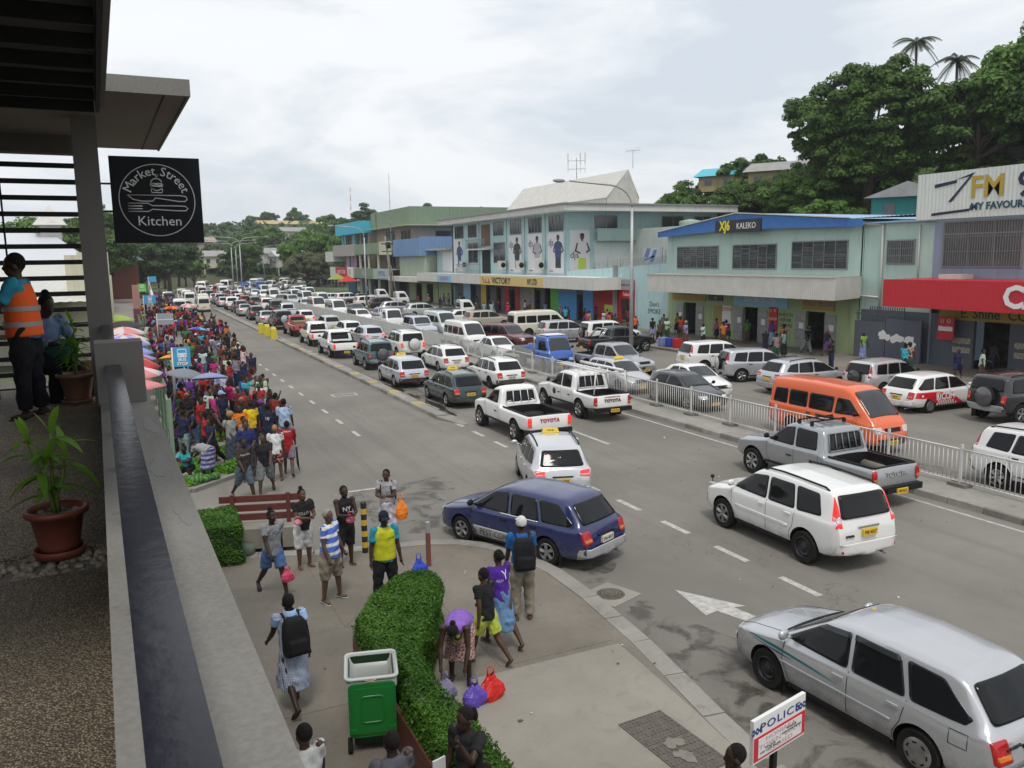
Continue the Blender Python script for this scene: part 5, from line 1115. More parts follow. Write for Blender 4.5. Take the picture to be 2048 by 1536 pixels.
board(b3, 23, 31.7, 2.72, 3.45, mat('sign_mustard', (.33, .26, .03), .6), 'E. Shine  COMPANY', .72, M_tdark, bold=.01)
board(b3, 30.44, 31.43, 1.64, 2.9, M_redsign, 'TopUp', .30, M_white, X_=40.5); wall_text('sign_lettering', 'U  O', .3, (40.46, 30.95, 2.65), '-x', M_white, b3, ext=.004)
obj('notice', MB().box(40.44, 40.46, 30.5, 31.36, 2.12, 2.36), M_white, b3)
for y in (29.9, 26.4):
 for z in (.95, 1.45): obj('price_strip', MB().box(X - .02, X, y - .1, y + .95, z, z + .3), mat('price_paper', (.5, .46, .36), .8, noise=(14, 1, (.15, .13, .1))), b3)
# --- turquoise annex with terrace
b4 = thing('terrace_shop', 'low turquoise shop with razor wire terrace and red shop front', 'building')
obj('upper_wall', MB().add([(X, 57.35, 4.3), (X, 74.6, 4.3), (X, 74.6, 5.0), (X, 57.35, 5.8), (X + .25, 57.35, 4.3), (X + .25, 74.6, 4.3), (X + .25, 74.6, 5.0), (X + .25, 57.35, 5.8)], [(0, 3, 2, 1), (3, 7, 6, 2), (4, 5, 6, 7), (0, 4, 7, 3)]), W_turq, b4)
obj('wall', MB().box(X, X + .25, 57.36, 62.18, .1, 4.3), W_turq, b4)
obj('shop_front', MB().box(X - .02, X + .2, 65.2, 69.3, .1, 4.3), mat('shop_red', (.36, .012, .015), .6, noise=(2, .5, (.22, .01, .012))), b4)
obj('roller_ribs', MB().corr((X - .03, 69.2, 2.2), (0, 0, 2.0), (0, -3.9, 0), .2, .03, nrm=Vector((-1, 0, 0))), MATS['shop_red'], b4)
groundfloor(b4, X, 62.18, 65.1, 4.3, [(62.5, 64.6, 2.6)], MATS['shop_red'])
obj('column', MB().box(X - .35, X - .05, 65.0, 65.3, .1, 5.6), M_winframe, b4)
board(b4, 62.3, 64.9, 3.4, 4.35, mat('sign_greyred', (.32, .30, .30), .6), 'bmobile service', .3, M_tdark); board(b4, 62.6, 64.2, 2.7, 3.3, M_redsign, 'Telikom', .36, M_white); board(b4, 65.7, 67.2, 1.3, 1.95, M_ylime)
obj('rear_wall', MB().box(48.9, 49.1, 57.4, 74.6, 4.3, 9.2), wallmat('wall_pale', (.55, .60, .56), .4), b4)
o = obj('bank_sign', MB().box(X - .05, X + .02, 58.1, 60.8, 5.85, 7.1), mat('sign_bank', (.42, .46, .52), .5), b4); g = MB()
for p_ in ([(60.75, 6.3), (60.3, 7.05), (59.7, 7.05), (60.1, 6.3)], [(59.9, 5.9), (59.3, 6.9), (58.8, 6.9), (59.3, 5.9)], [(60.7, 6.2), (59.2, 6.45), (59.2, 6.3), (60.7, 5.95)]): g.add([(X - .056, y, z) for y, z in p_], [(0, 1, 2, 3)])
obj('sign_emblem', g, mat('emblem_blue', (.10, .18, .36), .7), o)
g = MB()
for i in range(46):
 y = 57.6 + i * .26; z = 5.75 + (57.6 - y) * .047 + .35; pts = [(X + .3 * math.cos(a) * .3, y + .12 * a / 6.3, z + .34 * math.sin(a)) for a in np.linspace(0, 6.3, 11)]; g.tube(pts, .012, 3, cap=False)
for i in range(6): y = 57.7 + i * 2.3; g.tube([(X + .05, y, 5.0), (X + .05, y, 6.9 - i * .1)], .03, 5)
o = obj('razor_wire', g, M_winframe, b4); o['kind'] = 'stuff'
wall_text('graffiti', "Don't\nSMOKE", .6, (X - .012, 59.2, 2.0), '-x', M_tdark, b4, ext=.004)
# --- big aqua department building
b5 = thing('department_building', 'three storey turquoise building with fashion posters and yellow shop fascia', 'building')
obj('front_wall', MB().box(X, X + .3, 74.8, 106.7, 4.5, 11.0), W_turq, b5); obj('side_wall', MB().box(X + .3, 60, 74.8, 75.1, 4.2, 11.0), W_turq, b5); obj('far_wall', MB().box(X, 60, 106.4, 106.7, 0, 11.0), W_turq, b5)
g = MB(); g.prism([(39.5, 72.2), (60.5, 72.2), (60.5, 108), (39.5, 108)], 10.92, 11.0); obj('soffit', g, M_white, b5)
g = MB(); g.box(39.45, 39.55, 72.15, 108, 10.9, 11.55).box(39.55, 60.6, 72.15, 72.25, 10.9, 11.55); obj('roof_fascia', g, W_white, b5)
g = MB(); g.corr((39.4, 72.1, 11.56), (21.2, 0, 0), (0, 36, .0), .35, .03); obj('roof', g, M_corr, b5); obj('gutter', MB().box(39.3, 39.45, 72.1, 108, 11.5, 11.66).box(39.45, 60.6, 72.0, 72.15, 11.5, 11.66), M_winframe, b5)
# steep upper roof
g = MB(); g.corr((45.2, 98.5, 12.3), (0, -24.6, 0), (2.6, 0, 2.85), .4, .04); g.corr((49.2, 73.9, 12.3), (0, 24.6, 0), (-1.4, 0, 2.85), .4, .04)
g.add([(45.2, 74, 11.6), (49.2, 74, 11.6), (49.2, 74, 12.3), (47.8, 73.85, 15.2), (45.2, 74, 12.3)], [(0, 1, 2, 3, 4)]); g.box(45.25, 45.3, 74, 98.5, 11.5, 12.4); obj('upper_roof', g, M_corrp, b5)
for i, (y0, y1) in enumerate(((75.3, 78.4), (80.2, 83.2), (85.2, 88.0), (90.0, 92.8), (98.2, 100.9), (102.6, 105.6))): xwin(b5, X, y0, y1, 9.1, 10.6, 4)
xwin(b5, X, 89.6, 92.8, 5.9, 8.2, 2); xwin(b5, X, 97.9, 100.9, 5.9, 8.3, 2)
obj('door', MB().box(X - .05, X + .02, 93.9, 96.6, 7.9, 10.5), mat('door_brown', (.16, .09, .05), .7), b5); obj('door', MB().box(X - .05, X + .02, 93.9, 96.4, 4.6, 8.0 - .6), M_dark, b5)
bl = obj('balcony_floor', MB().box(X - 1.2, X, 93.0, 99.0, 7.45, 7.6), W_white, b5); g = MB()
for i in range(31): y = 93.0 + i * .2; g.tube([(X - 1.17, y, 7.6), (X - 1.17, y, 8.7)], .02, 4)
g.tube([(X - 1.17, 93, 8.7), (X - 1.17, 99, 8.7)], .035, 5); o = obj('balcony_railing', g, M_winframe, bl); o['kind'] = 'stuff'
g = MB()
for i in range(31): y = 92.0 + i * .26; g.tube([(X - 2.2, y, 4.55), (X - 2.2, y, 5.7)], .02, 4)
g.tube([(X - 2.2, 92, 5.7), (X - 2.2, 100, 5.7)], .035, 5); o = obj('awning_railing', g, M_winframe, b5); o['kind'] = 'stuff'
for y in (79.5, 84.3, 89.2, 101.4):
 ac = obj('air_conditioner', MB().box(X - 1.0, X - .35, y - .5, y + .4, 5.1, 6.1), M_corrp, b5); g = MB(); g.lathe([(.0001, -.01), (.3, -.01), (.3, .01)], 16, c=(X - .68, y - .505, 5.6), axis='y'); obj('fan_grille', g, M_trim, ac)
for y in (74.95, 79.3, 84.3, 89.1, 97.3): obj('downpipe', MB().tube([(X - .06, y, 4.6), (X - .06, y, 10.9)], .05, 6), W_turq, b5)
g = MB(); g.box(37.95, 38.05, 64.3, 113, 3.42, 4.55).box(38.05, 41, 64.3, 64.4, 3.42, 4.55); obj('awning_fascia', g, W_white, b5); obj('awning', MB().box(38.05, 41.2, 64.4, 113, 3.5, 3.58).box(38.05, 41.2, 64.4, 113, 4.45, 4.52), M_white, b5)
fa = obj('sign_board', MB().box(37.88, 37.96, 74.0, 90.0, 3.42, 4.40), M_yel2, b5)
wall_text('sign_lettering', 'VICTORY', .95, (37.86, 84.0, 3.9), '-x', M_tdark, fa, ext=.004, bold=.02, sx=1.25); wall_text('sign_lettering', 'NY LTD', .8, (37.86, 76.3, 3.92), '-x', M_tdark, fa, ext=.004, bold=.025, sx=.8)
for j, (pts, m_) in enumerate((([(89.4, 4.25), (88.9, 3.6), (88.55, 3.6), (89.05, 4.25)], M_winframe), ([(88.3, 4.25), (88.6, 3.6), (88.85, 3.6)], M_lblue), ([(88.3, 4.25), (88.3, 3.6), (87.7, 3.6), (87.7, 3.75), (88.05, 3.75)], M_redsign), ([(87.5, 4.25), (87.5, 3.6), (86.9, 3.6), (87.25, 3.8)], MATS['tail_lamp_red']))):
 obj('sign_emblem', MB().add([(37.87, y, z) for y, z in pts], [tuple(range(len(pts)))]), m_, fa)
fb = obj('sign_board', MB().box(37.88, 37.96, 99.5, 104.5, 3.45, 4.3), M_lblue, b5); wall_text('sign_lettering', 'FASHION', .7, (37.86, 102, 3.9), '-x', mat('letter_pink', (.5, .2, .35), .5), fb, ext=.004)
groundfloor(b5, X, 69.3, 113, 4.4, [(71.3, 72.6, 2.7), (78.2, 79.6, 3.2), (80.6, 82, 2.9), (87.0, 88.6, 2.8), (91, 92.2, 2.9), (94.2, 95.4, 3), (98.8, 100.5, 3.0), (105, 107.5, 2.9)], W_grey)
for y0, y1, m_ in ((69.35, 71.3, mat('shop_sky_blue', (.06, .28, .60), .6, noise=(2, .5, (.04, .2, .5)))), (72.6, 76.4, MATS['shop_sky_blue']), (76.4, 78.2, M_green), (82.0, 83.4, mat('poster_mixed', (.1, .12, .3), .6, noise=(3, 1, (.4, .4, .1)))), (88.6, 90, MATS['shop_red']), (85.6, 87.0, MATS['shop_red']), (92.2, 94.2, W_grey), (95.4, 97.0, M_yel), (100.5, 103, M_lblue), (107.5, 112.5, W_lime)):
 obj('shop_front', MB().box(X - .04, X - .003, y0 + .02, y1 - .02, .15, 3.4), m_, b5)
obj('roller_shutter', MB().corr((X - .06, 85.5, .15), (0, 0, 3.2), (0, -2.6, 0), .15, .03, nrm=Vector((-1, 0, 0))), M_roller, b5)
board(b5, 72.8, 76.2, 3.0, 3.4, mat('sign_tan', (.40, .27, .12), .6), 'NEW WORLD SHOP', .36, M_tdark)
def person_print(par, yc, z0, h, shirt, low, side=None, w=1.):
 """printed figure on a poster"""
 f = (lambda y, z: (X - .045, yc - y * h * w, z0 + z * h)) if side is None else (lambda y, z: (side[0] + y * h * w, side[1], z0 + z * h))
 def P(pts, m_, e=0.):
  vs = [f(*p) for p in pts]; vs = [((v[0] - e) if side is None else v[0], v[1] - (e if side else 0), v[2]) for v in vs]
  obj('poster_print', MB().add(vs, [tuple(range(len(vs)))]), m_, par)
 P([(-.13, .0), (.13, .0), (.12, .34), (-.12, .34)], low); P([(-.13, .30), (.13, .30), (.17, .72), (.08, .78), (-.08, .78), (-.17, .72)], shirt, .002)
 P([(.13, .70), (.17, .72), (.26, .50), (.14, .42), (.12, .46), (.2, .52)], M_skinp, .003); P([(-.13, .70), (-.17, .72), (-.24, .48), (-.05, .40), (-.05, .45), (-.18, .5)], M_skinp, .003)
 P([(.07 * math.cos(a), .88 + .085 * math.sin(a)) for a in np.linspace(0, 6.28, 13)[:-1]], M_skinp, .003); P([(-.03, .76), (.03, .76), (.03, .82), (-.03, .82)], M_skinp, .0035); P([(.072 * math.cos(a), .905 + .07 * math.sin(a)) for a in np.linspace(0, 3.14, 8)], M_ink, .004)
for y0, y1, sh, lo in ((75.2, 78.7, M_pblue, M_ptee), (80.0, 83.5, M_pstripe, M_fabric), (85.1, 88.5, M_ptee, M_ptee), (103.2, 106.1, M_pblue, M_pblue)):
 po = obj('poster', MB().box(X - .04, X + .01, y0, y1, 4.75, 8.95), M_fabric, b5)
 yc = (y0 + y1) / 2 - .55; person_print(po, yc, 5.3, 3.5, sh, lo, w=1.35)
 if y0 < 100: wall_text('poster_lettering', "djs", 1.05, (X - .05, y1 - .75, 7.9), '-x', M_ink, po, ext=.003)
 wall_text('poster_lettering', '#fashion', .26, (X - .05, y1 - .8, 5.0), '-x', M_tdark, po, ext=.003)
po = obj('poster', MB().box(X - .04, X + .01, 106.9, 110.6, 4.7, 7.4), M_fabric, b5)
obj('low_annex_wall', MB().box(X + .02, X + .3, 106.7, 113, 4.4, 7.6), W_turq, b5); obj('low_annex_roof', MB().box(X - 1.6, X + 6, 106.75, 114.5, 7.6, 7.85), M_corr, b5)
po = obj('poster', MB().box(41.45, 43.75, 74.74, 74.85, 4.7, 9.1), M_fabric, b5); person_print(po, 0, 5.2, 3.7, M_fabric, M_plime, side=(42.85, 74.73)); wall_text('poster_lettering', 'djs', .95, (41.95, 74.725, 6.6), '-y', M_ink, po, ext=.003)
def ywin(par, Y, x0, x1, z0, z1):
 fr = obj('window', MB().box(x0 - .08, x1 + .08, Y - .06, Y, z0 - .08, z1 + .08), M_winframe, par); obj('pane', MB().box(x0, x1, Y - .075, Y - .03, z0, z1), M_pane, fr); obj('mullion', MB().box((x0 + x1) / 2 - .04, (x0 + x1) / 2 + .04, Y - .09, Y - .05, z0, z1), M_winframe, fr)
for x0, x1 in ((44.4, 47.0), (52.7, 55.4), (57, 59)): ywin(b5, 74.8, x0, x1, 9.3, 10.5)
obj('side_balcony', MB().box(44.3, 58, 74.0, 74.2, 8.0, 9.25).box(44.3, 58, 74.2, 74.8, 8.0, 8.1), W_stain, b5); obj('lower_side_wall', MB().box(44.3, 58, 74.65, 74.8, 5, 8), wallmat('wall_pale2', (.6, .66, .64), .4), b5)
g = MB(); g.lathe([(.0001, 0), (1.15, 0), (1.15, 2.2), (1.1, 2.3), (.0001, 2.5)], 18); tag(obj('water_tank', g, mat('tank_green', (.30, .38, .30), .6), loc=(53.5, 71.0, 7.6)), 'pale green round water tank on the roof between two shops', 'tank')
tag(obj('roof_slab', MB().box(49.2, 60, 57.5, 74, 7.3, 7.58), M_corr), 'flat roof behind the terrace carrying the green water tank', 'roof')
# antennas
an = thing('antenna_mast', 'cluster of tall panel antennas on the steep white roof', 'antenna', (48.2, 85.3, 15.0)); an.scale = (.62,) * 3
g = MB(); g.tube([(0, 0, -.6), (0, 0, 4.2)], .07, 6).tube([(-1.3, .9, 2.2), (1.3, -.9, 2.2)], .04, 5).tube([(-1.3, .9, 3.7), (1.3, -.9, 3.7)], .04, 5); obj('mast', g, M_winframe, an)
for q, z in ((-1, 4.0), (.45, 4.1), (1.0, 4.1)): obj('panel', MB().obox((1.3 * q, -.9 * q, z), .16, .12, 2.0).tube([(1.3 * q, -.9 * q, 1.5), (1.3 * q, -.9 * q, 5.1)], .035, 5), M_pipe, an)
an = thing('tv_antenna', 'thin television antenna on the ridge end of the white roof', 'antenna', (47.9, 73.2, 15.2)); an.scale = (.62,) * 3; g = MB(); g.tube([(0, 0, 0), (0, 0, 2.9)], .04, 5).tube([(-.9, .7, 2.8), (.9, -.7, 2.9)], .03, 4)
for q in np.linspace(-.9, .9, 8): g.tube([(q, -q * .78, 2.85 - .5), (q, -q * .78, 2.85 + .5 + .2 * q)], .016, 4)
obj('aerial', g, M_winframe, an)
# --- far shops: blue, green, turquoise
b6 = thing('blue_clad_building', 'building with pale blue metal cladding over sage shop front', 'building')
obj('upper_cladding', MB().corr((38.6, 126.2, 6.9), (0, -12.8, 0), (0, 0, 2.5), .5, .04, nrm=Vector((-1, 0, 0))).corr((38.6, 113.4, 6.9), (12, 0, 0), (0, 0, 2.7), .5, .04).box(38.7, 50, 113.5, 126.2, 6.9, 9.3), W_blue, b6)
obj('lower_cladding', MB().box(39.4, 50, 113.6, 125.6, 3.6, 6.9), W_sage, b6); obj('awning_fascia', MB().box(37.6, 41, 113, 126, 3.2, 3.9), W_white, b6); groundfloor(b6, X, 113, 126, 3.3, [(115, 118, 2.8), (120, 123, 2.8)], W_lime)
b7 = thing('green_clad_building', 'large building with olive green metal upper cladding and beige walls', 'building')
g = MB(); g.corr((41.8, 149, 11.8), (0, -2.5, 0), (0, 0, 2.9), .5, .04, nrm=Vector((-1, 0, 0))); g.box(41.9, 88, 127.5, 150, 11.8, 14.7); obj('upper_cladding', g, W_green, b7)
g = MB(); g.corr((41.8, 127.4, 11.8), (46, 0, 0), (0, 0, 2.9), .5, .05); obj('upper_cladding', g, W_green, b7)
obj('soffit', MB().box(40.8, 88, 126.4, 150, 11.72, 11.8), W_cream, b7); obj('wall', MB().box(42.8, 88, 128.4, 150, 3.5, 11.72), W_pink, b7)
for x0 in (46.5, 56, 65.5, 75): ywin(b7, 128.4, x0, x0 + 5.2, 9.4, 10.9)
for y0 in (130, 138.5): xwin(b7, 42.8, y0, y0 + 5, 8.9, 11.2, 3); xwin(b7, 42.8, y0, y0 + 5, 4.8, 7.2, 3)
obj('balcony', MB().box(38.4, 38.6, 126.5, 149, 7.4, 9.2).box(38.6, 42.8, 126.5, 149, 7.3, 7.5), W_green, b7); obj('balcony_panel', MB().box(38.3, 38.42, 126.4, 133, 7.2, 9.3), W_cream, b7)
obj('awning_fascia', MB().box(38.0, 38.2, 126.2, 149, 3.3, 5.0).box(38.2, 42.8, 126.2, 149, 4.8, 4.95), W_sage, b7); board(b7, 128, 133.5, 3.5, 4.9, mat('sign_paleblue', (.35, .42, .5), .6), 'OPTICAL', 1.0, M_tdark, X_=37.96); board(b7, 136, 148, 3.5, 5.0, W_green, 'LL', 1.2, M_lblue, X_=37.96)
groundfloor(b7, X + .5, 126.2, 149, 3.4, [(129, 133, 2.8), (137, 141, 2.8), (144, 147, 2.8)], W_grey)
for y in (128.6, 134.5, 140.4, 146): obj('column', MB().box(38.5, 38.8, y, y + .35, .1, 7.4), W_cream, b7)
b8 = thing('turquoise_building', 'corner building with bright turquoise upper storey and grey balcony', 'building')
obj('upper_parapet', MB().box(40, 52, 150.2, 170, 11.3, 13.5), W_tq2, b8); obj('wall', MB().box(41.5, 52, 150.2, 169, 3.4, 11.3), W_pink, b8); obj('balcony', MB().box(38.4, 38.7, 149.1, 166, 7.2, 9.3).box(38.7, 41.5, 149.1, 166, 7.1, 7.3), mat('balcony_greyish', (.33, .31, .28), .8), b8)
for y0 in (151, 157, 163): xwin(b8, 41.5, y0, y0 + 4.4, 9.4, 11.1, 3); xwin(b8, 41.5, y0, y0 + 4.4, 4.8, 7.0, 3)
obj('column', MB().box(40.2, 40.6, 165, 165.5, 9.2, 11.3).box(40.2, 40.6, 156, 156.5, 9.2, 11.3), W_tq2, b8)
obj('awning_fascia', MB().box(37.9, 38.1, 149.1, 167, 3.3, 5.2).box(38.1, 41.5, 149.1, 167, 5, 5.1), W_white, b8); board(b8, 153, 162, 3.3, 5.2, M_redsign, 'SUNNY STORE', 1.0, M_white, X_=37.86); board(b8, 149.2, 152.6, 3.3, 5.2, M_white, 'DS', 1.3, M_tdark, X_=37.86)
obj('balcony', MB().box(38.2, 41.5, 166, 172, 6.2, 8.2), W_white, b8); obj('laundry', MB().box(38.9, 39, 150, 152, 5.2, 7.1).box(38.9, 39, 152.6, 154, 5.1, 7.0).box(38.9, 39, 155, 157.4, 5.0, 7.0), mat('laundry_cloth', (.35, .1, .08), .9, noise=(.7, 1, (.15, .25, .4))), b8)
groundfloor(b8, X + .5, 149.1, 167, 3.4, [(151, 154, 2.8), (158, 161, 2.8)], mat('shopfront_blue', (.05, .2, .36), .6))
# masts behind
for nm, lab, x, y, z0, z1 in (('radio_mast', 'tall thin whip mast above the blue and green buildings', 39.8, 131, 8, 20), ('lattice_mast', 'thin red and white mast on the far hill', 89.4, 350, 18, 36.5)):
 g = MB(); k = 10
 for i in range(k): g.tube([(0, 0, (z1 - z0) * i / k), (0, 0, (z1 - z0) * (i + 1) / k)], (.06 if nm == 'radio_mast' else .2) * (1 - .5 * i / k), 5, mi=(i % 2) if nm != 'radio_mast' else 0)
 tag(obj(nm, g, [M_winframe if nm == 'radio_mast' else M_white, mat('mast_red', (.4, .1, .1), .6)], loc=(x, y, z0)), lab, 'mast')
pl = thing('utility_pole', 'slightly leaning wooden utility pole with transformer gear in front of the sage building', 'pole', (37.2, 122, .1)); obj('shaft', MB().tube([(0, 0, 0), (-.9, .5, 9.8)], [.2, .14], 8).tube([(.5, -.2, 0), (-.2, .4, 5.5)], .09, 6), mat('weathered_wood', (.26, .23, .2), .9, noise=(5, .6, (.14, .12, .1))), pl)
obj('transformer', MB().lathe([(.0001, 0), (.35, 0), (.35, .9), (.0001, .95)], 12, c=(-.5, .2, 8.0)).box(-1.6, .2, .3, .45, 8.6, 8.75).box(-1.5, .1, .3, .45, 7.5, 7.62), M_trim, pl)
for y, x, z, m_, lab in ((146, 36.2, 2.6, 'umbrella_red', 'red market canopy in front of the far shops'), (151.5, 35.6, 2.9, 'umbrella_olive', 'green and yellow parasol in front of the far shops')):
 g = MB(); g.add([(-1.5, -1.5, 0), (1.5, -1.5, 0), (1.5, 1.5, 0), (-1.5, 1.5, 0), (0, 0, 1.1)], [(0, 1, 4), (1, 2, 4), (2, 3, 4), (3, 0, 4)]); t = thing('canopy_tent', lab, 'canopy', (x, y, .14)); obj('canopy', g, mat(m_, (.5, .03, .025) if 'red' in m_ else (.28, .3, .06), .7), t, loc=(0, 0, z))
 for sx_ in (-1.4, 1.4):
  for sy_ in (-1.4, 1.4): obj('pole', MB().tube([(sx_, sy_, 0), (sx_, sy_, z)], .03, 5), M_winframe, t)
# ------------------------------------------------------------------ street furniture
M_galv = mat('galvanised', (.42, .43, .43), .45, .5, noise=(3, .5, (.3, .3, .29))); M_fwhite = mat('fence_white', (.62, .62, .60), .5, noise=(3, .5, (.45, .44, .41)))
def lamp(name, label, x, y, z, h, arms, reach, grp=None, lean=1.3):
 t = thing(name, label, 'street lamp', (x, y, z), 0, grp)
 st = h - lean; obj('post', MB().tube([(0, 0, 0), (0, 0, st * .5), (0, 0, st)], [.14, .11, .085], 8), M_galv, t)
 for s_ in arms:
  pts = [(0, 0, st)] + [(s_ * reach * (1 - math.cos(a)) * .32, 0, st + lean * math.sin(a)) for a in np.linspace(.2, 1.5, 6)] + [(s_ * reach * .86, 0, h + .18)]
  obj('arm', MB().tube(pts, .055, 6), M_galv, t); obj('luminaire', MB().ball((s_ * reach, 0, h + .17), (.42, .16, .12), 10, 6), mat('lamp_head', (.30, .31, .31), .4), t)
 obj('base_plate', MB().lathe([(.0001, 0), (.2, 0), (.2, .4), (.14, .5)], 10), M_galv, t)
 return t
lamp('street_lamp', 'tall single arm street lamp in front of the aqua shops', 28.3, 43.3, 0, 10.6, (-1,), 5.0)
lamp('street_lamp', 'single arm street lamp in front of the blue clad building', 28.9, 107, 0, 10.6, (-1,), 4.3)
for i, (x, y) in enumerate(((20.0, 160), (21.5, 186), (25.5, 212), (37, 246), (55, 280))): lamp('double_lamp', f"{['nearest', 'second', 'third', 'fourth', 'farthest'][i]} of the twin arm street lamps along the island", 'street lamp' and x, y, 0, 10.8, (-1, 1), 4.8, 'twin arm street lamps')
lamp('street_lamp', 'small single lamp by the trees beyond the market', 5.0, 205, 0, 9, (-1,), 2.5)
# white railing: panels are things, bars are parts of them
fg = 'white railing panels'
bar = MB().tube([(0, 0, .12), (0, 0, .98)], .014, 5).mesh('bar'); setm(bar, M_fwhite)
cap_ = MB().box(-.17, .17, -.26, .26, 0, .085).mesh('foot'); setm(cap_, M_kerb_d)
def panel(y0, y1, i, near):
 t = thing('railing_panel', f"white steel railing panel between the carriageways, {i} from the near end", 'railing', (20.05, y0, .15), 0, fg)
 Lp = y1 - y0
 obj('post', MB().box(-.03, .03, -.03, .03, 0, 1.14), M_fwhite, t); obj_shared('foot', cap_, t, WHITE)
 obj('rail', MB().tube([(0, 0, 1.0), (0, Lp, 1.0)], .024, 6), M_fwhite, t); obj('rail', MB().tube([(0, 0, .12), (0, Lp, .12)], .02, 6), M_fwhite, t)
 n = int(Lp / .135)
 if near:
  for k in range(1, n):
   o = obj_shared('bar', bar, t, WHITE); o.location = (0, Lp * k / n, 0)
 else:
  g = MB()
  for k in range(1, n): g.tube([(0, Lp * k / n, .12), (0, Lp * k / n, .98)], .016, 4, cap=False)
  o = obj('infill_bars', g, M_fwhite, t); o['kind'] = 'stuff'
ys = [5.2 + 2.35 * i for i in range(20)]
NUMW = [f"{w}" for w in 'first second third fourth fifth sixth seventh eighth ninth tenth eleventh twelfth thirteenth fourteenth fifteenth sixteenth seventeenth eighteenth nineteenth twentieth'.split()]
for i, y in enumerate(ys): panel(y, y + 2.33, NUMW[i], y < 30)
# solid mesh banner panels further up
for i in range(24):
 y = ys[-1] + 2.35 + i * 3.3
 t = thing('banner_railing', f"pale banner covered railing panel up the street, {(NUMW + ['twenty first', 'twenty second', 'twenty third', 'twenty fourth'])[i]} from the open railing", 'railing', (20.05, y, .15), 0, 'banner covered railing panels')
 obj('banner', MB().box(-.02, .02, .05, 3.25, .12, 1.02), mat('banner_mesh', (.52, .53, .50), .8, noise=(1.2, .35, (.4, .41, .38))), t); obj('post', MB().box(-.035, .035, -.035, .035, 0, 1.15), M_fwhite, t); obj('rail', MB().tube([(0, 0, 1.06), (0, 3.3, 1.06)], .025, 5), M_fwhite, t)
 if i == 0:
  for s_, (yy, m_) in {'SAVE': (2.2, M_winframe), 'OUR': (.9, M_tred)}.items(): wall_text('banner_lettering', s_, .4, (-.026, yy, .55), '-x', m_, t, ext=.003)
# yellow barriers
for i in range(5):
 g = MB(); g.add([(-.28, -.5, 0), (.28, -.5, 0), (.28, .5, 0), (-.28, .5, 0), (-.2, -.48, .85), (.2, -.48, .85), (.2, .48, .85), (-.2, .48, .85)], [(0, 3, 2, 1), (4, 5, 6, 7), (0, 1, 5, 4), (1, 2, 6, 5), (2, 3, 7, 6), (3, 0, 4, 7)])
 tag(obj('road_barrier', g, mat('barrier_yellow', (.62, .50, .03), .5, noise=(3, .3, (.45, .36, .05))), loc=(11.2 + (i % 2) * .25, 71.2 + i * 1.75, 0), rz=R(-6)), f"{['nearest', 'second', 'third', 'fourth', 'farthest'][i]} of the yellow plastic road barriers in the island gap", 'barrier', 'yellow road barriers')
# police board
p = thing('police_sign', 'white and red police notice board on a dark post at the kerb', 'sign', (5.54, 5.8, ZP), R(13))
obj('post', MB().box(-.03, .03, .02, .07, 0, 1.6), M_trim, p); obj('board', MB().box(-.43, .43, -.02, .02, 1.25, 2.0), M_white, p)
g = MB(); g.box(-.42, .42, -.026, -.019, 1.29, 1.70); rp_ = obj('panel', g, M_rc, p); obj('panel', MB().box(-.36, .36, -.031, -.024, 1.33, 1.66), M_fabric, p)
wall_text('lettering', 'POLICE', .19, (0, -.024, 1.83), '-y', mat('police_blue', (.02, .05, .2), .5), p, ext=.002, spacing=1.1)
for sx_ in (-.36, .36):
 g = MB()
 for i in range(5):
  for j in range(3):
   if (i + j) % 2 == 0: g.box(sx_ - .09 + i * .03, sx_ - .06 + i * .03, -.026, -.02, 1.76 + j * .035, 1.795 + j * .035)
 o = obj('checker_band', g, MATS['police_blue'], p); o['kind'] = 'stuff'
wall_text('lettering', 'HONIARA\nTOWN  BUDY\nCLOSED', .11, (0, -.032, 1.5), '-y', mat('police_red_faded', (.45, .28, .3), .6), p, ext=.001); wall_text('lettering', 'POLICE\nNO CAR PARK', .05, (-.17, -.034, 1.43), '-y', M_tdark, p, ext=.001); wall_text('lettering', 'POLICE\nNO CAR PARK', .05, (.18, -.034, 1.55), '-y', M_tdark, p, ext=.001)
for q in p.children:
 if not q.name.startswith('post'):
  for v in q.data.vertices: v.co.z = 1.9 - (2.0 - v.co.z) * .6
# bollards
p = thing('bollard', 'black and yellow banded bollard at the plaza edge', 'bollard', (4.36, 17.1, ZP)); g = MB()
for i in range(9): g.lathe([(.065, i * .125), (.065, (i + 1) * .125)], 14, mi=i % 2)
g.lathe([(.065, 1.125), (.05, 1.15), (.0001, 1.155)], 14, mi=0); obj('shaft', g, [mat('bollard_black', (.02, .02, .02), .5), mat('bollard_yellow', (.6, .4, .02), .5)], p)
p = thing('steel_post', 'rusty red and grey steel post beside the hedge tip', 'post', (5.33, 15.7, ZP)); obj('shaft', MB().box(-.04, .04, -.04, .04, 0, .72), mat('rust_red', (.22, .05, .04), .7, noise=(6, .6, (.12, .06, .05))), p); obj('head', MB().box(-.042, .042, -.042, .042, .72, .95), M_galv, p)
# park bench with concrete base
p = thing('park_bench', 'concrete bench with brown slatted back beside the clipped hedge', 'bench', (2.35, 18.7, ZP), R(-17)); M_slat = mat('bench_brown', (.13, .032, .025), .55, noise=(4, .5, (.09, .03, .025)))
obj('seat_base', MB().box(-.85, .85, -.25, .3, 0, .45), wallmat('bench_concrete', (.26, .24, .20), .7), p)
for i in range(3): obj('slat', MB().box(-.85, .95, .2, .25, .52 + i * .21, .67 + i * .21), M_slat, p)
for x in (-.6, .62): obj('back_post', MB().box(x, x + .09, .13, .2, .3, 1.14), M_slat, p)
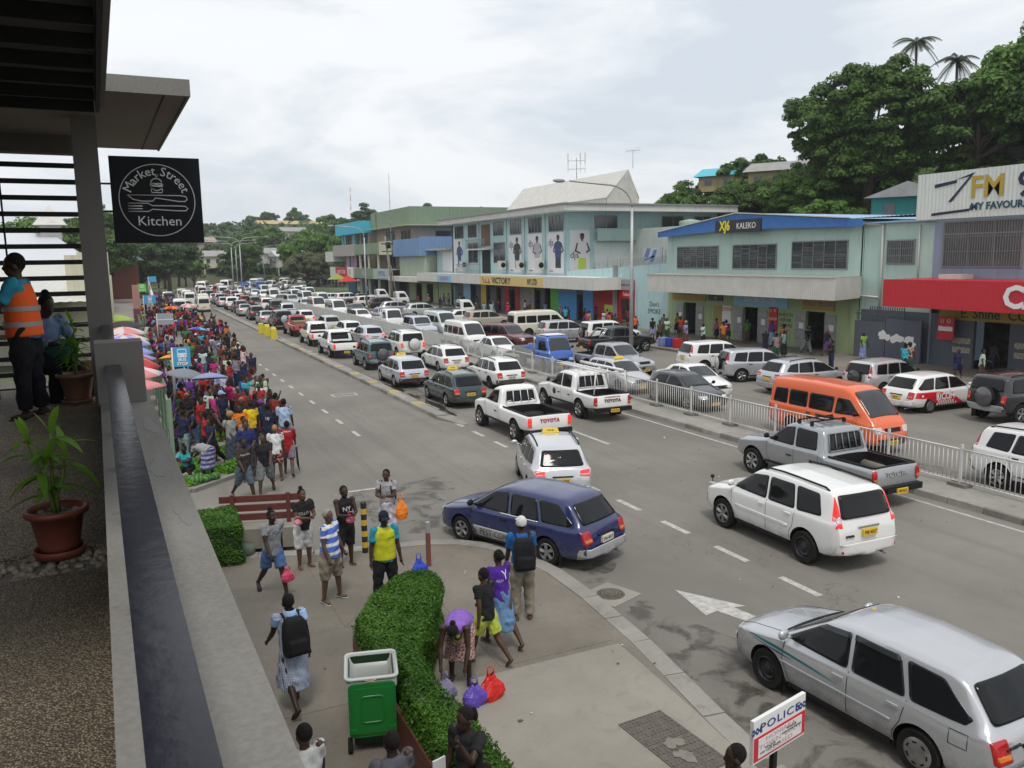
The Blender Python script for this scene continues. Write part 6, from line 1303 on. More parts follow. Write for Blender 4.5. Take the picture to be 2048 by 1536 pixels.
# bus stop and other signs by the market
def busstop(x, y, h, label, w_=.62, txt=True, col=(.05, .32, .58), rz=0):
 t = thing('bus_stop_sign', label, 'sign', (x, y, .09), R(rz)); obj('pole', MB().tube([(0, 0, 0), (0, 0, h)], .045, 8), M_galv, t)
 bd = obj('board', MB().box(.05, .05 + w_, -.02, .02, h - .78, h), mat('sign_col%.2f' % col[0], col, .5), t)
 if txt:
  g = MB(); c = .05 + w_ / 2; g.box(c - .17, c + .17, -.026, -.018, h - .40, h - .07); obj('bus_symbol', g, M_white, bd); g = MB(); g.box(c - .145, c + .145, -.032, -.025, h - .22, h - .1).box(c - .13, c - .09, -.032, -.025, h - .34, h - .3).box(c + .09, c + .13, -.032, -.025, h - .34, h - .3).box(c - .012, c + .012, -.034, -.024, h - .22, h - .1); obj('bus_windows', g, MATS['sign_col%.2f' % col[0]], bd)
  wall_text('lettering', 'BUS\nSTOP', .17, (c, -.026, h - .58), '-y', M_white, bd, ext=.002, bold=.006)
 return t
busstop(1.6, 35.4, 3.0, 'blue bus stop sign on a grey pole above the market crowd', rz=-8)
t = busstop(2.0, 62, 2.9, 'plain grey notice sign on a pole in the crowd', 1.0, False, (.30, .34, .37)); obj('band', MB().box(.05, 1.05, -.028, -.02, 2.45, 2.5), M_white, t)
busstop(1.7, 84, 3.4, 'small blue sign beyond the grey notice sign', 1.0, True); busstop(3.4, 128, 4.5, 'blue sign at the far end of the market wall', 1.0, False)
t = thing('atm_sign', 'bright green ATM sign on a post near the market wall', 'sign', (1.7, 106, .09)); obj('post', MB().tube([(0, 0, 0), (0, 0, 3.8)], .06, 6), M_galv, t); obj('board', MB().box(-.05, .85, -.05, .05, 3.05, 4.0), mat('atm_green', (.10, .52, .04), .5), t); wall_text('lettering', 'ATM', .36, (.4, -.056, 3.25), '-y', M_white, t, ext=.003); obj('panel', MB().box(.15, .65, -.058, -.048, 3.5, 3.9), mat('atm_pale', (.4, .6, .35), .5), t)
t = thing('brick_pillar', 'tall pink brick-red pillar at the end of the green fence', 'pillar', (1.0, 78, 0)); obj('upper', MB().box(-.26, .26, -.3, .3, 2.6, 4.6), mat('pillar_pink', (.38, .20, .17), .8, noise=(4, .4, (.3, .16, .14))), t); obj('lower', MB().box(-.28, .28, -.32, .32, 0, 2.6), mat('pillar_maroon', (.13, .05, .05), .8), t)
# green market fence
M_fgreen = mat('fence_green', (.14, .24, .15), .6, noise=(5, .6, (.22, .27, .2)))
for i in range(16):
 y = 27.5 + i * 3.2
 t = thing('fence_panel', f"green steel fence panel beside the umbrellas, {NUMW[i]} from the near end", 'fence', (1.05, y, .09), 0, 'green market fence panels'); obj('post', MB().box(-.06, .06, -.06, .06, 0, 2.15), M_fgreen, t)
 obj('rail', MB().box(-.03, .03, 0, 3.2, .25, .32), M_fgreen, t); obj('rail', MB().box(-.03, .03, 0, 3.2, 1.85, 1.92), M_fgreen, t); g = MB()
 for k in range(1, 20): g.box(-.012, .012, k * .16 - .012, k * .16 + .012, .32, 1.85)
 o = obj('infill_bars', g, M_fgreen, t); o['kind'] = 'stuff'
# left side: market hall and wall
t = thing('market_hall', 'cream market building with wide pale flat roof beside the street', 'building'); obj('wall', MB().box(-40, -1.6, 62, 62.3, 0, 4.3), W_cream, t); obj('street_wall', MB().box(-1.6, -1.3, 62, 100, 0, 4.9), W_cream, t); obj('roof', MB().corr((-42, 56, 4.2), (40.4, 0, 0), (0, 46, 2.2), .5, .04), M_corrp, t); [obj('pilaster', MB().box(*q), W_cream, t) for q in ((-1.35, -.8, 66, 67, 0, 5.4), (-1.35, -.8, 84, 85, 0, 5.4), (-2.6, -.7, 63, 63.6, 0, 7.2))]; obj('gable_end', MB().box(-3.2, -1.2, 60.4, 61.2, 3.6, 7.0), W_cream, t)
for k in range(9): obj('column', MB().box(-38 + k * 4.2, -37.6 + k * 4.2, 61.6, 62, 0, 4.2), W_sage, t)
t = thing('church_hall', 'white hall with pointed roof and small turret behind the market', 'building'); obj('roof', MB().add([(-22, 118, 5.5), (-2, 118, 5.5), (-2, 138, 5.5), (-22, 138, 5.5), (-8, 128, 10.6), (-15, 128, 10.6)], [(0, 1, 4, 5), (1, 2, 4), (2, 3, 5, 4), (3, 0, 5)]), mat('roof_palewhite', (.55, .57, .60), .5), t); obj('wall', MB().box(-21, -3, 119, 137, 0, 5.5), W_white, t); obj('turret', MB().box(-9.2, -6.8, 127, 129, 9.6, 11.6).add([(-10, 126, 11.6), (-6, 126, 11.6), (-6, 130, 11.6), (-10, 130, 11.6), (-8, 128, 14.2)], [(0, 1, 4), (1, 2, 4), (2, 3, 4), (3, 0, 4)]), W_white, t)
t = thing('white_wall', 'long white boundary wall behind the far market crowd', 'wall'); obj('wall', MB().add([(3.2, 112, 0), (5.0, 190, 0), (5.0, 190, 2.4), (3.2, 112, 2.3), (3.5, 112, 0), (5.3, 190, 0), (5.3, 190, 2.4), (3.5, 112, 2.3)], [(0, 1, 2, 3), (5, 4, 7, 6), (3, 2, 6, 7), (0, 3, 7, 4)]), W_white, t)
g = MB()
for k in range(14): g.tube([(3.9 + k * .03, 140 + k * 1.6, 2.3), (3.9 + k * .03, 140 + k * 1.6, 3.9)], .05, 4)
for z in (3.1, 3.9): g.tube([(3.9, 140, z), (4.3, 161, z)], .05, 4)
o = obj('wall_railing', g, M_fwhite, t); o['kind'] = 'stuff'
t = thing('brick_house', 'red brick house with grey metal roof behind the left trees', 'house'); obj('wall', MB().box(-8, 3.0, 168, 180, 0, 7), mat('brick_red_far', (.25, .09, .06), .9), t); obj('roof', MB().add([(-9, 166, 7), (4, 166, 7), (4, 182, 7), (-9, 182, 7), (-3, 166, 12), (-3, 182, 12)], [(0, 1, 4), (1, 2, 5, 4), (2, 3, 5), (3, 0, 4, 5)]), mat('roof_palewhite'), t)
# ------------------------------------------------------------------ people
def skin_build(t, b, tcn, L):
 oi = nnode(t, 'ShaderNodeObjectInfo'); L(oi.outputs['Color'], b.inputs['Base Color']); b.inputs['Roughness'].default_value = .5; b.inputs['Specular IOR Level'].default_value = .35
M_skin = mat('skin', build=skin_build)
M_cloth = mat('cloth', objcol=True, rough=.9, spec=.2, noise=(9, .35, (.03, .03, .03)), bump=(12, .5))
M_hair = mat('hair', (.012, .010, .009), .8, spec=.2, bump=(70, 1.)); M_hairb = mat('hair_sun_bleached', (.30, .19, .08), .8, bump=(70, 1.)); M_hairg = mat('hair_grey', (.28, .27, .26), .8, bump=(70, 1.))
def folds(me, a=.008, f=30.):
 n = len(me.vertices); c = np.empty(n * 3); q = np.empty(n * 3); me.vertices.foreach_get('co', c); me.vertex_normals.foreach_get('vector', q); c = c.reshape(-1, 3); x, y, z = c.T
 k = np.sin(x * f + 2.1 * np.sin(z * f * .5) + y * 9) * np.cos(z * f * .42 + 1.7 * np.sin(x * f * .6)) + .6 * np.sin(z * f * 1.1 + 3 * np.sin(y * 25) + x * 13)
 me.vertices.foreach_set('co', (c + q.reshape(-1, 3) * (a * k)[:, None]).ravel()); me.update(); return me
M_eye = mat('eye', (.5, .48, .45), .3)
def remesh(g, vs=.014, sm=2):
 o = bpy.data.objects.new('tmp', g.mesh()); TMP.objects.link(o)
 m = o.modifiers.new('r', 'REMESH'); m.mode = 'VOXEL'; m.voxel_size = vs; m.use_smooth_shade = True
 if sm: s_ = o.modifiers.new('s', 'SMOOTH'); s_.factor = .5; s_.iterations = sm
 return apply_mods(o)
def pose(lean=3, la=(8, 8, 12), ra=(8, 8, 12), ll=(0, 3, 0), rl=(0, 3, 0), head=(0, 0), zoff=None, lin=0, rin=0, fat=1., hipback=0.):
 """angles in degrees: arm (forward, out, elbow), leg (forward, out, knee); lin/rin: forearm turned inwards"""
 J = {}; l = R(lean); t_ = Vector((0, math.sin(l), math.cos(l)))
 def leg(s, a):
  f, o, k = map(R, a); th = Vector((s * math.sin(o), math.sin(f), -math.cos(f))).normalized(); sh = Vector((s * math.sin(o) * .4, math.sin(f - k), -math.cos(f - k))).normalized()
  hip = Vector((s * .085, 0, -.02)); kn = hip + th * .435; an = kn + sh * .415
  fa = max(min(f - k, .5), -1.0); toe = an + Vector((s * .03, .14 * math.cos(fa), -.055 + .14 * math.sin(fa) * .9)); return hip, kn, an, toe
 L_, R_ = leg(-1, ll), leg(1, rl); low = min(q[2].z for q in (L_, R_)) - .075; zp = -low if zoff is None else zoff
 P = Vector((0, -hipback, zp)); J['P'] = P; J['t'] = t_
 J['legs'] = [[P + q for q in L_], [P + q for q in R_]]
 J['neck'] = P + t_ * .515; hp, hy = R(head[0]), R(head[1]); hd = Vector((math.sin(hy) * .2, math.sin(l * .7 + hp), math.cos(l * .7 + hp))).normalized()
 J['head'] = J['neck'] + hd * .135; J['hd'] = hd; J['hy'] = hy; J['hp'] = l * .7 + hp
 def arm(s, a, inn):
  f, o, e = map(R, a); sh = P + t_ * .465 + Vector((s * .175, 0, 0)); f0 = f + l * .4
  up = Vector((s * math.sin(o), math.sin(f0) * math.cos(o), -math.cos(f0) * math.cos(o))).normalized(); el = sh + up * .285
  fo = Vector((s * math.sin(o) * .6 - s * math.sin(R(inn)), math.sin(f0 + e), -math.cos(f0 + e))).normalized(); wr = el + fo * .25; return sh, el, wr, fo
 J['arms'] = [arm(-1, la, lin), arm(1, ra, rin)]; J['fat'] = fat; return J
def body_mesh(J, vs=.013):
 g = MB(); P, t_, f = J['P'], J['t'], J['fat']
 g.tube([P - t_ * .08, P, P + t_ * .15, P + t_ * .32, P + t_ * .44, P + t_ * .5], [(.13 * f, .10 * f), (.155 * f, .115 * f), (.135 * f, .105 * f), (.155, .11), (.13, .085), (.06, .055)], 16)
 g.tube([J['neck'] - t_ * .05, J['neck'] + J['hd'] * .08], .055, 10)
 H = J['head']; hy, hp = J['hy'], J['hp']; Rm = Euler((-hp, 0, -hy)).to_matrix()
 def hb(c, r): 
  q = MB(); q.ball((0, 0, 0), r, 14, 10); g.add([H + Rm @ (Vector(v) + Vector(c)) for v in q.v], q.f)
 hb((0, 0, .015), (.078, .097, .108)); hb((0, .035, -.055), (.06, .062, .06)); hb((0, .098, -.018), (.018, .022, .026)); hb((-.08, -.005, -.01), (.014, .022, .032)); hb((.08, -.005, -.01), (.014, .022, .032)); hb((0, .088, -.062), (.028, .014, .011))
 for s, (sh, el, wr, fo) in zip((-1, 1), J['arms']):
  g.ball(sh, .066, 10, 8); g.tube([sh, sh.lerp(el, .5), el, el.lerp(wr, .35), wr], [.055, .048, .04, .041, .027], 10)
  side = Vector((0, 1, 0)) - fo * fo.y; side = side.normalized() if side.length > .1 else Vector((0, 0, 1)); nrm = fo.cross(side)
  g.tube([wr, wr + fo * .03, wr + fo * .085], [(.026, .02), (.034, .018), (.034, .016)], 8)
  curl = nrm * (-s if nrm.x * s > 0 else s) * 1.0
  for k, ln in enumerate((.066, .076, .072, .056)):
   b_ = wr + fo * .08 + side * (.033 - k * .022); m_ = b_ + fo * ln * .55 + curl * .006; g.tube([b_, m_, m_ + fo * ln * .4 + curl * .022], [.0095, .009, .007], 6)
  b_ = wr + fo * .03 + side * .028; g.tube([b_, b_ + side * .03 + fo * .025, b_ + side * .036 + fo * .055], [.012, .0105, .008], 6)
 for hip, kn, an, toe in J['legs']:
  g.tube([hip + Vector((0, 0, .05)), hip.lerp(kn, .45), kn, kn.lerp(an, .3), kn.lerp(an, .7), an], [.092 * f, .08 * f, .058, .058, .042, .036], 12)
  g.tube([an + (an - toe) * .45 + Vector((0, 0, -.045)), an + Vector((0, 0, -.045)), toe.lerp(an, .3) + Vector((0, 0, .0)), toe], [(.03, .028), (.038, .034), (.044, .024), (.03, .015)], 10)
 return remesh(g, vs)
def shirt_mesh(J, sleeve=.55, length=.10, loose=.02, vs=.017):
 g = MB(); P, t_, f = J['P'], J['t'], J['fat']; l = loose
 g.tube([P - t_ * length, P, P + t_ * .15, P + t_ * .32, P + t_ * .44, P + t_ * .505], [(.158 * f + l, .118 * f + l), (.158 * f + l, .118 * f + l), (.142 * f + l, .11 * f + l), (.158 + l, .112 + l), (.135 + l, .09 + l * .7), (.072, .066)], 18)
 for sh, el, wr, fo in J['arms']:
  if sleeve <= 0: continue
  g.ball(sh, .071, 10, 8)
  if sleeve <= 1: g.tube([sh, sh.lerp(el, sleeve * .5), sh.lerp(el, sleeve)], [.068, .064, .064], 12)
  else: g.tube([sh, el, el.lerp(wr, sleeve - 1)], [.072, .056, .043], 12)
 return folds(remesh(g, vs, 1))
def lower_mesh(J, kind, vs=.018):
 g = MB(); P, t_, f = J['P'], J['t'], J['fat']
 if kind in ('skirt', 'longskirt', 'miniskirt'):
  zk = {'skirt': .55, 'longskirt': .75, 'miniskirt': .36}[kind]; mid = [(a + b) / 2 for a, b in zip(J['legs'][0][1], J['legs'][1][1])]; M_ = Vector(mid)
  sp = abs(J['legs'][0][1].x - J['legs'][1][1].x) / 2 + .09; spy = abs(J['legs'][0][1].y - J['legs'][1][1].y) / 2 + .12
  d_ = (M_ - P); d_ = Vector((0, d_.y * .8, d_.z)); e = P + d_ * (zk / .435)
  g.tube([P + t_ * .10, P, P.lerp(e, .35), P.lerp(e, .7), e], [(.15 * f, .12 * f), (.175 * f, .145 * f), (.20 * f, .17), (max(.215, sp), max(.19, spy)), (max(.235, sp + .03), max(.21, spy + .03))], 20)
  return folds(remesh(g, vs, 1), .012, 26)
 fr = {'shorts': .82, 'longshorts': 1.12, 'trousers': 1.94, 'brief': .45}[kind]; loose = {'shorts': .022, 'longshorts': .026, 'trousers': .018, 'brief': .018}[kind]
 g.tube([P + t_ * .10, P + t_ * .02, P - Vector((0, 0, .10))], [(.148 * f, .115 * f), (.166 * f, .13 * f), (.15 * f, .12 * f)], 16)
 for hip, kn, an, toe in J['legs']:
  h0 = hip + Vector((0, 0, .04))
  if fr <= 1: g.tube([h0, hip.lerp(kn, fr * .5), hip.lerp(kn, fr)], [.098 * f + loose * .5, .092 * f + loose, .08 * f + loose * 1.4], 14)
  else: g.tube([h0, hip.lerp(kn, .5), kn, kn.lerp(an, (fr - 1) * .6), kn.lerp(an, fr - 1)], [.098 * f + loose * .5, .09 * f + loose, .066 + loose, .062 + loose, .056 + loose], 14)
 return folds(remesh(g, vs, 1))
def hair_mesh(J, kind):
 g = MB(); H = J['head']; Rm = Euler((-J['hp'], 0, -J['hy'])).to_matrix()
 def hb(c, r, n=14, m=10):
  q = MB(); q.ball((0, 0, 0), r, n, m); g.add([H + Rm @ (Vector(v) + Vector(c)) for v in q.v], q.f, 0, True)
 if kind == 'short': hb((0, -.02, .034), (.084, .093, .103))
 elif kind == 'afro': hb((0, -.03, .055), (.115, .118, .115))
 elif kind == 'bun': hb((0, -.02, .034), (.084, .095, .103)); hb((0, -.06, .14), (.045, .045, .045))
 elif kind == 'backbun': hb((0, -.02, .034), (.085, .096, .104)); hb((0, -.125, .03), (.045, .045, .045))
 elif kind == 'pony': hb((0, -.02, .034), (.085, .096, .104)); hb((0, -.14, -.03), (.03, .04, .09))
 elif kind == 'cap':
  hb((0, -.012, .042), (.09, .106, .106)); q = MB(); q.ball((0, .12, .055), (.075, .075, .012), 14, 6); g.add([H + Rm @ Vector(v) for v in q.v], q.f, 0, True)
 return g.mesh(kind)
def face_mesh(J):
 g = MB(); H = J['head']; Rm = Euler((-J['hp'], 0, -J['hy'])).to_matrix()
 for s in (-1, 1):
  q = MB(); q.ball((s * .032, .088, .012), (.014, .008, .008), 8, 6); g.add([H + Rm @ Vector(v) for v in q.v], q.f, 0, True); q = MB(); q.ball((s * .032, .094, .012), (.007, .005, .007), 8, 6); g.add([H + Rm @ Vector(v) for v in q.v], q.f, 1, True)
 return g.mesh('eyes')
SKIN = [(.055, .028, .018), (.075, .038, .023), (.04, .021, .014), (.10, .052, .032), (.065, .033, .02)]
_pm = {}
POSES = {}
def pm(key, fn):
 if key not in _pm: _pm[key] = fn()
 return _pm[key]
def person(pk, label, x, y, z, face, shirt, low, lowc, hair='short', skin=0, sc=1., sleeve=.55, length=.10, group=None, shirtm=None, lowm=None, hairm=None, feet=None, hairc=None, eyes=False, name='person'):
 """face: degrees counter-clockwise from up-street (+Y)"""
 J = POSES[pk]; t = thing(name, label, 'person', (x, y, z), R(face), group); t.scale = (sc, sc, sc)
 b = obj_shared('body', pm((pk, 'b'), lambda: setm(body_mesh(J), M_skin)), t, SKIN[skin])
 if shirt: s_ = obj_shared('shirt', pm((pk, 's', sleeve, length), lambda: setm(shirt_mesh(J, sleeve, length), M_cloth)), t, shirt, shirtm)
 if low: obj_shared({'trousers': 'trousers', 'shorts': 'shorts', 'longshorts': 'shorts', 'brief': 'shorts'}.get(low, 'skirt'), pm((pk, low), lambda: setm(lower_mesh(J, low), M_cloth)), t, lowc, lowm)
 if hair: 
  o = obj_shared('cap' if hair == 'cap' else 'hair', pm((pk, 'h', hair), lambda: setm(hair_mesh(J, hair), M_hair)), t, hairc or (0, 0, 0), M_cloth if hair == 'cap' else hairm)
  if hair == 'cap': obj_shared('hair', pm((pk, 'h', 'short'), lambda: setm(hair_mesh(J, 'short'), M_hair)), t, (0, 0, 0))
 if eyes: obj_shared('eyes', pm((pk, 'e'), lambda: setm(face_mesh(J), [M_eye, M_ink])), t, (0, 0, 0))
 if feet:
  k = (pk, 'f')
  def mk():
   g = MB()
   for hip, kn, an, toe in J['legs']:
    d_ = (toe - an); 
    a, c = an + (an - toe) * .5 + Vector((0, 0, -.07)), toe + d_ * .08 + Vector((0, 0, -.018))
    g.tube([a, a.lerp(c, .35), a.lerp(c, .75), c], [(.036, .009), (.04, .011), (.05, .011), (.038, .009)], 10)
   return g.mesh('f')
  obj_shared('sandals', pm(k, mk), t, feet, M_cloth)
 return t
POSES.update(
 stand=pose(), stand2=pose(2, (12, 6, 70), (2, 10, 14), (4, 5, 6), (-2, 3, 0), lin=35), cross=pose(3, (25, 5, 75), (25, 5, 70), lin=50, rin=50), walk=pose(5, (-18, 6, 18), (22, 6, 22), (22, 2, 8), (-20, 2, 22)), walk2=pose(5, (24, 6, 20), (-16, 8, 12), (-18, 2, 30), (20, 2, 6)),
 phone=pose(4, (60, 12, 95), (5, 8, 15), (2, 3, 4), (-3, 4, 2), (8, 10), lin=20), squat=pose(25, (50, 10, 40), (45, 10, 45), (95, 14, 118), (85, 14, 110), zoff=.30, lin=30, rin=30), bend=pose(80, (-14, 6, 12), (-18, 8, 14), (14, 6, 12), (6, 5, 6), (20, 0), lin=10, rin=10, hipback=.12, fat=1.2), reach=pose(10, (70, 10, 10), (10, 10, 20), (10, 3, 6), (-8, 3, 4)), sit=pose(8, (30, 8, 60), (28, 8, 55), (82, 8, 84), (80, 8, 80), (18, 0), zoff=.47, lin=35, rin=35),
 belly=pose(0, (4, 12, 18), (6, 12, 20), (6, 8, 4), (-4, 8, 0), (0, 12), fat=1.25), guard=pose(1, (4, 10, 12), (4, 12, 10), (2, 6, 0), (-1, 6, 0), (8, 0), fat=1.02), vestman=pose(2, (30, 10, 55), (2, 8, 8), (3, 3, 2), (-3, 4, 2), (4, -10), fat=1.15, lin=20),
 cross_l=pose(8, (10, 6, 60), (-5, 10, 15), (20, 2, 6), (-24, 2, 40)))
P_ = person
YEL, DEN, BLK, WHT, GRY, NVY = (.60, .62, .02), (.10, .18, .34), (.015, .015, .017), (.68, .68, .68), (.32, .32, .33), (.02, .025, .07)
def stripes(name, c1, c2, sc_, axis=2, thr=.5, c3=None):
 def f(t, b, tcn, L):
  s_ = nnode(t, 'ShaderNodeSeparateXYZ'); L(tcn.outputs['Object'], s_.inputs[0]); m = nnode(t, 'ShaderNodeMath', operation='MULTIPLY'); L(s_.outputs[axis], m.inputs[0]); m.inputs[1].default_value = sc_
  fr = nnode(t, 'ShaderNodeMath', operation='FRACT'); L(m.outputs[0], fr.inputs[0]); gt_ = nnode(t, 'ShaderNodeMath', operation='GREATER_THAN'); L(fr.outputs[0], gt_.inputs[0]); gt_.inputs[1].default_value = thr
  c = mixc(t, gt_.outputs[0], c1, c2, L)
  if c3:
   g3 = nnode(t, 'ShaderNodeMath', operation='GREATER_THAN'); L(fr.outputs[0], g3.inputs[0]); g3.inputs[1].default_value = (1 + thr) / 2; c = mixc(t, g3.outputs[0], c, c3, L)
  L(c, b.inputs['Base Color']); b.inputs['Roughness'].default_value = .9
 return mat(name, build=f)
def plaid(name, base, line, sc_, dirs=('X', 'Z')):
 def f(t, b, tcn, L):
  w = [nnode(t, 'ShaderNodeTexWave', Scale=sc_, bands_direction=q) for q in dirs]
  for q in w: L(tcn.outputs['Object'], q.inputs['Vector'])
  c = mixc(t, ramp(t, w[0].outputs[1], .55, .7, L, 0, .6), base, line, L); c = mixc(t, ramp(t, w[1].outputs[1], .55, .7, L, 0, .6), c, line, L); L(c, b.inputs['Base Color']); b.inputs['Roughness'].default_value = .9
 return mat(name, build=f)
def spots(name, base, sp_, sc_, thr=.45):
 def f(t, b, tcn, L):
  v = nnode(t, 'ShaderNodeTexVoronoi', Scale=sc_); L(tcn.outputs['Object'], v.inputs['Vector']); L(mixc(t, ramp(t, v.outputs[0], thr, thr - .08, L), base, sp_, L), b.inputs['Base Color']); b.inputs['Roughness'].default_value = .9
 return mat(name, build=f)
def project_text(par, s, size, mat_, z, front=True, sx=1., off=.006, dx=0., key='shirt'):
 """lettering laid on the front or back of a shirt"""
 sh = [c for c in par.children if c.name.startswith(key)][0]; me = sh.data; bv = BVHTree.FromPolygons([v.co for v in me.vertices], [p.vertices for p in me.polygons])
 tm = text_mesh(s, size, 0, sx=sx)
 bm = bmesh.new(); bm.from_mesh(tm); bmesh.ops.triangulate(bm, faces=bm.faces); bmesh.ops.subdivide_edges(bm, edges=[e for e in bm.edges if e.calc_length() > .03], cuts=2); bm.to_mesh(tm); bm.free()
 sg = 1 if front else -1
 for v in tm.vertices:
  x, zz = v.co.x * (-sg) + dx, v.co.y + z; h = bv.ray_cast(Vector((x, sg * 1.0, zz)), Vector((0, -sg, 0)))
  v.co = (x, (h[0].y if h[0] else 0) + sg * off, zz)
 return obj('shirt_lettering', tm, mat_, par)
def backpack(par, col, name_='backpack', w_=.15, h_=.22, z=1.17, y=-.2, lab=None):
 g = MB(); g.add([(sx_ * w_ * kx, y + .1 * sy_ * ky, z + h_ * hz_) for hz_, kx, ky in ((-1, .85, .8), (-.9, 1, 1), (.55, .95, 1), (.9, .75, .8), (1, .5, .5)) for sx_, sy_ in ((-1, -1), (1, -1), (1, 1), (-1, 1))], [(q * 4 + i, q * 4 + (i + 1) % 4, q * 4 + 4 + (i + 1) % 4, q * 4 + 4 + i) for q in range(4) for i in range(4)] + [(3, 2, 1, 0), (16, 17, 18, 19)]); g.box(-w_ * .75, w_ * .75, y - .15, y - .05, z - h_ * .8, z - h_ * .1)
 for s in (-1, 1): g.tube([(s * .1, y + .06, z + h_ * .75), (s * .115, .0, z + .29), (s * .12, .13, z + .16), (s * .13, .11, z - .05), (s * .12, y + .04, z - h_ * .7)], .02, 6)
 me = remesh(g, .016, 4); o = obj('backpack', me, M_cloth, None, color=col); o.matrix_world = Matrix.Translation(par.location) @ par.rotation_euler.to_matrix().to_4x4() @ Matrix.Diagonal((*par.scale, 1))
 return tag(o, lab, 'backpack')
def bag(x, y, z, col, label, r=.13, h=.3, rz=0, mat_=None):
 g = MB(); rr = random.Random(label); n = 22
 prof = [(.02, 0), (r * .8, .0), (r, h * .3), (r * .85, h * .6), (r * .5, h * .85), (r * .3, h * 1.0), (r * .2, h * 1.06)]; vs = []
 for k, (a, hh) in enumerate(prof):
  for j in range(n):
   an = 2 * math.pi * j / n; q = a * (1 + (.15 * math.sin(3 * an + k) + .13 * rr.uniform(-1, 1)) * (0 < k)); vs.append((1.12 * q * math.cos(an), .72 * q * math.sin(an), hh * (1 + .06 * rr.uniform(-1, 1))))
 g.add(vs, [(i * n + j, i * n + (j + 1) % n, (i + 1) * n + (j + 1) % n, (i + 1) * n + j) for i in range(len(prof) - 1) for j in range(n)] + [tuple(range(n - 1, -1, -1))], 0, False)
 g.tube([(-.05, 0, h), (-.04, 0, h * 1.35), (.04, 0, h * 1.35), (.05, 0, h)], .012, 5)
 m_ = mat_ or mat('plastic_bag', objcol=True, rough=.35, spec=.5, bump=(14, 1.))
 return tag(obj('shopping_bag', g, m_, None, (x, y, z), R(rz), color=col), label, 'bag')
Z0 = ZP + .006
M_lt = mat('print_white', (.62, .62, .62), .8)
FGR = None
a = P_('walk', 'woman in grey lettered t-shirt and denim shorts walking towards the cafe', 2.2, 15.65, Z0, 200, (.30, .31, .32), 'shorts', (.09, .17, .36), 'bun', 2, 1.0, feet=(.05, .04, .12), eyes=True); project_text(a, 'JEANS', .12, mat('print_slate', (.08, .11, .13), .8), 1.25)
bag(2.42, 15.45, .40, (.65, .06, .16), 'pink plastic bag carried by the woman in the grey lettered shirt', .11, .22)
a = P_('cross', 'woman in black printed t-shirt and white three-quarter trousers', 3.0, 16.8, Z0, 195, BLK, 'longshorts', WHT, 'bun', 3, .98, feet=(.2, .12, .08), eyes=True); project_text(a, 'HELLO IT', .09, M_lt, 1.22)
bag(2.86, 16.55, 1.12, (.6, .2, .25), 'pink bundle held by the woman in the black printed shirt', .07, .12)
a = P_('cross', 'man in black sports tank top looking down at a pink parcel', 3.8, 16.5, Z0, 190, BLK, 'longshorts', BLK, 'short', 2, 1.0, sleeve=0, length=.18, feet=(.3, .2, .14)); project_text(a, 'NY', .13, M_lt, 1.25)
bag(3.86, 16.22, 1.12, (.62, .15, .2), 'pink parcel held by the man in the black tank top', .09, .16)
P_('belly', 'grey haired man in blue and white striped polo and khaki shorts', 3.12, 14.85, Z0, 225, (.1, .2, .6), 'longshorts', (.27, .23, .18), 'short', 3, 1.03, .6, shirtm=stripes('polo_stripes', (.07, .16, .55), (.66, .66, .66), 6.2, 2, .62), hairm=M_hairg, feet=(.35, .5, .45))
gd = P_('guard', 'security guard in yellow safety vest, teal shirt and dark cap', 3.95, 14.1, Z0, 180, (.02, .30, .42), 'trousers', (.014, .014, .016), 'cap', 2, 1.06, .7, hairc=(.012, .015, .03), feet=(.02, .02, .02), eyes=True)
me = remesh((lambda J: MB().tube([J['P'] - J['t'] * .06, J['P'] + J['t'] * .15, J['P'] + J['t'] * .34, J['P'] + J['t'] * .45], [(.2, .158), (.188, .148), (.195, .148), (.185, .13)], 20).tube([J['P'] + J['t'] * .43, J['P'] + J['t'] * .5], [(.18, .125), (.1, .09)], 20))(POSES['guard']), .017, 1); v_ = obj('safety_vest', me, M_cloth, gd, color=YEL)
project_text(gd, 'CWSB', .05, M_tdark, 1.27, dx=-.09, key='safety_vest'); project_text(gd, 'IIIII', .1, M_tdark, 1.1, sx=.08, key='safety_vest')
a = P_('cross', 'woman in grey t-shirt and long white skirt carrying an orange bag', 5.0, 17.45, Z0, 150, (.36, .35, .37), 'longskirt', (.66, .64, .70), 'backbun', 4, .99, feet=(.3, .3, .3))
backpack(a, BLK, lab='black backpack worn by the woman with the white skirt'); bag(5.22, 17.15, .72, (.80, .22, .02), 'orange plastic bag hanging from the arm of the woman in white skirt', .13, .42)
a = P_('walk2', 'schoolgirl in blue gingham dress with black backpack seen from behind', 1.78, 11.35, Z0, 8, (.3, .4, .6), 'skirt', (.3, .4, .6), 'short', 2, 1.0, .35, shirtm=plaid('gingham', (.50, .56, .66), (.06, .09, .2), 16), lowm=MATS.get('gingham') or plaid('gingham', (.5, .56, .66), (.06, .09, .2), 16), feet=(.1, .05, .04))
J = POSES['walk2']; obj('collar', MB().lathe([(.095, 1.40), (.085, 1.46), (.07, 1.47)], 18), mat('collar_blue', (.30, .47, .72), .8), a)
for sh, el, wr, fo in J['arms']: obj('sleeve', remesh(MB().tube([sh + (sh - el) * .12, sh.lerp(el, .3), sh.lerp(el, .42)], [.072, .078, .076], 14), .015, 1), MATS['collar_blue'], a)
bk = backpack(a, (.012, .012, .014), w_=.17, h_=.27, z=1.15, lab='large black backpack on the schoolgirl in gingham'); 
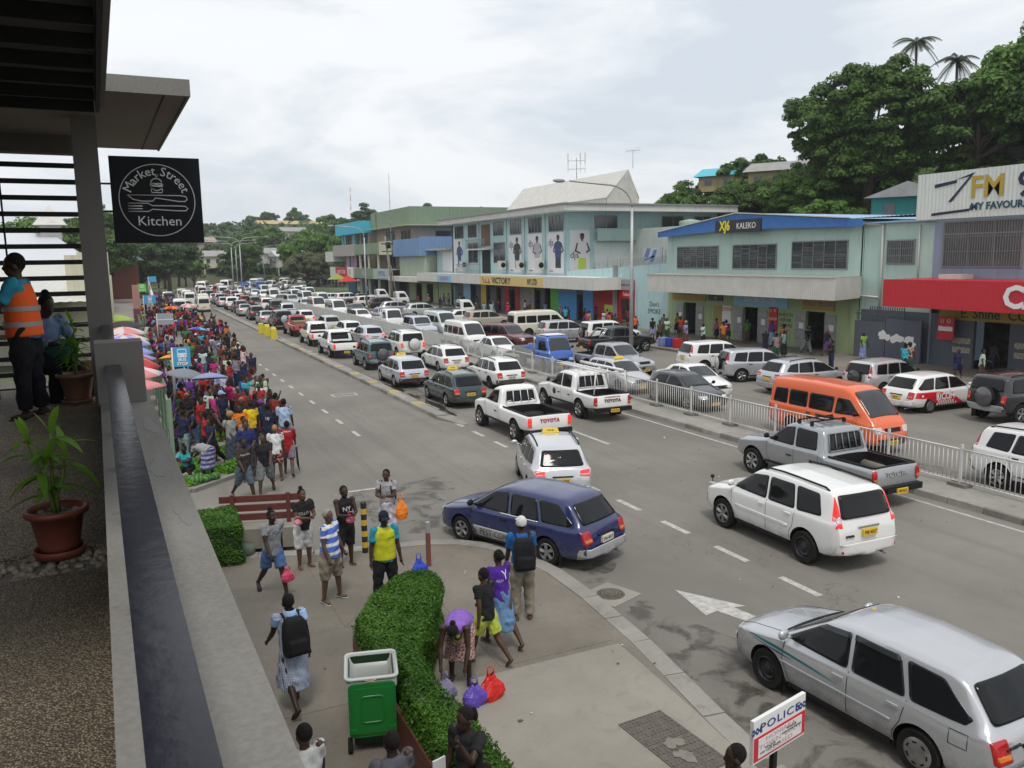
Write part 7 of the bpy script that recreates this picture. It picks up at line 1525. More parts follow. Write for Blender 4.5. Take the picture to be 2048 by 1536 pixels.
a = P_('stand', 'man in blue shirt, beige trousers and white cap with a black backpack', 5.95, 12.5, Z0, -15, (.02, .12, .36), 'trousers', (.30, .26, .20), 'cap', 1, 1.08, .7, hairc=(.7, .7, .7), feet=(.2, .08, .04)); backpack(a, (.012, .013, .016), w_=.17, h_=.26, z=1.18, lab='big black backpack on the man in the white cap')
a = P_('walk', 'woman in purple lettered shirt and denim skirt seen from behind', 5.2, 11.75, Z0, 12, (.08, .02, .30), 'skirt', (.13, .24, .42), 'backbun', 1, .97, .5, feet=(.2, .13, .1)); project_text(a, 'Y', .2, M_lt, 1.27, False, dx=.03); project_text(a, 'GUY', .06, M_lt, 1.19, False, dx=-.07)
P_('walk', 'child in black t-shirt and lime shorts walking behind the bending woman', 4.75, 11.3, Z0, 25, BLK, 'shorts', (.48, .56, .08), 'short', 1, .93, .55, feet=(.08, .1, .06))
a = P_('bend', 'woman in purple top and floral skirt bending over her shopping bags', 4.15, 10.95, Z0, 150, (.26, .13, .50), 'skirt', (.5, .3, .3), 'backbun', 2, .98, 0, shirtm=None, lowm=spots('floral', (.46, .30, .27), (.14, .03, .04), 30), feet=(.1, .06, .05))
sb = tag(obj('woven_bag', remesh(MB().ball((0, 0, 0), (.12, .10, .15), 12, 8), .02, 1), stripes('woven_stripes', (.30, .42, .02), (.02, .03, .01), 28, 1, .5), loc=(4.02, 10.72, 1.02)), 'green and black striped woven bag on the bending woman’s side', 'bag')
bag(4.1, 10.25, Z0, (.11, .06, .40), 'purple plastic bag on the paving by the hedge', .17, .3); bag(4.38, 10.3, Z0, (.62, .02, .015), 'red plastic bag on the paving beside the purple bag', .17, .36)
bag(3.78, 10.6, Z0, (.3, .28, .35), 'printed shopping bag with leafy greens next to the purple bag', .15, .3, mat_=plaid('printed_bag', (.35, .33, .42), (.08, .05, .2), 20))
bag(4.95, 15.2, Z0, (.02, .06, .5), 'blue plastic bag behind the hedge tip', .15, .36)
a = P_('phone', 'woman in black shirt holding a phone to her ear by the planter', 2.95, 7.55, Z0, 120, (.02, .02, .022), 'trousers', NVY, 'pony', 2, .97); tag(obj('booklet', MB().obox((0, 0, 0), .16, .02, .2, .3), M_fabric, loc=(2.63, 7.62, 1.12)), 'white paper held by the woman on the phone', 'paper')
P_('stand', 'child with red and yellow top beside the woman on the phone', 2.95, 7.1, Z0, 150, (.55, .10, .03), 'shorts', BLK, 'short', 1, .74)
P_('stand', 'person with cropped hair and teal collar passing under the balcony', 1.33, 7.95, Z0, 20, (.55, .56, .54), 'trousers', NVY, 'short', 0, .97); P_('stand', 'person with braided black hair at the bottom of the view', 2.08, 7.4, Z0, 10, (.1, .1, .12), 'skirt', NVY, 'short', 2, .98); P_('stand', 'person with black hair standing below the police sign', 4.98, 5.72, Z0, 60, (.05, .05, .06), 'trousers', BLK, 'short', 2, .98)
# walkers between plaza and market
a = P_('walk', 'man in dark brown printed t-shirt and long denim shorts walking forward', 2.6, 22.9, 0, 205, (.05, .035, .035), 'longshorts', (.09, .12, .15), 'short', 2, 1.03, .8, feet=(.06, .06, .09)); project_text(a, 'Pura Vida', .08, M_lt, 1.25)
P_('walk2', 'man in plain black t-shirt and grey shorts beside the brown shirt man', 3.2, 23.2, 0, 160, (.018, .02, .024), 'longshorts', (.19, .21, .22), 'short', 1, 1.03, feet=(.1, .09, .08)); P_('stand2', 'older man in navy blue shirt with a badge', 2.95, 24.9, .0, 190, (.02, .03, .13), 'trousers', (.05, .05, .06), 'short', 1, 1.06, .8)
P_('stand', 'woman in white t-shirt and flowered shorts with bleached hair', 3.72, 24.5, 0, -10, WHT, 'shorts', (.05, .03, .03), 'backbun', 3, .98, hairm=M_hairb, lowm=spots('flower_shorts', (.02, .018, .02), (.5, .15, .1), 16)); a = P_('walk', 'man in red football shirt carrying a folded umbrella seen from behind', 4.15, 25.0, 0, -10, (.33, .012, .02), 'shorts', (.22, .18, .22), 'short', 1, 1.0, .9, length=.2); project_text(a, 'LEABAKE', .06, M_lt, 1.36, False)
t = thing('folded_umbrella', 'dark folded umbrella held at the side of the red football shirt man', 'umbrella', (4.46, 25.0, .1)); obj('shaft', MB().tube([(0, 0, 0), (-.04, 0, .25), (-.06, 0, .75)], [.008, .035, .03], 8), M_trim, t)
P_('stand', 'broad man in light blue t-shirt seen from behind at the crowd edge', 4.6, 28.1, 0, -15, (.38, .50, .68), 'trousers', (.2, .22, .26), 'short', 1, 1.08, .75); P_('bend', 'woman in grey top and patterned purple skirt stooping over the melons', 1.85, 25.3, .09, 35, (.30, .29, .30), 'skirt', (.2, .2, .4), 'short', 2, .95, .5, lowm=stripes('border_skirt', (.30, .30, .42), (.07, .06, .2), 7, 2, .5)); POSES['bendsm'] = pose(38, (30, 6, 30), (24, 8, 25), (8, 5, 8), (0, 5, 4), (10, 0), hipback=.06)
P_('squat', 'woman in turquoise top sitting beside the melons', 1.4, 25.9, .09, 150, (.04, .42, .48), 'shorts', BLK, 'bun', 2, 1.0); P_('stand2', 'woman with bleached hair in grey top and dark skirt', 2.75, 26.9, .09, 20, (.30, .30, .28), 'longskirt', (.07, .08, .11), 'afro', 1, .98, hairm=M_hairb)
P_('stand', 'man in orange polo and dark glasses facing the camera', 3.1, 27.6, .09, 185, (.75, .18, .01), 'trousers', NVY, 'short', 2, 1.03, .7); a = P_('stand', 'man in navy and yellow football shirt seen from behind', 3.95, 27.3, .09, -20, (.015, .02, .05), 'shorts', (.02, .02, .03), 'short', 2, 1.04, .7, length=.16); project_text(a, '10', .14, M_lt, 1.25, False); P_('stand2', 'person in bright yellow shirt beside the navy football shirt', 3.55, 28.2, .09, 10, (.75, .52, .01), 'trousers', NVY, 'short', 1, 1.02)
P_('reach', 'woman in magenta shirt stretching out her arm under the umbrellas', 3.6, 34.0, .09, 100, (.78, .02, .22), 'trousers', BLK, 'short', 1, 1.02); P_('cross', 'woman in red blouse holding a grey umbrella', 1.72, 33.9, .09, 240, (.55, .02, .02), 'trousers', BLK, 'afro', 2, 1.0); P_('stand', 'man in white shirt at the front edge of the crowd', 4.65, 33.4, .0, 200, (.62, .62, .64), 'trousers', (.2, .18, .16), 'short', 1, 1.03)
P_('bendsm', 'man in dark striped shirt leaning over the vegetables', 2.25, 28.7, .09, 190, (.05, .03, .06), 'shorts', (.4, .38, .05), 'short', 1, 1.02, shirtm=stripes('dark_stripes', (.05, .03, .06), (.14, .06, .05), 16)); P_('bendsm', 'person in navy shirt with red strap leaning over the market stall', 1.75, 28.9, .09, 150, NVY, 'trousers', (.1, .16, .3), 'short', 2, 1.0); P_('sit', 'woman in purple t-shirt sitting by the near fence post', 1.15, 29.0, .09, 220, (.20, .06, .24), 'skirt', BLK, 'short', 2, .98)
# market crowd
_C0 = {'red': (.50, .02, .02), 'dark red': (.22, .02, .025), 'white': (.62, .62, .62), 'black': (.015, .015, .018), 'navy': (.02, .025, .08), 'grey': (.25, .25, .26), 'pale blue': (.30, .42, .6), 'bright blue': (.02, .12, .5), 'turquoise': (.03, .4, .48), 'magenta': (.6, .02, .22), 'orange': (.72, .17, .02), 'yellow': (.7, .5, .02), 'green': (.04, .25, .06), 'purple': (.18, .04, .3), 'brown': (.12, .06, .04), 'pink': (.6, .22, .28), 'lime': (.4, .5, .05), 'dark green': (.02, .08, .04)}
COLN = {k: tuple(.9 * q + .06 * sum(v) / 3 for q in v) for k, v in _C0.items()}; CN_, CW = list(COLN), [17, 10, 18, 26, 15, 15, 6, 3, 5, 5, 4, 5, 3, 3, 14, 4, 3, 4]
LOWN = ['black', 'navy', 'grey', 'brown', 'dark red', 'black', 'navy', 'pale blue', 'dark green', 'purple']
rc_ = random.Random(11); placed = [(o.location.x, o.location.y) for o in COL.objects if o.get('category') == 'person']; labs = {}
HN = {'short': 'short hair', 'afro': 'round afro', 'bun': 'top bun', 'backbun': 'tied hair', 'cap': 'a cap'}
def crowd(n, reg, zone, zf, faces, group, mind=.62, poses=None, tries=60):
 k = 0
 for _ in range(n * tries):
  if k >= n: break
  x, y = reg(rc_)
  md = mind * (1 + max(0, y - 60) * .004)
  if any(abs(x - a) < md and abs(y - b_) < md * 1.15 for a, b_ in placed): continue
  placed.append((x, y)); k += 1
  for _q in range(40):
          c1 = rc_.choices(CN_, CW)[0]; c2 = rc_.choice(LOWN); lw = rc_.choice(['trousers', 'shorts', 'skirt', 'longskirt', 'trousers', 'longshorts']); h = rc_.choices(['short', 'afro', 'bun', 'backbun', 'cap'], [9, 3, 2, 3, 2])[0]
          zn = zone(x, y); base = f"{c1} top, {c2} {dict(longskirt='maxi', longshorts='bermudas').get(lw, lw)}, {HN[h]}, {zn}"
          if base not in labs: break
  pk = rc_.choice(poses or ['stand', 'stand2', 'cross', 'stand', 'walk', 'walk2', 'phone', 'cross', 'bendsm'])
  if pk == 'bendsm' and rc_.random() < .5: pk = 'stand2'
  labs[base] = 1
  jit = lambda c: tuple(max(.008, v * rc_.uniform(.75, 1.2)) for v in c)
  hm = M_hairb if (h in ('short', 'afro') and rc_.random() < .08) else None
  P_(pk, 'person in ' + base, x, y, zf(x, y), faces(rc_), jit(COLN[c1]), lw, jit(COLN[c2]), h, rc_.randrange(5), rc_.uniform(.90, 1.05), group=group, hairm=hm, hairc=jit(COLN[rc_.choice(CN_)]))
def reg_market(r):
 y = 26 + 88 * r.random() ** 1.1; rb = float(np.interp(y, [26, 28, 30, 36, 50, 64, 84, 100, 114], [3.2, 4.2, 4.9, 5.3, 6.2, 7.1, 7.6, 6.2, 5.2])); x = 1.35 + (rb - 1.35) * r.random() ** .8; return x, y
zone_m = lambda x, y: ('near the vegetables' if y < 33 else 'by the bus stop' if y < 44 else 'mid market' if y < 62 else 'by the grey sign' if y < 80 else 'far market') + (', kerb side' if x > 4.2 else ', fence side' if x < 2.4 else '')
crowd(236, reg_market, zone_m, lambda x, y: .09 if x < float(np.interp(y, [24, 29, 36, 46, 60, 112], [3, 4.5, 4.8, 5.2, 5.6, 5.6])) else 0, lambda r: r.choice([200, 180, 150, 230, 20, -20, 90, 270, -60]) + r.uniform(-30, 30), 'market crowd', .55)
crowd(24, lambda r: (r.uniform(4.2, 7.0), r.uniform(118, 160)), lambda x, y: 'along the white wall', lambda x, y: 0, lambda r: r.uniform(0, 360), 'people along the white wall')
crowd(66, lambda r: (r.uniform(34.2, 40.2), r.uniform(24, 108)), lambda x, y: ('outside the red canopy' if y < 33 else 'outside the aqua shop' if y < 58 else 'outside the red shop front' if y < 74 else 'outside the yellow sign shop'), lambda x, y: .14, lambda r: r.choice([0, 180, 90, -90]) + r.uniform(-30, 30), 'shoppers on the footpath', 1.0)
# ------------------------------------------------------------------ the cafe balcony we stand on
BR = R(1.4); DK = 4.82
def bpt(x, y): return (x * math.cos(BR) - y * math.sin(BR), x * math.sin(BR) + y * math.cos(BR))
def bobj(name, g, m, parent=None, **k):
 o = obj(name, g, m, parent, **k)
 if not parent: o.rotation_euler = (0, 0, BR)
 return o
def pebble(dark):
 def f(t, b, tcn, L):
  v = nnode(t, 'ShaderNodeTexVoronoi', Scale=105.); L(tcn.outputs['Object'], v.inputs['Vector']); s_ = nnode(t, 'ShaderNodeSeparateColor'); L(v.outputs['Color'], s_.inputs[0])
  c = mixc(t, s_.outputs[0], (.13 * dark, .092 * dark, .05 * dark), (.46 * dark, .37 * dark, .25 * dark), L); c = mixc(t, ramp(t, v.outputs['Distance'], .25, .6, L, 0, .85), c, (.05, .042, .032), L)
  c = mixc(t, ramp(t, noise(t, tcn.outputs['Object'], 1.3, L, 5, .7), .45, .72, L, 0, .55), c, (.05, .043, .033), L); L(c, b.inputs['Base Color']); b.inputs['Roughness'].default_value = .6
  bp = nnode(t, 'ShaderNodeBump', Strength=.9, Distance=.01); bp.invert = True; L(v.outputs['Distance'], bp.inputs['Height']); L(bp.outputs[0], b.inputs['Normal'])
 return f
M_peb = mat('pebble_floor', build=pebble(1.05)); M_peb2 = mat('pebble_floor_pale', build=pebble(1.75))
M_con = mat('balcony_concrete', build=concrete((.165, .158, .142), (.205, .197, .178), (.12, .114, .10), .4)); M_rail = mat('black_gloss_rail', (.012, .013, .02), .2, spec=.3, bump=(14, .06)); M_shade = mat('louvre_dark', (.07, .068, .066), .6); M_soff = mat('soffit', (.2, .165, .152), .8, noise=(1, .4, (.2, .165, .155))); M_colm = mat('column_grey', (.16, .152, .145), .8, noise=(2, .4, (.12, .114, .108)))
dk = bobj('balcony_floor', MB().box(-7, -.04, -2, 4.72, DK - .25, DK).box(-7, -.04, 5.12, 13.2, DK - .25, DK), [M_peb, M_peb2]); dk['kind'] = 'structure'
dk.data.polygons.foreach_set('material_index', [0] * 6 + [1] * 6); bobj('channel_base', MB().box(-7, -.04, 4.72, 5.12, DK - .25, DK - .03), M_con, dk)
g = MB(); r_ = random.Random(5)
for i in range(480): g.ball((r_.uniform(-2.6, -.06), r_.uniform(4.74, 5.10), DK - .02), (r_.uniform(.016, .032), r_.uniform(.016, .03), r_.uniform(.012, .022)), 7, 5)
o = bobj('pebble_strip', g, mat('river_pebble', (.34, .30, .23), .5, noise=(9, .9, (.15, .12, .09)))); o['kind'] = 'stuff'
bd = thing('cafe_building', 'dark grey cafe building whose balcony frames the view', 'building', (0, 0, 0), BR)
obj('lower_wall', MB().box(-7, .2, -3, 13, 0, DK - .25), M_con, bd); obj('parapet', MB().box(-.04, .28, -2, 10.3, 5.0, 5.45).box(-.0, .24, -2, 10.3, DK - .3, 5.0), M_con, bd); obj('post_block', MB().box(-.05, .25, 6.25, 6.55, 5.451, 5.87), M_colm, bd)
obj('column', MB().box(-.12, .13, 10.4, 10.68, DK, 8.0), M_colm, bd)
obj('canopy_slab', MB().box(-7, .93, 8.85, 13.2, 8.0, 8.13), M_soff, bd); obj('canopy_edge', MB().box(-.4, .955, 8.82, 8.86, 7.985, 8.14).box(.93, .955, 8.86, 13.2, 7.985, 8.14), M_con, bd); obj('drip_groove', MB().box(.72, .735, 8.86, 13.2, 7.994, 8.001), M_trim, bd)
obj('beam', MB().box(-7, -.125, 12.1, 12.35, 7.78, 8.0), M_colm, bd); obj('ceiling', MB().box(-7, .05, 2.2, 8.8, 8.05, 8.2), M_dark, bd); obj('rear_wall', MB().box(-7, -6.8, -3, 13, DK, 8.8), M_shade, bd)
g = MB()
for i, (x, y, rx, ry) in enumerate(((.2, 7.6, .05, .14), (.17, 6.9, .06, .2), (.22, 5.3, .03, .3), (.2, 4.2, .04, .22), (.23, 3.3, .03, .12), (.18, 8.6, .05, .2))): g.prism(blob(x, y, rx, ry, 20, seed=90 + i), 5.4502, 5.4512)
o = obj('paint_smear', g, mat('paint_smear', (.2, .196, .184), .8), bd); o['kind'] = 'stuff'
rl = thing('handrail', 'glossy black flat handrail running along the balcony parapet', 'handrail', (0, 0, 0), BR)
obj('rail', MB().box(.008, .102, -1.5, 6.24, 5.665, 5.72).box(.01, .1, 6.56, 10.39, 5.665, 5.72), M_rail, rl)
for y in (.6, 1.5, 2.4, 3.3, 4.2, 5.1, 6.0, 7.2, 8.4, 9.6): obj('bracket', MB().box(.02, .05, y, y + .03, 5.451, 5.664), M_rail, rl)
m_ = rl.children[0].modifiers.new('bev', 'BEVEL'); m_.width = .012; m_.segments = 3
sh = thing('sunshade_louvre', 'dark overhead sunshade louvres above the balcony', 'louvre', (0, 0, 0), BR)
for i in range(9):
 y = 3.3 + i * .575; obj('slat', MB().obox((-3.45, y, 7.84), 7.1, .36, .03, rx=R(-22)), M_shade, sh); obj('slat_edge', MB().obox((-3.45, y + .19, 7.72), 7.1, .03, .10), M_trim, sh)
obj('end_plate', MB().box(.11, .14, 2.6, 8.15, 7.68, 8.0), M_trim, sh); obj('end_fascia', MB().box(.145, .18, 2.6, 8.1, 7.72, 8.05), M_colm, sh)
for i, (c_, y) in enumerate((((.35, .12, .1), 7.55), ((.4, .03, .03), 7.95), ((.03, .05, .3), 8.15), ((.4, .03, .03), 8.4))): obj('sticker', MB().box(.18, .184, y - .75, y - .75 + (.36 if i == 0 else .18), 7.76, 7.98), mat('sticker%d' % i, c_, .6), sh)
sc = thing('louvre_screen', 'black horizontal louvre screen at the end of the balcony', 'screen', (0, 0, 0), BR)
for i in range(15): obj('slat', MB().box(-6.8, -.13, 12.28, 12.34, 7.62 - i * .203, 7.68 - i * .203), M_black, sc)
for x in (-.98, -2.6, -4.2): obj('rod', MB().tube([(x, 12.27, DK), (x, 12.27, 7.7)], .012, 6), M_black, sc)
# hanging sign
sg = thing('hanging_sign', 'square black sign with white circle, burger, knife and fork', 'sign', (0, 0, 0), 0); yS = 10.42; x0, x1, z0, z1 = -.03, .91, 6.63, 7.58; xc, zc = (x0 + x1) / 2, (z0 + z1) / 2; FY = yS - .034
obj('board', MB().box(x0, x1, yS - .03, yS + .03, z0, z1), mat('sign_gloss_black', (.006, .007, .011), .4, spec=.15), sg); obj('bracket', MB().tube([(-.25, yS, 7.28), (x0, yS, 7.28)], .012, 6).tube([(-.25, yS, 6.98), (x0, yS, 6.98)], .012, 6), M_black, sg)
M_sw = mat('sign_white', (.66, .66, .66), .6)
def line(pts, w_=.006, closed=False, nm='outline'):
 pts = [Vector((xc + p[0], FY, zc + p[1])) for p in pts]
 if closed: pts.append(pts[0])
 obj(nm, MB().tube(pts, w_, 5), M_sw, sg)
line([(.395 * math.cos(a), .395 * math.sin(a)) for a in np.linspace(0, 6.283, 65)], .005, nm='ring')
line([(-.31, .055), (.24, .055), (.30, .045), (.315, .015), (.29, -.01), (.22, -.01), (.02, .02), (-.02, .025), (-.05, -.01), (-.16, -.012), (-.25, .005), (-.31, .055)], nm='knife_outline')
line([(-.31, -.035), (-.10, -.035), (-.06, -.06), (.2, -.06), (.29, -.065), (.315, -.09), (.29, -.115), (.2, -.115), (-.06, -.10), (-.10, -.125), (-.31, -.125)], nm='fork_outline')
for z in (-.065, -.095): line([(-.31, z), (-.16, z)], nm='fork_tine')
line([(-.06, .185), (-.055, .21), (-.03, .235), (0, .24), (.03, .235), (.055, .21), (.06, .185)], closed=True, nm='burger_outline'); line([(-.07, .175), (-.03, .165), (0, .175), (.03, .165), (.07, .175)], nm='burger_outline'); line([(-.065, .155), (.065, .155)], .008, nm='burger_outline'); line([(-.06, .13), (0, .105), (.06, .13)], nm='burger_outline'); line([(-.06, .12), (-.055, .085), (.055, .085), (.06, .12)], nm='burger_outline'); line([(0, .24), (0, .285), (.025, .28), (.02, .265), (0, .265)], .004, nm='burger_flag')
wall_text('lettering', 'Kitchen', .15, (xc + .01, FY, zc - .235), '-y', M_sw, sg, ext=.003)
st_ = 'Market Street'; wd = dict(M=1.35, a=.95, r=.75, k=.95, e=.95, t=.7, S=1.0); wd[' '] = .6; tot = sum(wd.get(c, .9) for c in st_); acc = 0; span = R(146)
for c_ in st_:
 w_ = wd.get(c_, .9); an = math.pi / 2 + span / 2 - span * (acc + w_ / 2) / tot; acc += w_
 if c_ == ' ': continue
 rr = .318; me = text_mesh(c_, .14, .003); me.transform(Matrix.Translation((xc + rr * math.cos(an), FY, zc + rr * math.sin(an) - .0)) @ Matrix.Rotation(-(an - math.pi / 2), 4, 'Y') @ Matrix(((1, 0, 0, 0), (0, 0, -1, 0), (0, 1, 0, 0), (0, 0, 0, 1)))); obj('lettering', me, M_sw, sg)
# bench and people on the balcony
x, y = bpt(-.45, 11.35); bn = thing('timber_bench', 'low timber bench behind the rear plant pot', 'bench', (x, y, DK), BR); M_tim = mat('timber', (.22, .12, .05), .6, noise=(3, .5, (.14, .08, .04)))
for i in range(3): obj('slat', MB().box(-.5, .35, -.2 + i * .14, -.07 + i * .14, .40, .44), M_tim, bn)
obj('apron', MB().box(-.5, .35, -.22, -.20, .30, .42), M_tim, bn)
for sx_ in (-.45, .28):
 for sy_ in (-.16, .16): obj('leg', MB().box(sx_, sx_ + .05, sy_, sy_ + .05, 0, .40), M_trim, bn)
x, y = bpt(-2.6, 11.5); bn = thing('timber_table', 'long timber table edge behind the man in the orange vest', 'table', (x, y, DK), BR); obj('top', MB().box(-1.9, 1.6, -.2, .3, .72, .78), M_tim, bn)
for sx_ in (-1.8, 1.4): obj('leg', MB().box(sx_, sx_ + .06, 0, .06, 0, .72), M_trim, bn)
a = person('vestman', 'man in orange safety vest and blue shirt standing on the balcony', -.95, 9.9, DK, 78, (.03, .30, .42), 'trousers', (.012, .012, .016), 'short', 0, .99, .75, feet=(.07, .05, .04))
J = POSES['vestman']; obj('safety_vest', remesh(MB().tube([J['P'] - J['t'] * .08, J['P'] + J['t'] * .15, J['P'] + J['t'] * .34, J['P'] + J['t'] * .46], [(.218, .178), (.2, .165), (.19, .15), (.125, .12)], 18), .016, 1), mat('vest_orange', (.85, .11, .01), .8), a)
for z_, rx, ry in ((.97, .216, .178), (1.13, .208, .172)): q = obj('reflective_band', MB().lathe([(1, z_), (1.005, z_ + .05)], 26), mat('reflective', (.33, .32, .30), .4), a); q.data.transform(Matrix.Translation((0, .006, 0)) @ Matrix.Diagonal((rx, ry, 1, 1)))
x, y = bpt(-.62, 11.3); person('sit', 'woman in denim jacket sitting on the bench with hair tied up', x, y, DK, 215, (.16, .24, .38), 'trousers', (.012, .012, .02), 'bun', 0, 1.0, 1.7)
tag(obj('handbag', remesh(MB().ball((0, 0, 0), (.17, .1, .14), 12, 8), .02, 1), mat('bag_teal', (.01, .09, .085), .6), loc=(*bpt(-.45, 11.1), DK + .57)), 'dark green bag on the timber bench', 'bag')
M_terra = mat('terracotta_plastic', (.20, .05, .032), .45, noise=(6, .4, (.25, .08, .055))); M_terra2 = mat('terracotta_pale', (.30, .15, .09), .5, noise=(6, .4, (.24, .12, .08))); M_soil = mat('pot_pebbles', (.25, .22, .18), .8, noise=(30, .8, (.12, .1, .08)))
def leafmat(name, c1, c2, tr=.25):
 def f(t, b, tcn, L):
  oi = nnode(t, 'ShaderNodeObjectInfo'); n_ = noise(t, tcn.outputs['Object'], 1.1, L, 4, .6); L(mixc(t, ramp(t, n_, .35, .65, L), c1, c2, L), b.inputs['Base Color']); b.inputs['Roughness'].default_value = .5; b.inputs['Specular IOR Level'].default_value = .25
  tl = nnode(t, 'ShaderNodeBsdfTranslucent'); tl.inputs[0].default_value = (*[min(1, v * 1.4) for v in c2], 1); mx = nnode(t, 'ShaderNodeMixShader'); mx.inputs[0].default_value = tr; o_ = [n for n in t.nodes if n.type == 'OUTPUT_MATERIAL'][0]; L(b.outputs[0], mx.inputs[1]); L(tl.outputs[0], mx.inputs[2]); L(mx.outputs[0], o_.inputs[0])
 return mat(name, build=f)
M_dleaf = leafmat('pot_plant_leaf', (.07, .17, .015), (.17, .33, .03), .35); M_dstem = mat('pot_plant_stem', (.11, .17, .03), .6)
def leafblade(g, base, dir_, ln, wd, droop, mi=0):
 d_ = Vector(dir_).normalized(); up = Vector((0, 0, 1)); s_ = d_.cross(up); s_ = s_.normalized() if s_.length > .05 else Vector((1, 0, 0)); n = 6; vs = []
 for i in range(n + 1):
  q = i / n; p = Vector(base) + d_ * (ln * q) - up * (droop * ln * q * q); ww = wd * math.sin(math.pi * (q * .86 + .10)) ** .9; fold = up * ww * .35
  vs += [p - s_ * ww + fold, p, p + s_ * ww + fold]
 g.add(vs, [(3 * i + k, 3 * i + k + 1, 3 * i + k + 4, 3 * i + k + 3) for i in range(n) for k in (0, 1)], mi, True)
def potplant(label, x, y, r, h, stems, seed, m_):
 t = thing('potted_plant', label, 'plant', (x, y, DK)); rr = random.Random(seed)
 obj('pot', MB().lathe([(.0001, .03), (r * .68, .03), (r * .72, .06), (r * .95, h), (r * 1.12, h), (r * 1.14, h * 1.12), (r * 1.0, h * 1.14), (r * .93, h * 1.0), (r * .9, h * .95)], 32), m_, t); obj('saucer', MB().lathe([(.0001, 0), (r * .86, 0), (r * .95, .04), (r * .9, .045), (r * .85, .015)], 28), m_, t); obj('soil', MB().lathe([(.0001, h * .97), (r * .92, h * .95)], 24), M_soil, t)
 g = MB()
 for i in range(26): a, q = rr.uniform(0, 6.28), r * rr.uniform(.2, .85); g.ball((q * math.cos(a), q * math.sin(a), h * .98), (rr.uniform(.015, .03), rr.uniform(.015, .028), .015), 7, 5)
 o = obj('pot_stones', g, M_soil, t); o['kind'] = 'stuff'
 for k, (hx, hy, hh, nl) in enumerate(stems):
  pts = [(hx * .15 * r, hy * .15 * r, h * .95)] + [(hx * q * hh * .45 + rr.uniform(-.01, .01), hy * q * hh * .45, h + hh * q) for q in (.3, .6, .85, 1)]; obj('stem', MB().tube(pts, [.012, .010, .009, .007, .005], 6), M_dstem, t); P4 = [Vector(p) for p in pts]
  g = MB()
  for i in range(nl):
   q = .25 + .75 * (i + .5) / nl; f_ = q * 4; j = min(3, int(f_)); p = P4[j].lerp(P4[j + 1], f_ - j); a = i * 2.4 + k + rr.uniform(-.3, .3); el = rr.uniform(.15, .9) * (1.2 if q > .8 else .7); leafblade(g, p, (math.cos(a), math.sin(a), el), rr.uniform(.16, .27), rr.uniform(.018, .028), rr.uniform(.3, .75))
  for i in range(3): a = i * 2.1 + k; leafblade(g, P4[-1], (math.cos(a) * .5, math.sin(a) * .5, 1), rr.uniform(.14, .22), .02, .15)
  obj('leaf_spray', g, M_dleaf, t)
x, y = -.42, 5.05; potplant('potted dracaena in a terracotta pot, nearer one by the handrail', x, y, .142, .235, [(-.6, .2, .40, 8), (.0, .1, .44, 9), (.45, .0, .32, 7), (-.25, -.3, .28, 6)], 3, M_terra)
potplant('tall slender potted plant in a pale pot beside the column', -.56, 10.75, .19, .3, [(.05, 0, .62, 16), (-.2, .1, .36, 10), (.25, .1, .32, 10), (.1, -.25, .28, 9)], 8, M_terra2)
# ------------------------------------------------------------------ hedge, bin, umbrellas, produce
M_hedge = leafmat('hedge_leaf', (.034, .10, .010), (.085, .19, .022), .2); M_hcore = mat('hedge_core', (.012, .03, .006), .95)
def leaf_cloud(pts, nrm, size, seed=0, flat=.6, asp=1.0):
 """one mesh of small bent leaf quads at the given points"""
 r_ = np.random.default_rng(seed); n = len(pts); nr = nrm + r_.normal(0, flat, (n, 3)); nr /= np.linalg.norm(nr, axis=1)[:, None] + 1e-9
 t1 = np.cross(nr, r_.normal(0, 1, (n, 3))); t1 /= np.linalg.norm(t1, axis=1)[:, None] + 1e-9; t2 = np.cross(nr, t1); s = size * r_.uniform(.6, 1.3, (n, 1)); a, b_ = t1 * s, t2 * s * .55 * asp
 V_ = np.stack([pts - a, pts + b_ + nr * s * .15, pts + a, pts - b_ + nr * s * .15], 1).reshape(-1, 3); F_ = np.arange(n * 4).reshape(-1, 4)
 me = bpy.data.meshes.new('leaves'); me.vertices.add(n * 4); me.vertices.foreach_set('co', V_.ravel()); me.loops.add(n * 4); me.loops.foreach_set('vertex_index', F_.ravel()); me.polygons.add(n); me.polygons.foreach_set('loop_start', np.arange(n) * 4); me.update(calc_edges=True); me.validate(); return me
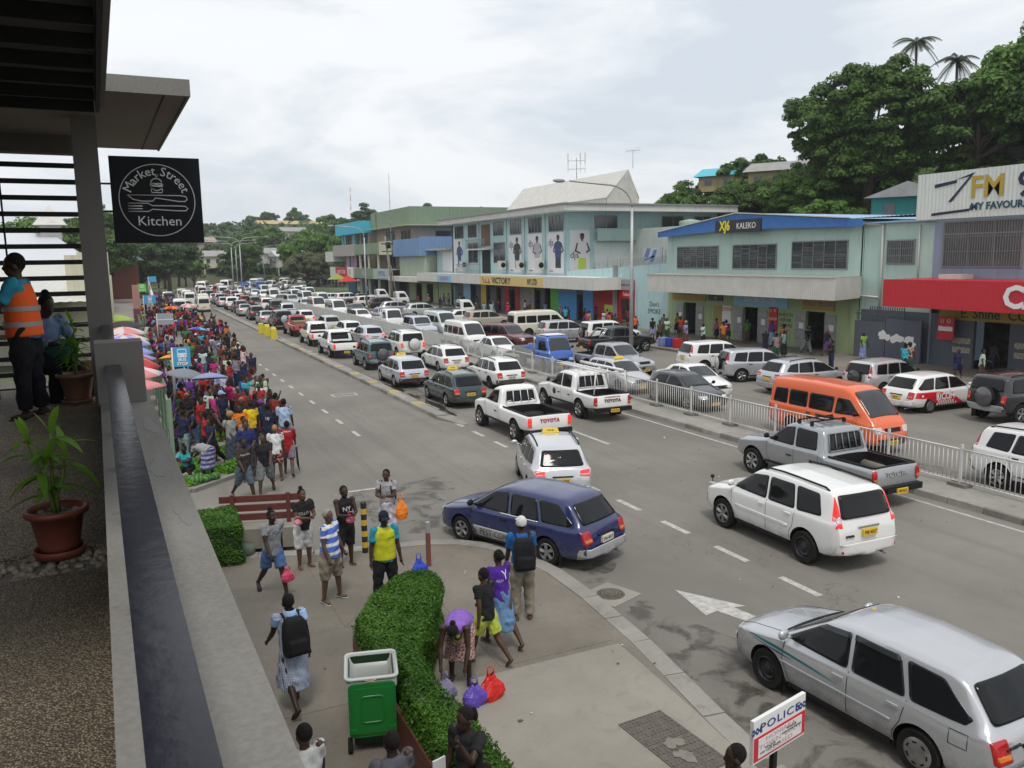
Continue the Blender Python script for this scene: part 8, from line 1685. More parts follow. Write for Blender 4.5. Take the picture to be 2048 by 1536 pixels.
def hedge(label, poly, z0, z1, dens, seed):
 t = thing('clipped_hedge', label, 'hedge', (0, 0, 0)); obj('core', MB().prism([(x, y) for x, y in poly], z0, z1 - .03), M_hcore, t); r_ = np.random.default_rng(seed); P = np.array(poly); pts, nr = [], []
 k = len(P); cen = P.mean(0)
 for i in range(k):
  a, b_ = P[i], P[(i + 1) % k]; L_ = np.linalg.norm(b_ - a); n = int(L_ * (z1 - z0) * dens); u = r_.random(n)[:, None]; e = (b_ - a) / L_; nn = np.array([e[1], -e[0]]); q = a + (b_ - a) * u; z = r_.uniform(z0, z1 + .02, n); wob = .03 * np.sin(z * 9 + q[:, 0] * 7); pts.append(np.c_[q + nn * (r_.normal(.012, .018, n) + wob)[:, None], z]); nr.append(np.tile([nn[0], nn[1], .35], (n, 1)))
 lo, hi = P.min(0), P.max(0); n = int((hi - lo).prod() * dens); q = r_.uniform(lo, hi, (n, 2)); ins = np.zeros(n, bool); j = k - 1
 for i in range(k):
  xi, yi, xj, yj = *P[i], *P[j]; c = ((yi > q[:, 1]) != (yj > q[:, 1])) & (q[:, 0] < (xj - xi) * (q[:, 1] - yi) / (yj - yi + 1e-12) + xi); ins ^= c; j = i
 q = q[ins]; pts.append(np.c_[q, z1 + .025 * np.sin(q[:, 0] * 8) * np.cos(q[:, 1] * 6) + r_.normal(0, .018, len(q))]); nr.append(np.tile([0, 0, 1.], (len(q), 1)))
 obj('foliage', leaf_cloud(np.concatenate(pts), np.concatenate(nr), .024, seed, .75), M_hedge, t); return t
hedge('long clipped green hedge in a planter curving across the plaza', [(2.9, 4.5), (3.36, 4.5), (3.36, 8.6), (3.27, 9.5), (3.3, 10.1), (3.4, 10.7), (3.86, 11.4), (4.2, 12.0), (4.5, 12.7), (4.53, 13.05), (4.42, 13.33), (4.2, 13.42), (3.92, 13.3), (3.3, 12.6), (2.86, 11.9), (2.86, 10.55), (3.02, 10.45), (3.02, 9.75), (2.88, 9.62)], ZP, .98, 4200, 3)
hedge('square clipped hedge block beside the concrete bench', [(.5, 17.6), (1.86, 17.6), (1.86, 19.0), (.5, 19.0)], ZP, .98, 3600, 4)
pl = thing('planter_box', 'brown timber planter boards holding the long hedge', 'planter', (0, 0, 0))
for i in range(3):
 z = ZP + i * .19; obj('plank', MB().box(2.79, 2.845, 4.5, 11.9, z, z + .18), M_slat, pl)
 a, b_ = (2.79, 11.95), (3.9, 13.4); e = np.array([b_[0] - a[0], b_[1] - a[1]]); e = e / np.linalg.norm(e); n_ = np.array([e[1], -e[0]]) * .055; obj('plank', MB().prism([(a[0], a[1]), (a[0] + n_[0], a[1] + n_[1]), (b_[0] + n_[0], b_[1] + n_[1]), b_], z, z + .18), M_slat, pl)
g = MB(); g.lathe([(.0001, 0), (.055, 0), (.06, .02), (.0001, .025)], 14); t = thing('garden_light', 'small dark round lamp cap in the hedge notch', 'lamp', (2.95, 9.68, 0)); obj('stem', MB().tube([(0, 0, ZP), (0, 0, .98)], .025, 8), M_trim, t); obj('cap', g, M_trim, t, loc=(0, 0, .98))
# wheelie bin seen from the lid side
t = thing('wheelie_bin', 'green wheelie bin with its lid hanging open and clear liner', 'bin', (2.58, 10.1, ZP), R(-14)); M_bin = mat('bin_green', (.008, .16, .025), .35, noise=(5, .3, (.006, .12, .02))); M_bind = mat('bin_dark', (.006, .03, .01), .5)
w0, w1, d0, d1, h = .24, .31, .26, .34, 1.02
obj('tub', MB().add([(-w0, -d0, .08), (w0, -d0, .08), (w0, d0, .08), (-w0, d0, .08), (-w1, -d1, h), (w1, -d1, h), (w1, d1, h), (-w1, d1, h), (-w1 + .03, -d1 + .03, h), (w1 - .03, -d1 + .03, h), (w1 - .03, d1 - .03, h), (-w1 + .03, d1 - .03, h), (-w0, -d0 + .03, .2), (w0, -d0 + .03, .2), (w0, d0 - .03, .2), (-w0, d0 - .03, .2)], [(0, 3, 2, 1), (0, 1, 5, 4), (1, 2, 6, 5), (2, 3, 7, 6), (3, 0, 4, 7), (4, 5, 9, 8), (5, 6, 10, 9), (6, 7, 11, 10), (7, 4, 8, 11), (8, 9, 13, 12), (9, 10, 14, 13), (10, 11, 15, 14), (11, 8, 12, 15), (12, 13, 14, 15)]), M_bind, t)
def rr(w_, h_, r_=.06, n=5): return [(sx_ * (w_ - r_) + r_ * math.cos(a), sy_ * (h_ - r_) + r_ * math.sin(a)) for sx_, sy_, a0 in ((1, 1, 0), (-1, 1, math.pi / 2), (-1, -1, math.pi), (1, -1, 1.5 * math.pi)) for a in np.linspace(a0, a0 + math.pi / 2, n)]
def slab(pts, y0, y1, zc_, tilt=0, g=None):
 g = g or MB(); k = len(pts); g.add([(x, y0, zc_ + z) for x, z in pts] + [(x, y1, zc_ + z) for x, z in pts], [tuple(range(k)), tuple(range(2 * k - 1, k - 1, -1))] + [(i, k + i, k + (i + 1) % k, (i + 1) % k) for i in range(k)]); return g
ld = obj('lid', slab(rr(.30, .36), -.40, -.36, .62), M_bin, t); obj('lid_panel', slab(rr(.26, .31, .05), -.415, -.40, .62), M_bin, ld)
g = MB(); o_, i_ = rr(.15, .19, .05), rr(.125, .165, .04); k = len(o_); g.add([(x, -.415, .64 + z) for x, z in o_] + [(x, -.430, .64 + z) for x, z in [((a[0] + b_[0]) / 2, (a[1] + b_[1]) / 2) for a, b_ in zip(o_, i_)]] + [(x, -.415, .64 + z) for x, z in i_], [(i, (i + 1) % k, k + (i + 1) % k, k + i) for i in range(k)] + [(k + i, k + (i + 1) % k, 2 * k + (i + 1) % k, 2 * k + i) for i in range(k)], 0, True); obj('lid_rib', g, M_bin, ld)
for sx_ in (-.24, .24): obj('lid_grip', MB().box(sx_ - .045, sx_ + .045, -.44, -.39, .34, .40), M_bin, ld)
def lin(t_, b, tcn, L): b.inputs['Alpha'].default_value = .55; b.inputs['Base Color'].default_value = (.6, .62, .6, 1); b.inputs['Roughness'].default_value = .3
ln_ = mat('clear_liner', build=lin); r1, r2, r3 = rr(.325, .36, .07), rr(.30, .33, .06), rr(.25, .27, .05); k = len(r1); r_ = random.Random(2)
obj('liner', MB().add([(x, y, h - .13 + r_.uniform(-.025, .02)) for x, y in r1] + [(x, y, h + .02 + r_.uniform(-.006, .006)) for x, y in r1] + [(x, y, h + .03) for x, y in r2] + [(x * .9, y * .9, h - .35) for x, y in r3] + [(x * .7, y * .7, .25) for x, y in r3], [(q * k + i, q * k + (i + 1) % k, (q + 1) * k + (i + 1) % k, (q + 1) * k + i) for q in range(4) for i in range(k)], 0, True), ln_, t)
obj('rim_fold', MB().tube([(x * 1.01, y * 1.01, h + .015) for x, y in r1 + r1[:1]], .022, 6), mat('liner_fold', (.45, .47, .45), .4), t); obj('straw_tie', MB().tube([(-.1, -.385, h - .03), (.06, -.39, h + .01)], .006, 4).tube([(-.09, -.385, h + .01), (.05, -.39, h - .03)], .006, 4), mat('straw', (.5, .45, .25), .7), t)
for sx_ in (-.3, .3):
 o = obj('wheel', MB().lathe([(.0001, -.03), (.09, -.03), (.1, -.02), (.1, .02), (.09, .03), (.0001, .03)], 18, axis='x', c=(sx_, -.28, .1)), M_tyre, t)
t = thing('planter_drum', 'low grey-green round drum at the end of the bench', 'drum', (1.95, 18.25, ZP)); obj('drum', MB().lathe([(.0001, 0), (.24, 0), (.26, .05), (.25, .2), (.0001, .22)], 20), mat('drum_green', (.10, .13, .10), .7), t)
# umbrellas
def umbrella(label, x, y, z, r, cols, n=8, tilt=(0, 0), name='umbrella', rise=.32, pole=None):
 t = thing(name, label, 'umbrella', (x, y, .09)); g = MB(); K = 5; per = 4; N = n * per
 vs = [(0, 0, r * rise)]
 for i in range(1, K + 1):
  q = i / K
  for j in range(N):
   an = 2 * math.pi * j / N; sc_ = 1 - .07 * math.sin(math.pi * (j % per) / per) * q; vs.append((r * q * sc_ * math.cos(an), r * q * sc_ * math.sin(an), r * rise * (1 - q ** 1.8)))
 fs, mi = [], []
 for j in range(N): fs.append((0, 1 + j, 1 + (j + 1) % N)); mi.append((j // per) % len(cols))
 for i in range(K - 1):
  for j in range(N): fs.append((1 + i * N + j, 1 + (i + 1) * N + j, 1 + (i + 1) * N + (j + 1) % N, 1 + i * N + (j + 1) % N)); mi.append((j // per) % len(cols))
 g.add(vs, fs, 0, True); g.m = mi; o = obj('canopy', g, cols, t, loc=(0, 0, z)); o.rotation_euler = (R(tilt[0]), R(tilt[1]), random.uniform(0, 3)); sd_ = o.modifiers.new('s', 'SOLIDIFY'); sd_.thickness = .006
 obj('pole', MB().tube([(0, 0, pole if pole is not None else 0), (0, 0, z + r * rise + .06)], .015, 6), M_galv, t); return t
def fab(n, c): return mat('fabric_' + n, c, .75, noise=(3, .25, tuple(v * .7 for v in c)))
F_r, F_w, F_b, F_lb, F_bk, F_g, F_pk, F_y, F_o, F_v = fab('red', (.5, .03, .035)), fab('offwhite', (.6, .5, .48)), fab('blue', (.02, .06, .5)), fab('lilac', (.25, .27, .6)), fab('black', (.03, .03, .035)), fab('green', (.1, .35, .15)), fab('pink', (.6, .22, .22)), fab('yellow', (.6, .5, .05)), fab('orange', (.7, .2, .03)), fab('violet', (.25, .1, .45))
for i, (y, c_, lab) in enumerate(((30.5, [F_r, F_pk], 'faded red stall umbrella nearest the balcony'), (33.5, [F_pk, F_w], 'pink stall umbrella, second along the fence'), (36.6, [F_r, F_g, F_w], 'red, green and white stall umbrella along the fence'), (39.8, [F_lb, F_r], 'lilac and red stall umbrella along the fence'), (43.2, [F_b, F_lb], 'bright blue stall umbrella along the fence'), (47, [F_lb, F_w], 'lilac and white stall umbrella along the fence'), (50.8, [F_r, F_w], 'red and white stall umbrella along the fence'), (54.8, [F_w, F_pk], 'off-white stall umbrella along the fence'), (59, [F_bk], 'black stall umbrella at the far end of the row'), (70, [fab('lime', (.3, .4, .06))], 'lime green stall umbrella beyond the pillar'))):
 umbrella(lab, -.15 if i < 9 else -.6, y, 2.05 + .1 * (i % 3), 1.35, c_, 8, (random.uniform(-6, 6), random.uniform(-4, 8)), 'stall_umbrella')
umbrella('grey checked umbrella held in the near crowd', 1.95, 34.3, 2.02, .72, [plaid('check_grey', (.22, .24, .27), (.12, .13, .15), 14, ('X', 'Y'))], 8, (6, -8), pole=1.2); umbrella('blue plaid umbrella held in the near crowd', 2.78, 33.4, 1.92, .72, [plaid('check_blue', (.35, .40, .55), (.04, .06, .22), 5, ('X', 'Y'))], 8, (8, 6), pole=1.2)
umbrella('rainbow umbrella beside the bus stop pole', 1.95, 41, 1.95, .7, [F_g, F_y, F_o, F_r, fab('lime'  , (.3, .4, .06)), F_y], 12, (10, 0), pole=1.2); umbrella('red and violet umbrella in the middle of the crowd', 4.3, 58, 1.9, .75, [F_r, F_o, F_v, F_b, fab('sky', (.1, .35, .6)), F_v], 8, (8, 8), pole=1.2); umbrella('orange red umbrella in the far crowd', 4.1, 86, 2.0, .8, [F_r, F_o], 8, pole=1.2); umbrella('pale pink umbrella by the white minibus', 5.9, 90, 2.0, .75, [F_pk, F_w], 8, (12, 0), pole=1.2)
# greens and melons laid out at the market edge
M_veg = leafmat('greens_leaf', (.06, .20, .015), (.16, .34, .04), .2); r_ = np.random.default_rng(9)
for i, (x, y, rx, h_) in enumerate(((2.75, 26.1, .5, .32), (2.0, 26.4, .45, .18), (1.6, 27.3, .5, .2), (2.7, 28.6, .5, .25), (1.5, 29.8, .6, .25), (2.3, 31.0, .6, .3), (1.3, 25.2, .45, .14), (3.4, 29.6, .4, .2), (2.9, 31.8, .5, .25))):
 n = 900; a = r_.uniform(0, 6.28, n); q = np.sqrt(r_.random(n)) * rx; pts = np.c_[q * np.cos(a), q * np.sin(a), h_ * (1 - (q / rx) ** 2) * r_.uniform(.4, 1, n) + .02]; t = thing('greens_heap', f"heap of leafy green vegetables on the market pavement, {NUMW[i]} from the open kerb end", 'vegetables', (x, y, .09), 0, 'vegetable heaps'); o = obj('leaves', leaf_cloud(pts, np.tile([0, 0, 1.], (n, 1)), .07, i, .8), M_veg, t); o['kind'] = 'stuff'
M_melon = stripes('melon_rind', (.03, .10, .02), (.09, .2, .05), 9, 0, .5)
for i, (x, y) in enumerate(((1.55, 24.95), (1.8, 25.0), (1.38, 25.1), (1.65, 25.25), (2.05, 25.15))): tag(obj('watermelon', MB().ball((0, 0, .12), (.19, .13, .125), 14, 10), M_melon, loc=(x, y, .09), rz=i), f"green watermelon on the pavement, {NUMW[i]} of the small row", 'melon', 'watermelons')
for i, (x, y, c_, lab) in enumerate(((1.75, 29.4, (.45, .55, .03), 'lime yellow sheet bundle among the greens'), (2.0, 30.6, (.5, .45, .36), 'pale sack among the greens'), (1.35, 28.2, (.6, .04, .02), 'red bag beside the purple shirt woman'))): bag(x, y, .09, c_, lab, .28, .3)
for x, y, c_, lab in ((34.2, 46.6, (.5, .02, .02), 'red bag on the kerb by the black pickup'), (34.1, 47.3, (.04, .06, .4), 'blue bag on the kerb by the black pickup'), (34.0, 48.0, (.2, .3, .5), 'blue checked bag on the kerb by the black pickup')): tag(obj('carry_bag', remesh(MB().box(-.28, .28, -.2, .2, 0, .62).tube([(-.12, -.18, .6), (-.1, -.2, .85), (.1, -.2, .85), (.12, -.18, .6)], .02, 6), .03, 2), M_cloth, loc=(x, y, .15), color=c_), lab, 'bag')
# ------------------------------------------------------------------ trees and hills
M_mango = leafmat('mango_leaf', (.036, .082, .013), (.092, .168, .027), .2); M_tree = leafmat('tree_leaf', (.042, .09, .016), (.095, .165, .034), .22); M_treel = leafmat('tree_leaf_light', (.06, .135, .02), (.125, .23, .04), .25); M_treep = leafmat('tree_leaf_pale', (.09, .11, .05), (.17, .19, .10), .18); M_treeb = leafmat('tree_leaf_blue', (.04, .078, .028), (.075, .125, .046), .18)
M_bark = mat('bark', (.11, .085, .06), .9, noise=(4, .6, (.06, .045, .035))); M_palm = leafmat('palm_leaf', (.025, .045, .012), (.06, .08, .025), .12)
def clumps(r_, n, R3, zc_, low=-.55):
 """clump centres through an uneven crown"""
 out_ = []
 while len(out_) < n:
  v = r_.normal(0, 1, 3); v /= np.linalg.norm(v)
  if v[2] < low: continue
  k = r_.uniform(.3, 1.0) ** .5; w_ = 1 + .18 * math.sin(3 * math.atan2(v[1], v[0]) + 1.3) + .12 * math.sin(5 * v[2]); out_.append(np.array([v[0] * R3[0] * k * w_, v[1] * R3[1] * k * w_, zc_ + v[2] * R3[2] * k]))
 return np.array(out_)
_tm = {}
def tree_mesh(key, n_cl, per, R3, zc_, cl_r, leaf, seed, trunk=(.3, .12), low=-.6):
 if key in _tm: return _tm[key]
 r_ = np.random.default_rng(seed); C = clumps(r_, n_cl, R3, zc_, low); pts, nr = [], []
 for c in C:
  m = int(per * r_.uniform(.6, 1.3)); v = r_.normal(0, 1, (m, 3)); v /= np.linalg.norm(v, axis=1)[:, None]; v[:, 2] = np.where(v[:, 2] < -.35, -v[:, 2] * .5, v[:, 2]); rad = cl_r * r_.uniform(.55, 1.35) * (r_.random((m, 1)) ** .33); p = c + v * rad * [1, 1, .72]; pts.append(p); nr.append(v + [0, 0, .5])
 lm = leaf_cloud(np.concatenate(pts), np.concatenate(nr), leaf, seed, .45, 1.2); g = MB(); rr_ = random.Random(seed); top = zc_ * .95; g.tube([(0, 0, -1.5), (.1, .05, zc_ * .45), (.0, .1, top)], [trunk[0] * 1.25, trunk[0] * .8, trunk[1]], 8)
 for c in C[::max(1, n_cl // 14)]: s0 = zc_ * rr_.uniform(.3, .6); g.tube([(0, 0, s0), (c[0] * .5, c[1] * .5, (s0 + c[2]) / 2 + .2), tuple(c)], [trunk[1], trunk[1] * .6, .04], 5)
 _tm[key] = (lm, setm(g.mesh('trunk'), M_bark)); return _tm[key]
def tree(key, label, x, y, z, s=1., m_=None, group=None, name='tree', sz=1.):
 lm, tk = _tm[key]; t = thing(name, label, 'tree', (x, y, z), random.uniform(0, 6.28), group); t.scale = (s, s, s * sz)
 if not lm.materials: lm.materials.append(M_tree)
 obj_shared('crown', lm, t, (0, 0, 0), m_ or M_tree); obj_shared('trunk', tk, t, (0, 0, 0)); return t
tree_mesh('mango', 330, 520, (6.9, 6.9, 7.0), 7.6, 1.15, .17, 1, (.6, .22), -.85); tree_mesh('a', 80, 300, (3.4, 3.4, 2.9), 5.2, .85, .16, 2, low=-.75); tree_mesh('b', 70, 300, (3.0, 2.8, 3.6), 6.2, .8, .16, 3, low=-.75); tree_mesh('c', 40, 180, (4.2, 4.0, 2.0), 5.0, .9, .24, 4); tree_mesh('bush', 26, 220, (2.0, 2.0, 1.3), 1.2, .7, .17, 5, (.12, .05)); tree_mesh('far', 34, 110, (3.6, 3.6, 3.0), 4.6, 1.2, .42, 6); tree_mesh('far2', 30, 110, (3.0, 3.2, 4.0), 5.8, 1.15, .42, 7); tree_mesh('round', 90, 240, (4.6, 4.6, 3.4), 4.6, 1.0, .20, 8)
# terrain behind the shops and the far hills
def hz(x, y):
 """height of the land"""
 h_ = 0.
 if x > 50: h_ = max(h_, (1 - math.exp(-max(0, x - 52) / 26)) * 21 * (1 / (1 + math.exp((y - 108) / 9))) * (1 + .12 * math.sin(x * .13 + y * .09)))
 if x > 50: h_ = max(h_, (1 - math.exp(-max(0, x - 52) / 60)) * 24 * (1 / (1 + math.exp((y - 175) / 14))) * .55)
 yy = y + .14 * x; q = (yy - 250) / 190
 far = (1 - math.exp(-max(0, q) * 1.9)) * (20 + 3.5 * math.sin(x * .018 + .6) + 2.5 * math.sin(x * .041) + 1.5 * math.sin(x * .09 + 1) + max(0, x - 60) * .05)
 return max(h_, far)
g = MB(); xs = np.linspace(-420, 560, 120); ys_ = np.linspace(30, 720, 100); vs = [(x, y, hz(x, y) - .9 + (-1.2 if (x < 52 and y < 240) else 0)) for y in ys_ for x in xs]; nx = len(xs); g.add(vs, [(j * nx + i, j * nx + i + 1, (j + 1) * nx + i + 1, (j + 1) * nx + i) for j in range(len(ys_) - 1) for i in range(nx - 1)], 0, True); struct('hill', g, mat('hill_ground', (.045, .065, .022), .95, noise=(.12, .9, (.09, .075, .04))))
tree('mango', 'huge dark mango tree on the slope behind the aqua shop', 70.5, 63.8, 11.0, 1.0, M_mango, name='mango_tree', sz=1.0)
HS = 'trees on the near hillside'
near = [('a', 84, 52, 1.5, M_treel, 'bright green leafy tree right of the mango tree'), ('b', 80, 47, 1.4, M_treel, 'bright green tree above the radio billboard'), ('a', 92, 54, 1.9, M_treeb, 'tall dull green tree crowning the near hill'), ('b', 88, 45, 1.7, M_tree, 'dark tree at the edge of the view on the hill'), ('c', 79, 91, 1.25, M_tree, 'spreading tree left of the mango behind the turquoise roof'), ('b', 71, 95, .9, M_treeb, 'small dark tree left of the turquoise roof'), ('round', 95, 62, 1.5, M_tree, 'broad tree behind the coconut palms'), ('a', 64, 78, .85, M_tree, 'leafy shrub tree below the yellow house'), ('a', 68, 81, .8, M_treel, 'green tree beside the yellow house'), ('c', 61, 60, .75, M_treel, 'broad leafed tree in front of the small turquoise house'), ('b', 66, 90, .9, M_treel, 'green tree left of the yellow house'), ('round', 60, 70, .55, M_treep, 'pale flowering shrub tree on the slope'), ('a', 76, 43, 1.3, M_mango, 'dark tree just above the billboard edge'), ('round', 78, 40, 1.2, M_treel, 'light green tree over the billboard end'), ('a', 98, 48, 2.0, M_tree, 'tree on the skyline near the bare branches'), ('b', 58, 110, 1.0, M_treel, 'tree behind the steep white roof end'), ('a', 62, 106, 1.0, M_tree, 'tree right of the steep white roof'), ('a', 66, 100, .9, M_treel, 'leafy tree left of the near hillside houses'), ('b', 70, 84, .72, M_treel, 'leafy tree in front of the yellow house'), ('a', 71, 88, .75, M_tree, 'leafy tree in front of the turquoise roofed house'), ('round', 68, 75, .8, M_tree, 'low spreading tree at the foot of the mango tree'), ('round', 66, 69, .75, M_treel, 'bushy tree below the mango crown'), ('a', 72, 73, .9, M_mango, 'dark tree tucked against the mango tree'), ('round', 75, 55, 1.25, M_mango, 'dense dark tree joining the mango tree on its right'), ('round', 79, 52, 1.4, M_treel, 'bright round tree between the mango and the billboard'), ('c', 80, 98, 1.0, M_treel, 'flat topped tree beyond the turquoise roof')]
for k, x, y, s, m_, lab in near: tree(k, lab, x, y, hz(x, y) - .6, s, m_, HS)
r_ = random.Random(21)
for i in range(58):
 x, y = r_.uniform(53, 92), r_.uniform(36, 100); tree('bush', f"shrub on the near hillside, number {i + 1} among the undergrowth" if False else 'low leafy shrub in the undergrowth of the near hillside', x, y, hz(x, y) - .8, r_.uniform(.7, 1.5), r_.choice([M_tree, M_treel, M_treeb, M_mango]), 'hillside undergrowth', 'shrub')
def palm(label, x, y, z, h_, s, seed):
 t = thing('coconut_palm', label, 'palm', (x, y, z)); rr_ = random.Random(seed); obj('trunk', MB().tube([(0, 0, -2), (.25 * s, 0, h_ * .5), (.1, .1, h_)], [.22 * s, .15 * s, .12 * s], 8), M_bark, t)
 for k in range(22):
  a = k * 2.4 + rr_.uniform(-.2, .2); el = rr_.uniform(-.7, 1.0); ln = s * rr_.uniform(2.0, 2.8); g = MB(); ax = [];
  for i in range(9): q = i / 8; ax.append(Vector((math.cos(a) * ln * q * math.cos(el * .6), math.sin(a) * ln * q * math.cos(el * .6), h_ + ln * (math.sin(el) * q - .75 * q * q))))
  g.tube(ax, .03 * s, 4); sd_ = Vector((-math.sin(a), math.cos(a), 0))
  for i in range(1, 26):
   q = i / 26 * 8; j = min(7, int(q)); p = ax[j].lerp(ax[j + 1], q - j); l2 = s * .62 * math.sin(math.pi * (i / 28 * .85 + .12))
   for sg in (-1, 1): d_ = (sd_ * sg * .75 + (ax[j + 1] - ax[j]).normalized() * .5 + Vector((0, 0, -.55))).normalized() * l2; w_ = (ax[j + 1] - ax[j]).normalized() * .045 * s; g.add([p - w_, p + w_, p + d_], [(0, 1, 2)])
  obj('frond', g, M_palm, t)
palm('tall coconut palm standing above the mango tree', 82, 68.5, hz(82, 68.5), 29.4 - hz(82, 68.5), 1.05, 2); palm('coconut palm right of the tallest palm', 82, 63.3, hz(82, 63.3), 26.4 - hz(82, 63.3), 1.05, 5)
t = thing('bare_tree', 'leafless pale branches on the hill skyline', 'tree', (96, 64, hz(96, 64))); rr_ = random.Random(4); g = MB()
for k in range(16):
 x, y = rr_.uniform(-5, 5), rr_.uniform(-2, 2); zt = rr_.uniform(9, 13.5); g.tube([(x * .3, y * .3, 0), (x * .7, y, zt * .6), (x, y, zt)], [.14, .09, .03], 5)
 for q in range(4): zz = zt * rr_.uniform(.6, .95); g.tube([(x * .85, y, zz), (x + rr_.uniform(-1.6, 1.6), y, zz + rr_.uniform(.3, 1.6))], [.05, .015], 4)
obj('branches', g, mat('dead_wood', (.22, .2, .18), .9), t)
# houses on the slopes
def house(label, x, y, z, w_, d_, h_, wall, roof, rz=0, deck=False, name='house'):
 t = thing(name, label, 'house', (x, y, z), R(rz)); obj('wall', MB().box(-w_ / 2, w_ / 2, -d_ / 2, d_ / 2, 0, h_), wall, t); e = .6
 obj('roof', MB().add([(-w_ / 2 - e, -d_ / 2 - e, h_), (w_ / 2 + e, -d_ / 2 - e, h_), (w_ / 2 + e, d_ / 2 + e, h_), (-w_ / 2 - e, d_ / 2 + e, h_), (-w_ / 2 - e, 0, h_ + d_ * .22), (w_ / 2 + e, 0, h_ + d_ * .22)], [(0, 1, 5, 4), (2, 3, 4, 5), (0, 4, 3), (1, 2, 5), (3, 2, 1, 0)]), roof, t)
 for k in range(3):
  xx = -w_ / 2 + w_ * (k + .5) / 3; f_ = obj('window', MB().box(xx - .55, xx + .55, -d_ / 2 - .05, -d_ / 2, h_ * .4, h_ * .8), M_winframe, t); obj('pane', MB().box(xx - .45, xx + .45, -d_ / 2 - .07, -d_ / 2 - .04, h_ * .43, h_ * .77), M_pane, f_)
 for yy in (-d_ / 4, d_ / 4): obj('window', MB().box(-w_ / 2 - .05, -w_ / 2, yy - .5, yy + .5, h_ * .4, h_ * .8), M_pane, t)
 for sx_ in (-1, 1):
  for sy_ in (-1, 1): obj('stilt', MB().box(sx_ * (w_ / 2 - .2) - .12, sx_ * (w_ / 2 - .2) + .12, sy_ * (d_ / 2 - .2) - .12, sy_ * (d_ / 2 - .2) + .12, -4, 0), W_white, t)
 return t
W_yel = wallmat('wall_yellow', (.38, .32, .15), .5); M_rtq = mat('roof_turquoise', (.05, .42, .52), .5); M_rzinc = mat('roof_zinc', (.30, .30, .29), .6, noise=(1, .6, (.2, .18, .16))); W_teal = wallmat('wall_teal', (.03, .22, .21), .4)
house('house with bright turquoise roof beside the mango tree', 77, 92.5, 14.9, 8, 6, 2.0, W_yel, M_rtq, -58); house('yellow house with grey roof left of the mango tree', 75.5, 81.5, 13.9, 7, 6, 2.5, W_yel, M_rzinc, -58)
hs = house('small teal house with porch beside the radio billboard', 66, 54.5, 8.6, 7, 6, 2.6, W_teal, M_rzinc, 32); house('brown house half hidden in the trees above the billboard', 84, 57.5, 15.4, 8, 6, 2.8, W_pink, M_rzinc, 20)
for i, (x, y, w_, c_, rf, lab) in enumerate(((42, 268, 14, W_white, M_rzinc, 'white building with curved roof at the street end'), (20, 300, 18, W_pink, mat('roof_tan', (.33, .27, .22), .7), 'tan roofed shed at the street end'), (48, 262, 12, W_white, mat('roof_lightgrey', (.5, .5, .5), .6), 'pale roofed shelter beyond the queue'), (75, 400, 34, W_yel, mat('roof_ochre', (.42, .33, .14), .7), 'long ochre roofed building on the far slope'), (20, 420, 10, W_white, M_rzinc, 'small pale house high on the far slope'), (120, 430, 12, W_white, mat('roof_pink', (.4, .25, .22), .7), 'pink roofed house on the far ridge'), (150, 440, 10, W_white, M_rzinc, 'white house on the far ridge near the mast'), (27, 266, 8, W_cream, M_rzinc, 'cream shop at the left of the far street'), (60, 330, 12, W_white, M_rzinc, 'white house among trees at the slope foot'), (-60, 330, 14, W_yel, M_rzinc, 'yellow house on the left far slope'), (-20, 350, 12, W_white, M_rzinc, 'grey roofed house on the left far slope'))): house(lab, x, y, hz(x, y) + (.3 if y < 290 else -.6), w_, 8, 3.4, c_, rf, r_.uniform(-20, 20))
# street trees and trees behind the market
mid = [('round', 37, 186, 1.05, M_treep, 'big pale green rain tree beyond the turquoise building'), ('round', 45, 212, 1.75, M_treel, 'large green tree behind the pale rain tree'), ('a', 9, 190, 1.5, M_treeb, 'flowering dark tree beyond the white wall'), ('round', 4, 198, 1.4, M_treel, 'yellow green tree by the far street end'), ('b', -2, 165, 1.5, M_tree, 'dark tree beside the brick house'), ('round', 2.5, 196, 1.7, M_tree, 'round dark tree left of the street end'), ('a', -5, 150, 1.6, M_tree, 'leafy tree behind the cream market wall'), ('round', -12, 155, 1.7, M_treel, 'green tree behind the white hall'), ('a', -24, 150, 1.6, M_tree, 'tree left of the white hall'), ('b', -32, 145, 1.6, M_treel, 'tree seen through the louvre screen'), ('round', -42, 150, 1.8, M_tree, 'broad tree at the left of the louvre screen'), ('b', -4, 215, 2.0, M_treeb, 'tall dark tree under the hanging sign'), ('round', 55, 226, 1.7, M_tree, 'dark tree behind the turquoise building'), ('a', 30, 235, 1.6, M_tree, 'tree at the bend of the street'), ('round', 62, 245, 2.2, M_treeb, 'tree beside the street bend'), ('a', 78, 262, 2.2, M_tree, 'tree on the right of the street bend'), ('b', -52, 146, 1.7, M_treeb, 'dark tree at the outer left')]
for k, x, y, s, m_, lab in mid: tree(k, lab, x, y, 0, s, m_, 'trees along the street')
palm('small palm below the hanging sign', 14, 245, 0, 11, 1.8, 9)
bigs = [(82, 300, 3.2, 'tall tree behind the olive green building'), (116, 330, 3.4, 'rounded tree above the olive green roof'), (95, 345, 3.0, 'rounded tree on the ridge left of the mast'), (130, 395, 2.6, 'pair of round trees on the ridge by the mast')]
for x, y, s, lab in bigs: tree('b' if s > 3.1 else 'a', lab, x, y, hz(x, y) - 1, s * .5, M_treeb, 'ridge trees')
for i in range(34):
 y = r_.uniform(200, 262); bx = float(np.interp(y, [196, 215, 233, 256], [19, 27, 39, 61])); x = bx + (r_.uniform(-38, -13) if i % 2 else r_.uniform(24, 60)); tree(r_.choice(['far', 'a', 'bush']), 'tree in the belt where the street bends away', x, y, 0, r_.uniform(.7, 1.2), r_.choice([M_tree, M_treel, M_treeb]), 'tree belt at the street bend')
cnt = 0
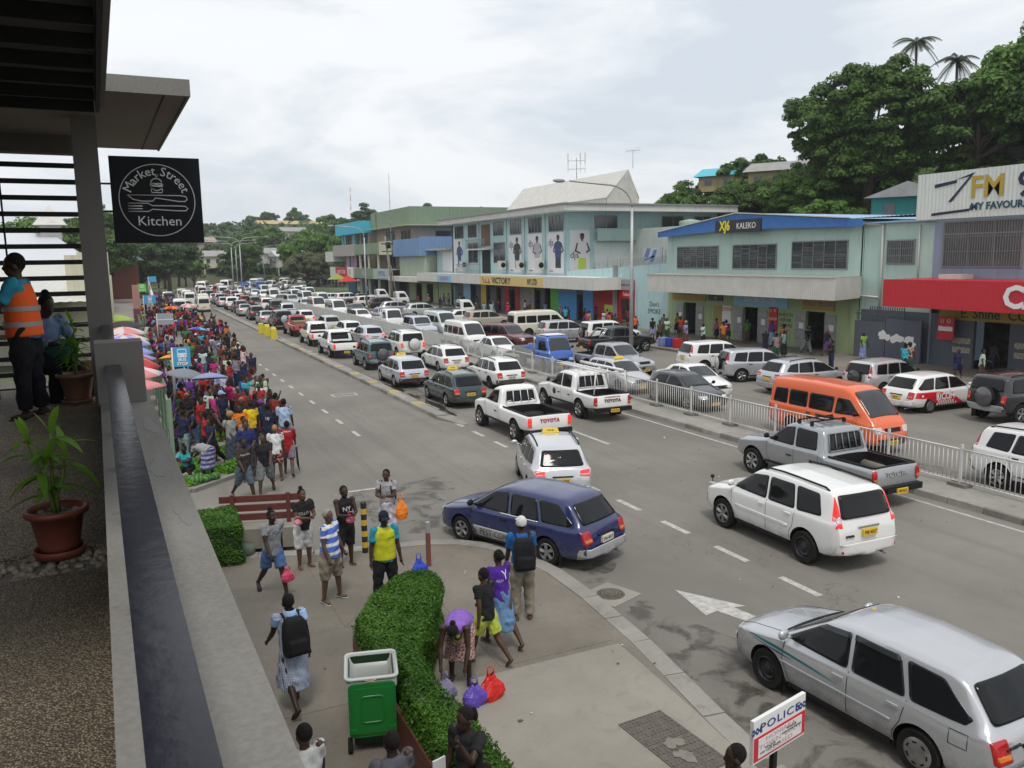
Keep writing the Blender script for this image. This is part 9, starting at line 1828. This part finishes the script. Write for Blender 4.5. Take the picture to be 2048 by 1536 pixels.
while cnt < 270:
 x, y = r_.uniform(-240, 330), r_.uniform(255, 460)
 if hz(x, y) < 2 or abs(math.atan2(x, y) - R(12)) > R(42): continue
 cnt += 1; k = r_.choice(['far', 'far2', 'far']); tree(k, 'leafy tree in the wood covering the far hill', x, y, hz(x, y) - 1.5, r_.uniform(.7, 1.35), r_.choice([M_tree, M_treel, M_treeb, M_treeb]), 'wood on the far hill')
r2 = np.random.default_rng(33); pts, nr = [], []
for _ in range(2600):
 x, y = r2.uniform(-300, 420), r2.uniform(258, 520); h_ = hz(x, y)
 if h_ < 1.5: continue
 m = 34; v = r2.normal(0, 1, (m, 3)); v /= np.linalg.norm(v, axis=1)[:, None]; v[:, 2] = abs(v[:, 2]); q = r2.uniform(2.2, 4.6); pts.append(np.array([x, y, h_ - .5]) + v * [q, q, q * r2.uniform(.8, 1.5)]); nr.append(v + [0, 0, .4])
sv = len(pts)
o = obj('far_wood', leaf_cloud(np.concatenate(pts), np.concatenate(nr), 1.0, 5, .4, 1.3), M_treeb); o['kind'] = 'stuff'; o['label'] = 'dense wood covering the far hills behind the town'
pts, nr = [], []
for _ in range(1500):
 x, y = r2.uniform(53.5, 104), r2.uniform(30, 112); h_ = hz(x, y)
 if h_ < .8: continue
 m = 46; v = r2.normal(0, 1, (m, 3)); v /= np.linalg.norm(v, axis=1)[:, None]; v[:, 2] = abs(v[:, 2]); q = r2.uniform(.8, 1.7); pts.append(np.array([x, y, h_ - 1.1]) + v * [q, q, q * r2.uniform(.8, 1.7)]); nr.append(v + [0, 0, .4])
o = obj('undergrowth', leaf_cloud(np.concatenate(pts), np.concatenate(nr), .24, 6, .5, 1.2), M_treel); o['kind'] = 'stuff'; o['label'] = 'tangled green undergrowth on the near hillside'
for i in range(46):
 x, y = r_.uniform(72, 104), r_.uniform(30, 62); tree(r_.choice(['a', 'b', 'round']), 'tree in the dense growth at the top of the near hill', x, y, hz(x, y) - 1, r_.uniform(.9, 1.5), r_.choice([M_tree, M_treel, M_treeb, M_mango]), 'hilltop growth')
def hzv(t, b, tcn, L):
 t.nodes.remove(b); v = nnode(t, 'ShaderNodeVolumePrincipled'); v.inputs['Color'].default_value = (.86, .9, .95, 1); v.inputs['Density'].default_value = .00030; v.inputs['Anisotropy'].default_value = .2; L(v.outputs[0], [n for n in t.nodes if n.type == 'OUTPUT_MATERIAL'][0].inputs['Volume'])
o = obj('haze', MB().box(-430, 570, -60, 730, -3, 62), mat('haze_air', build=hzv)); o['kind'] = 'stuff'
TMP.children.link(COL)
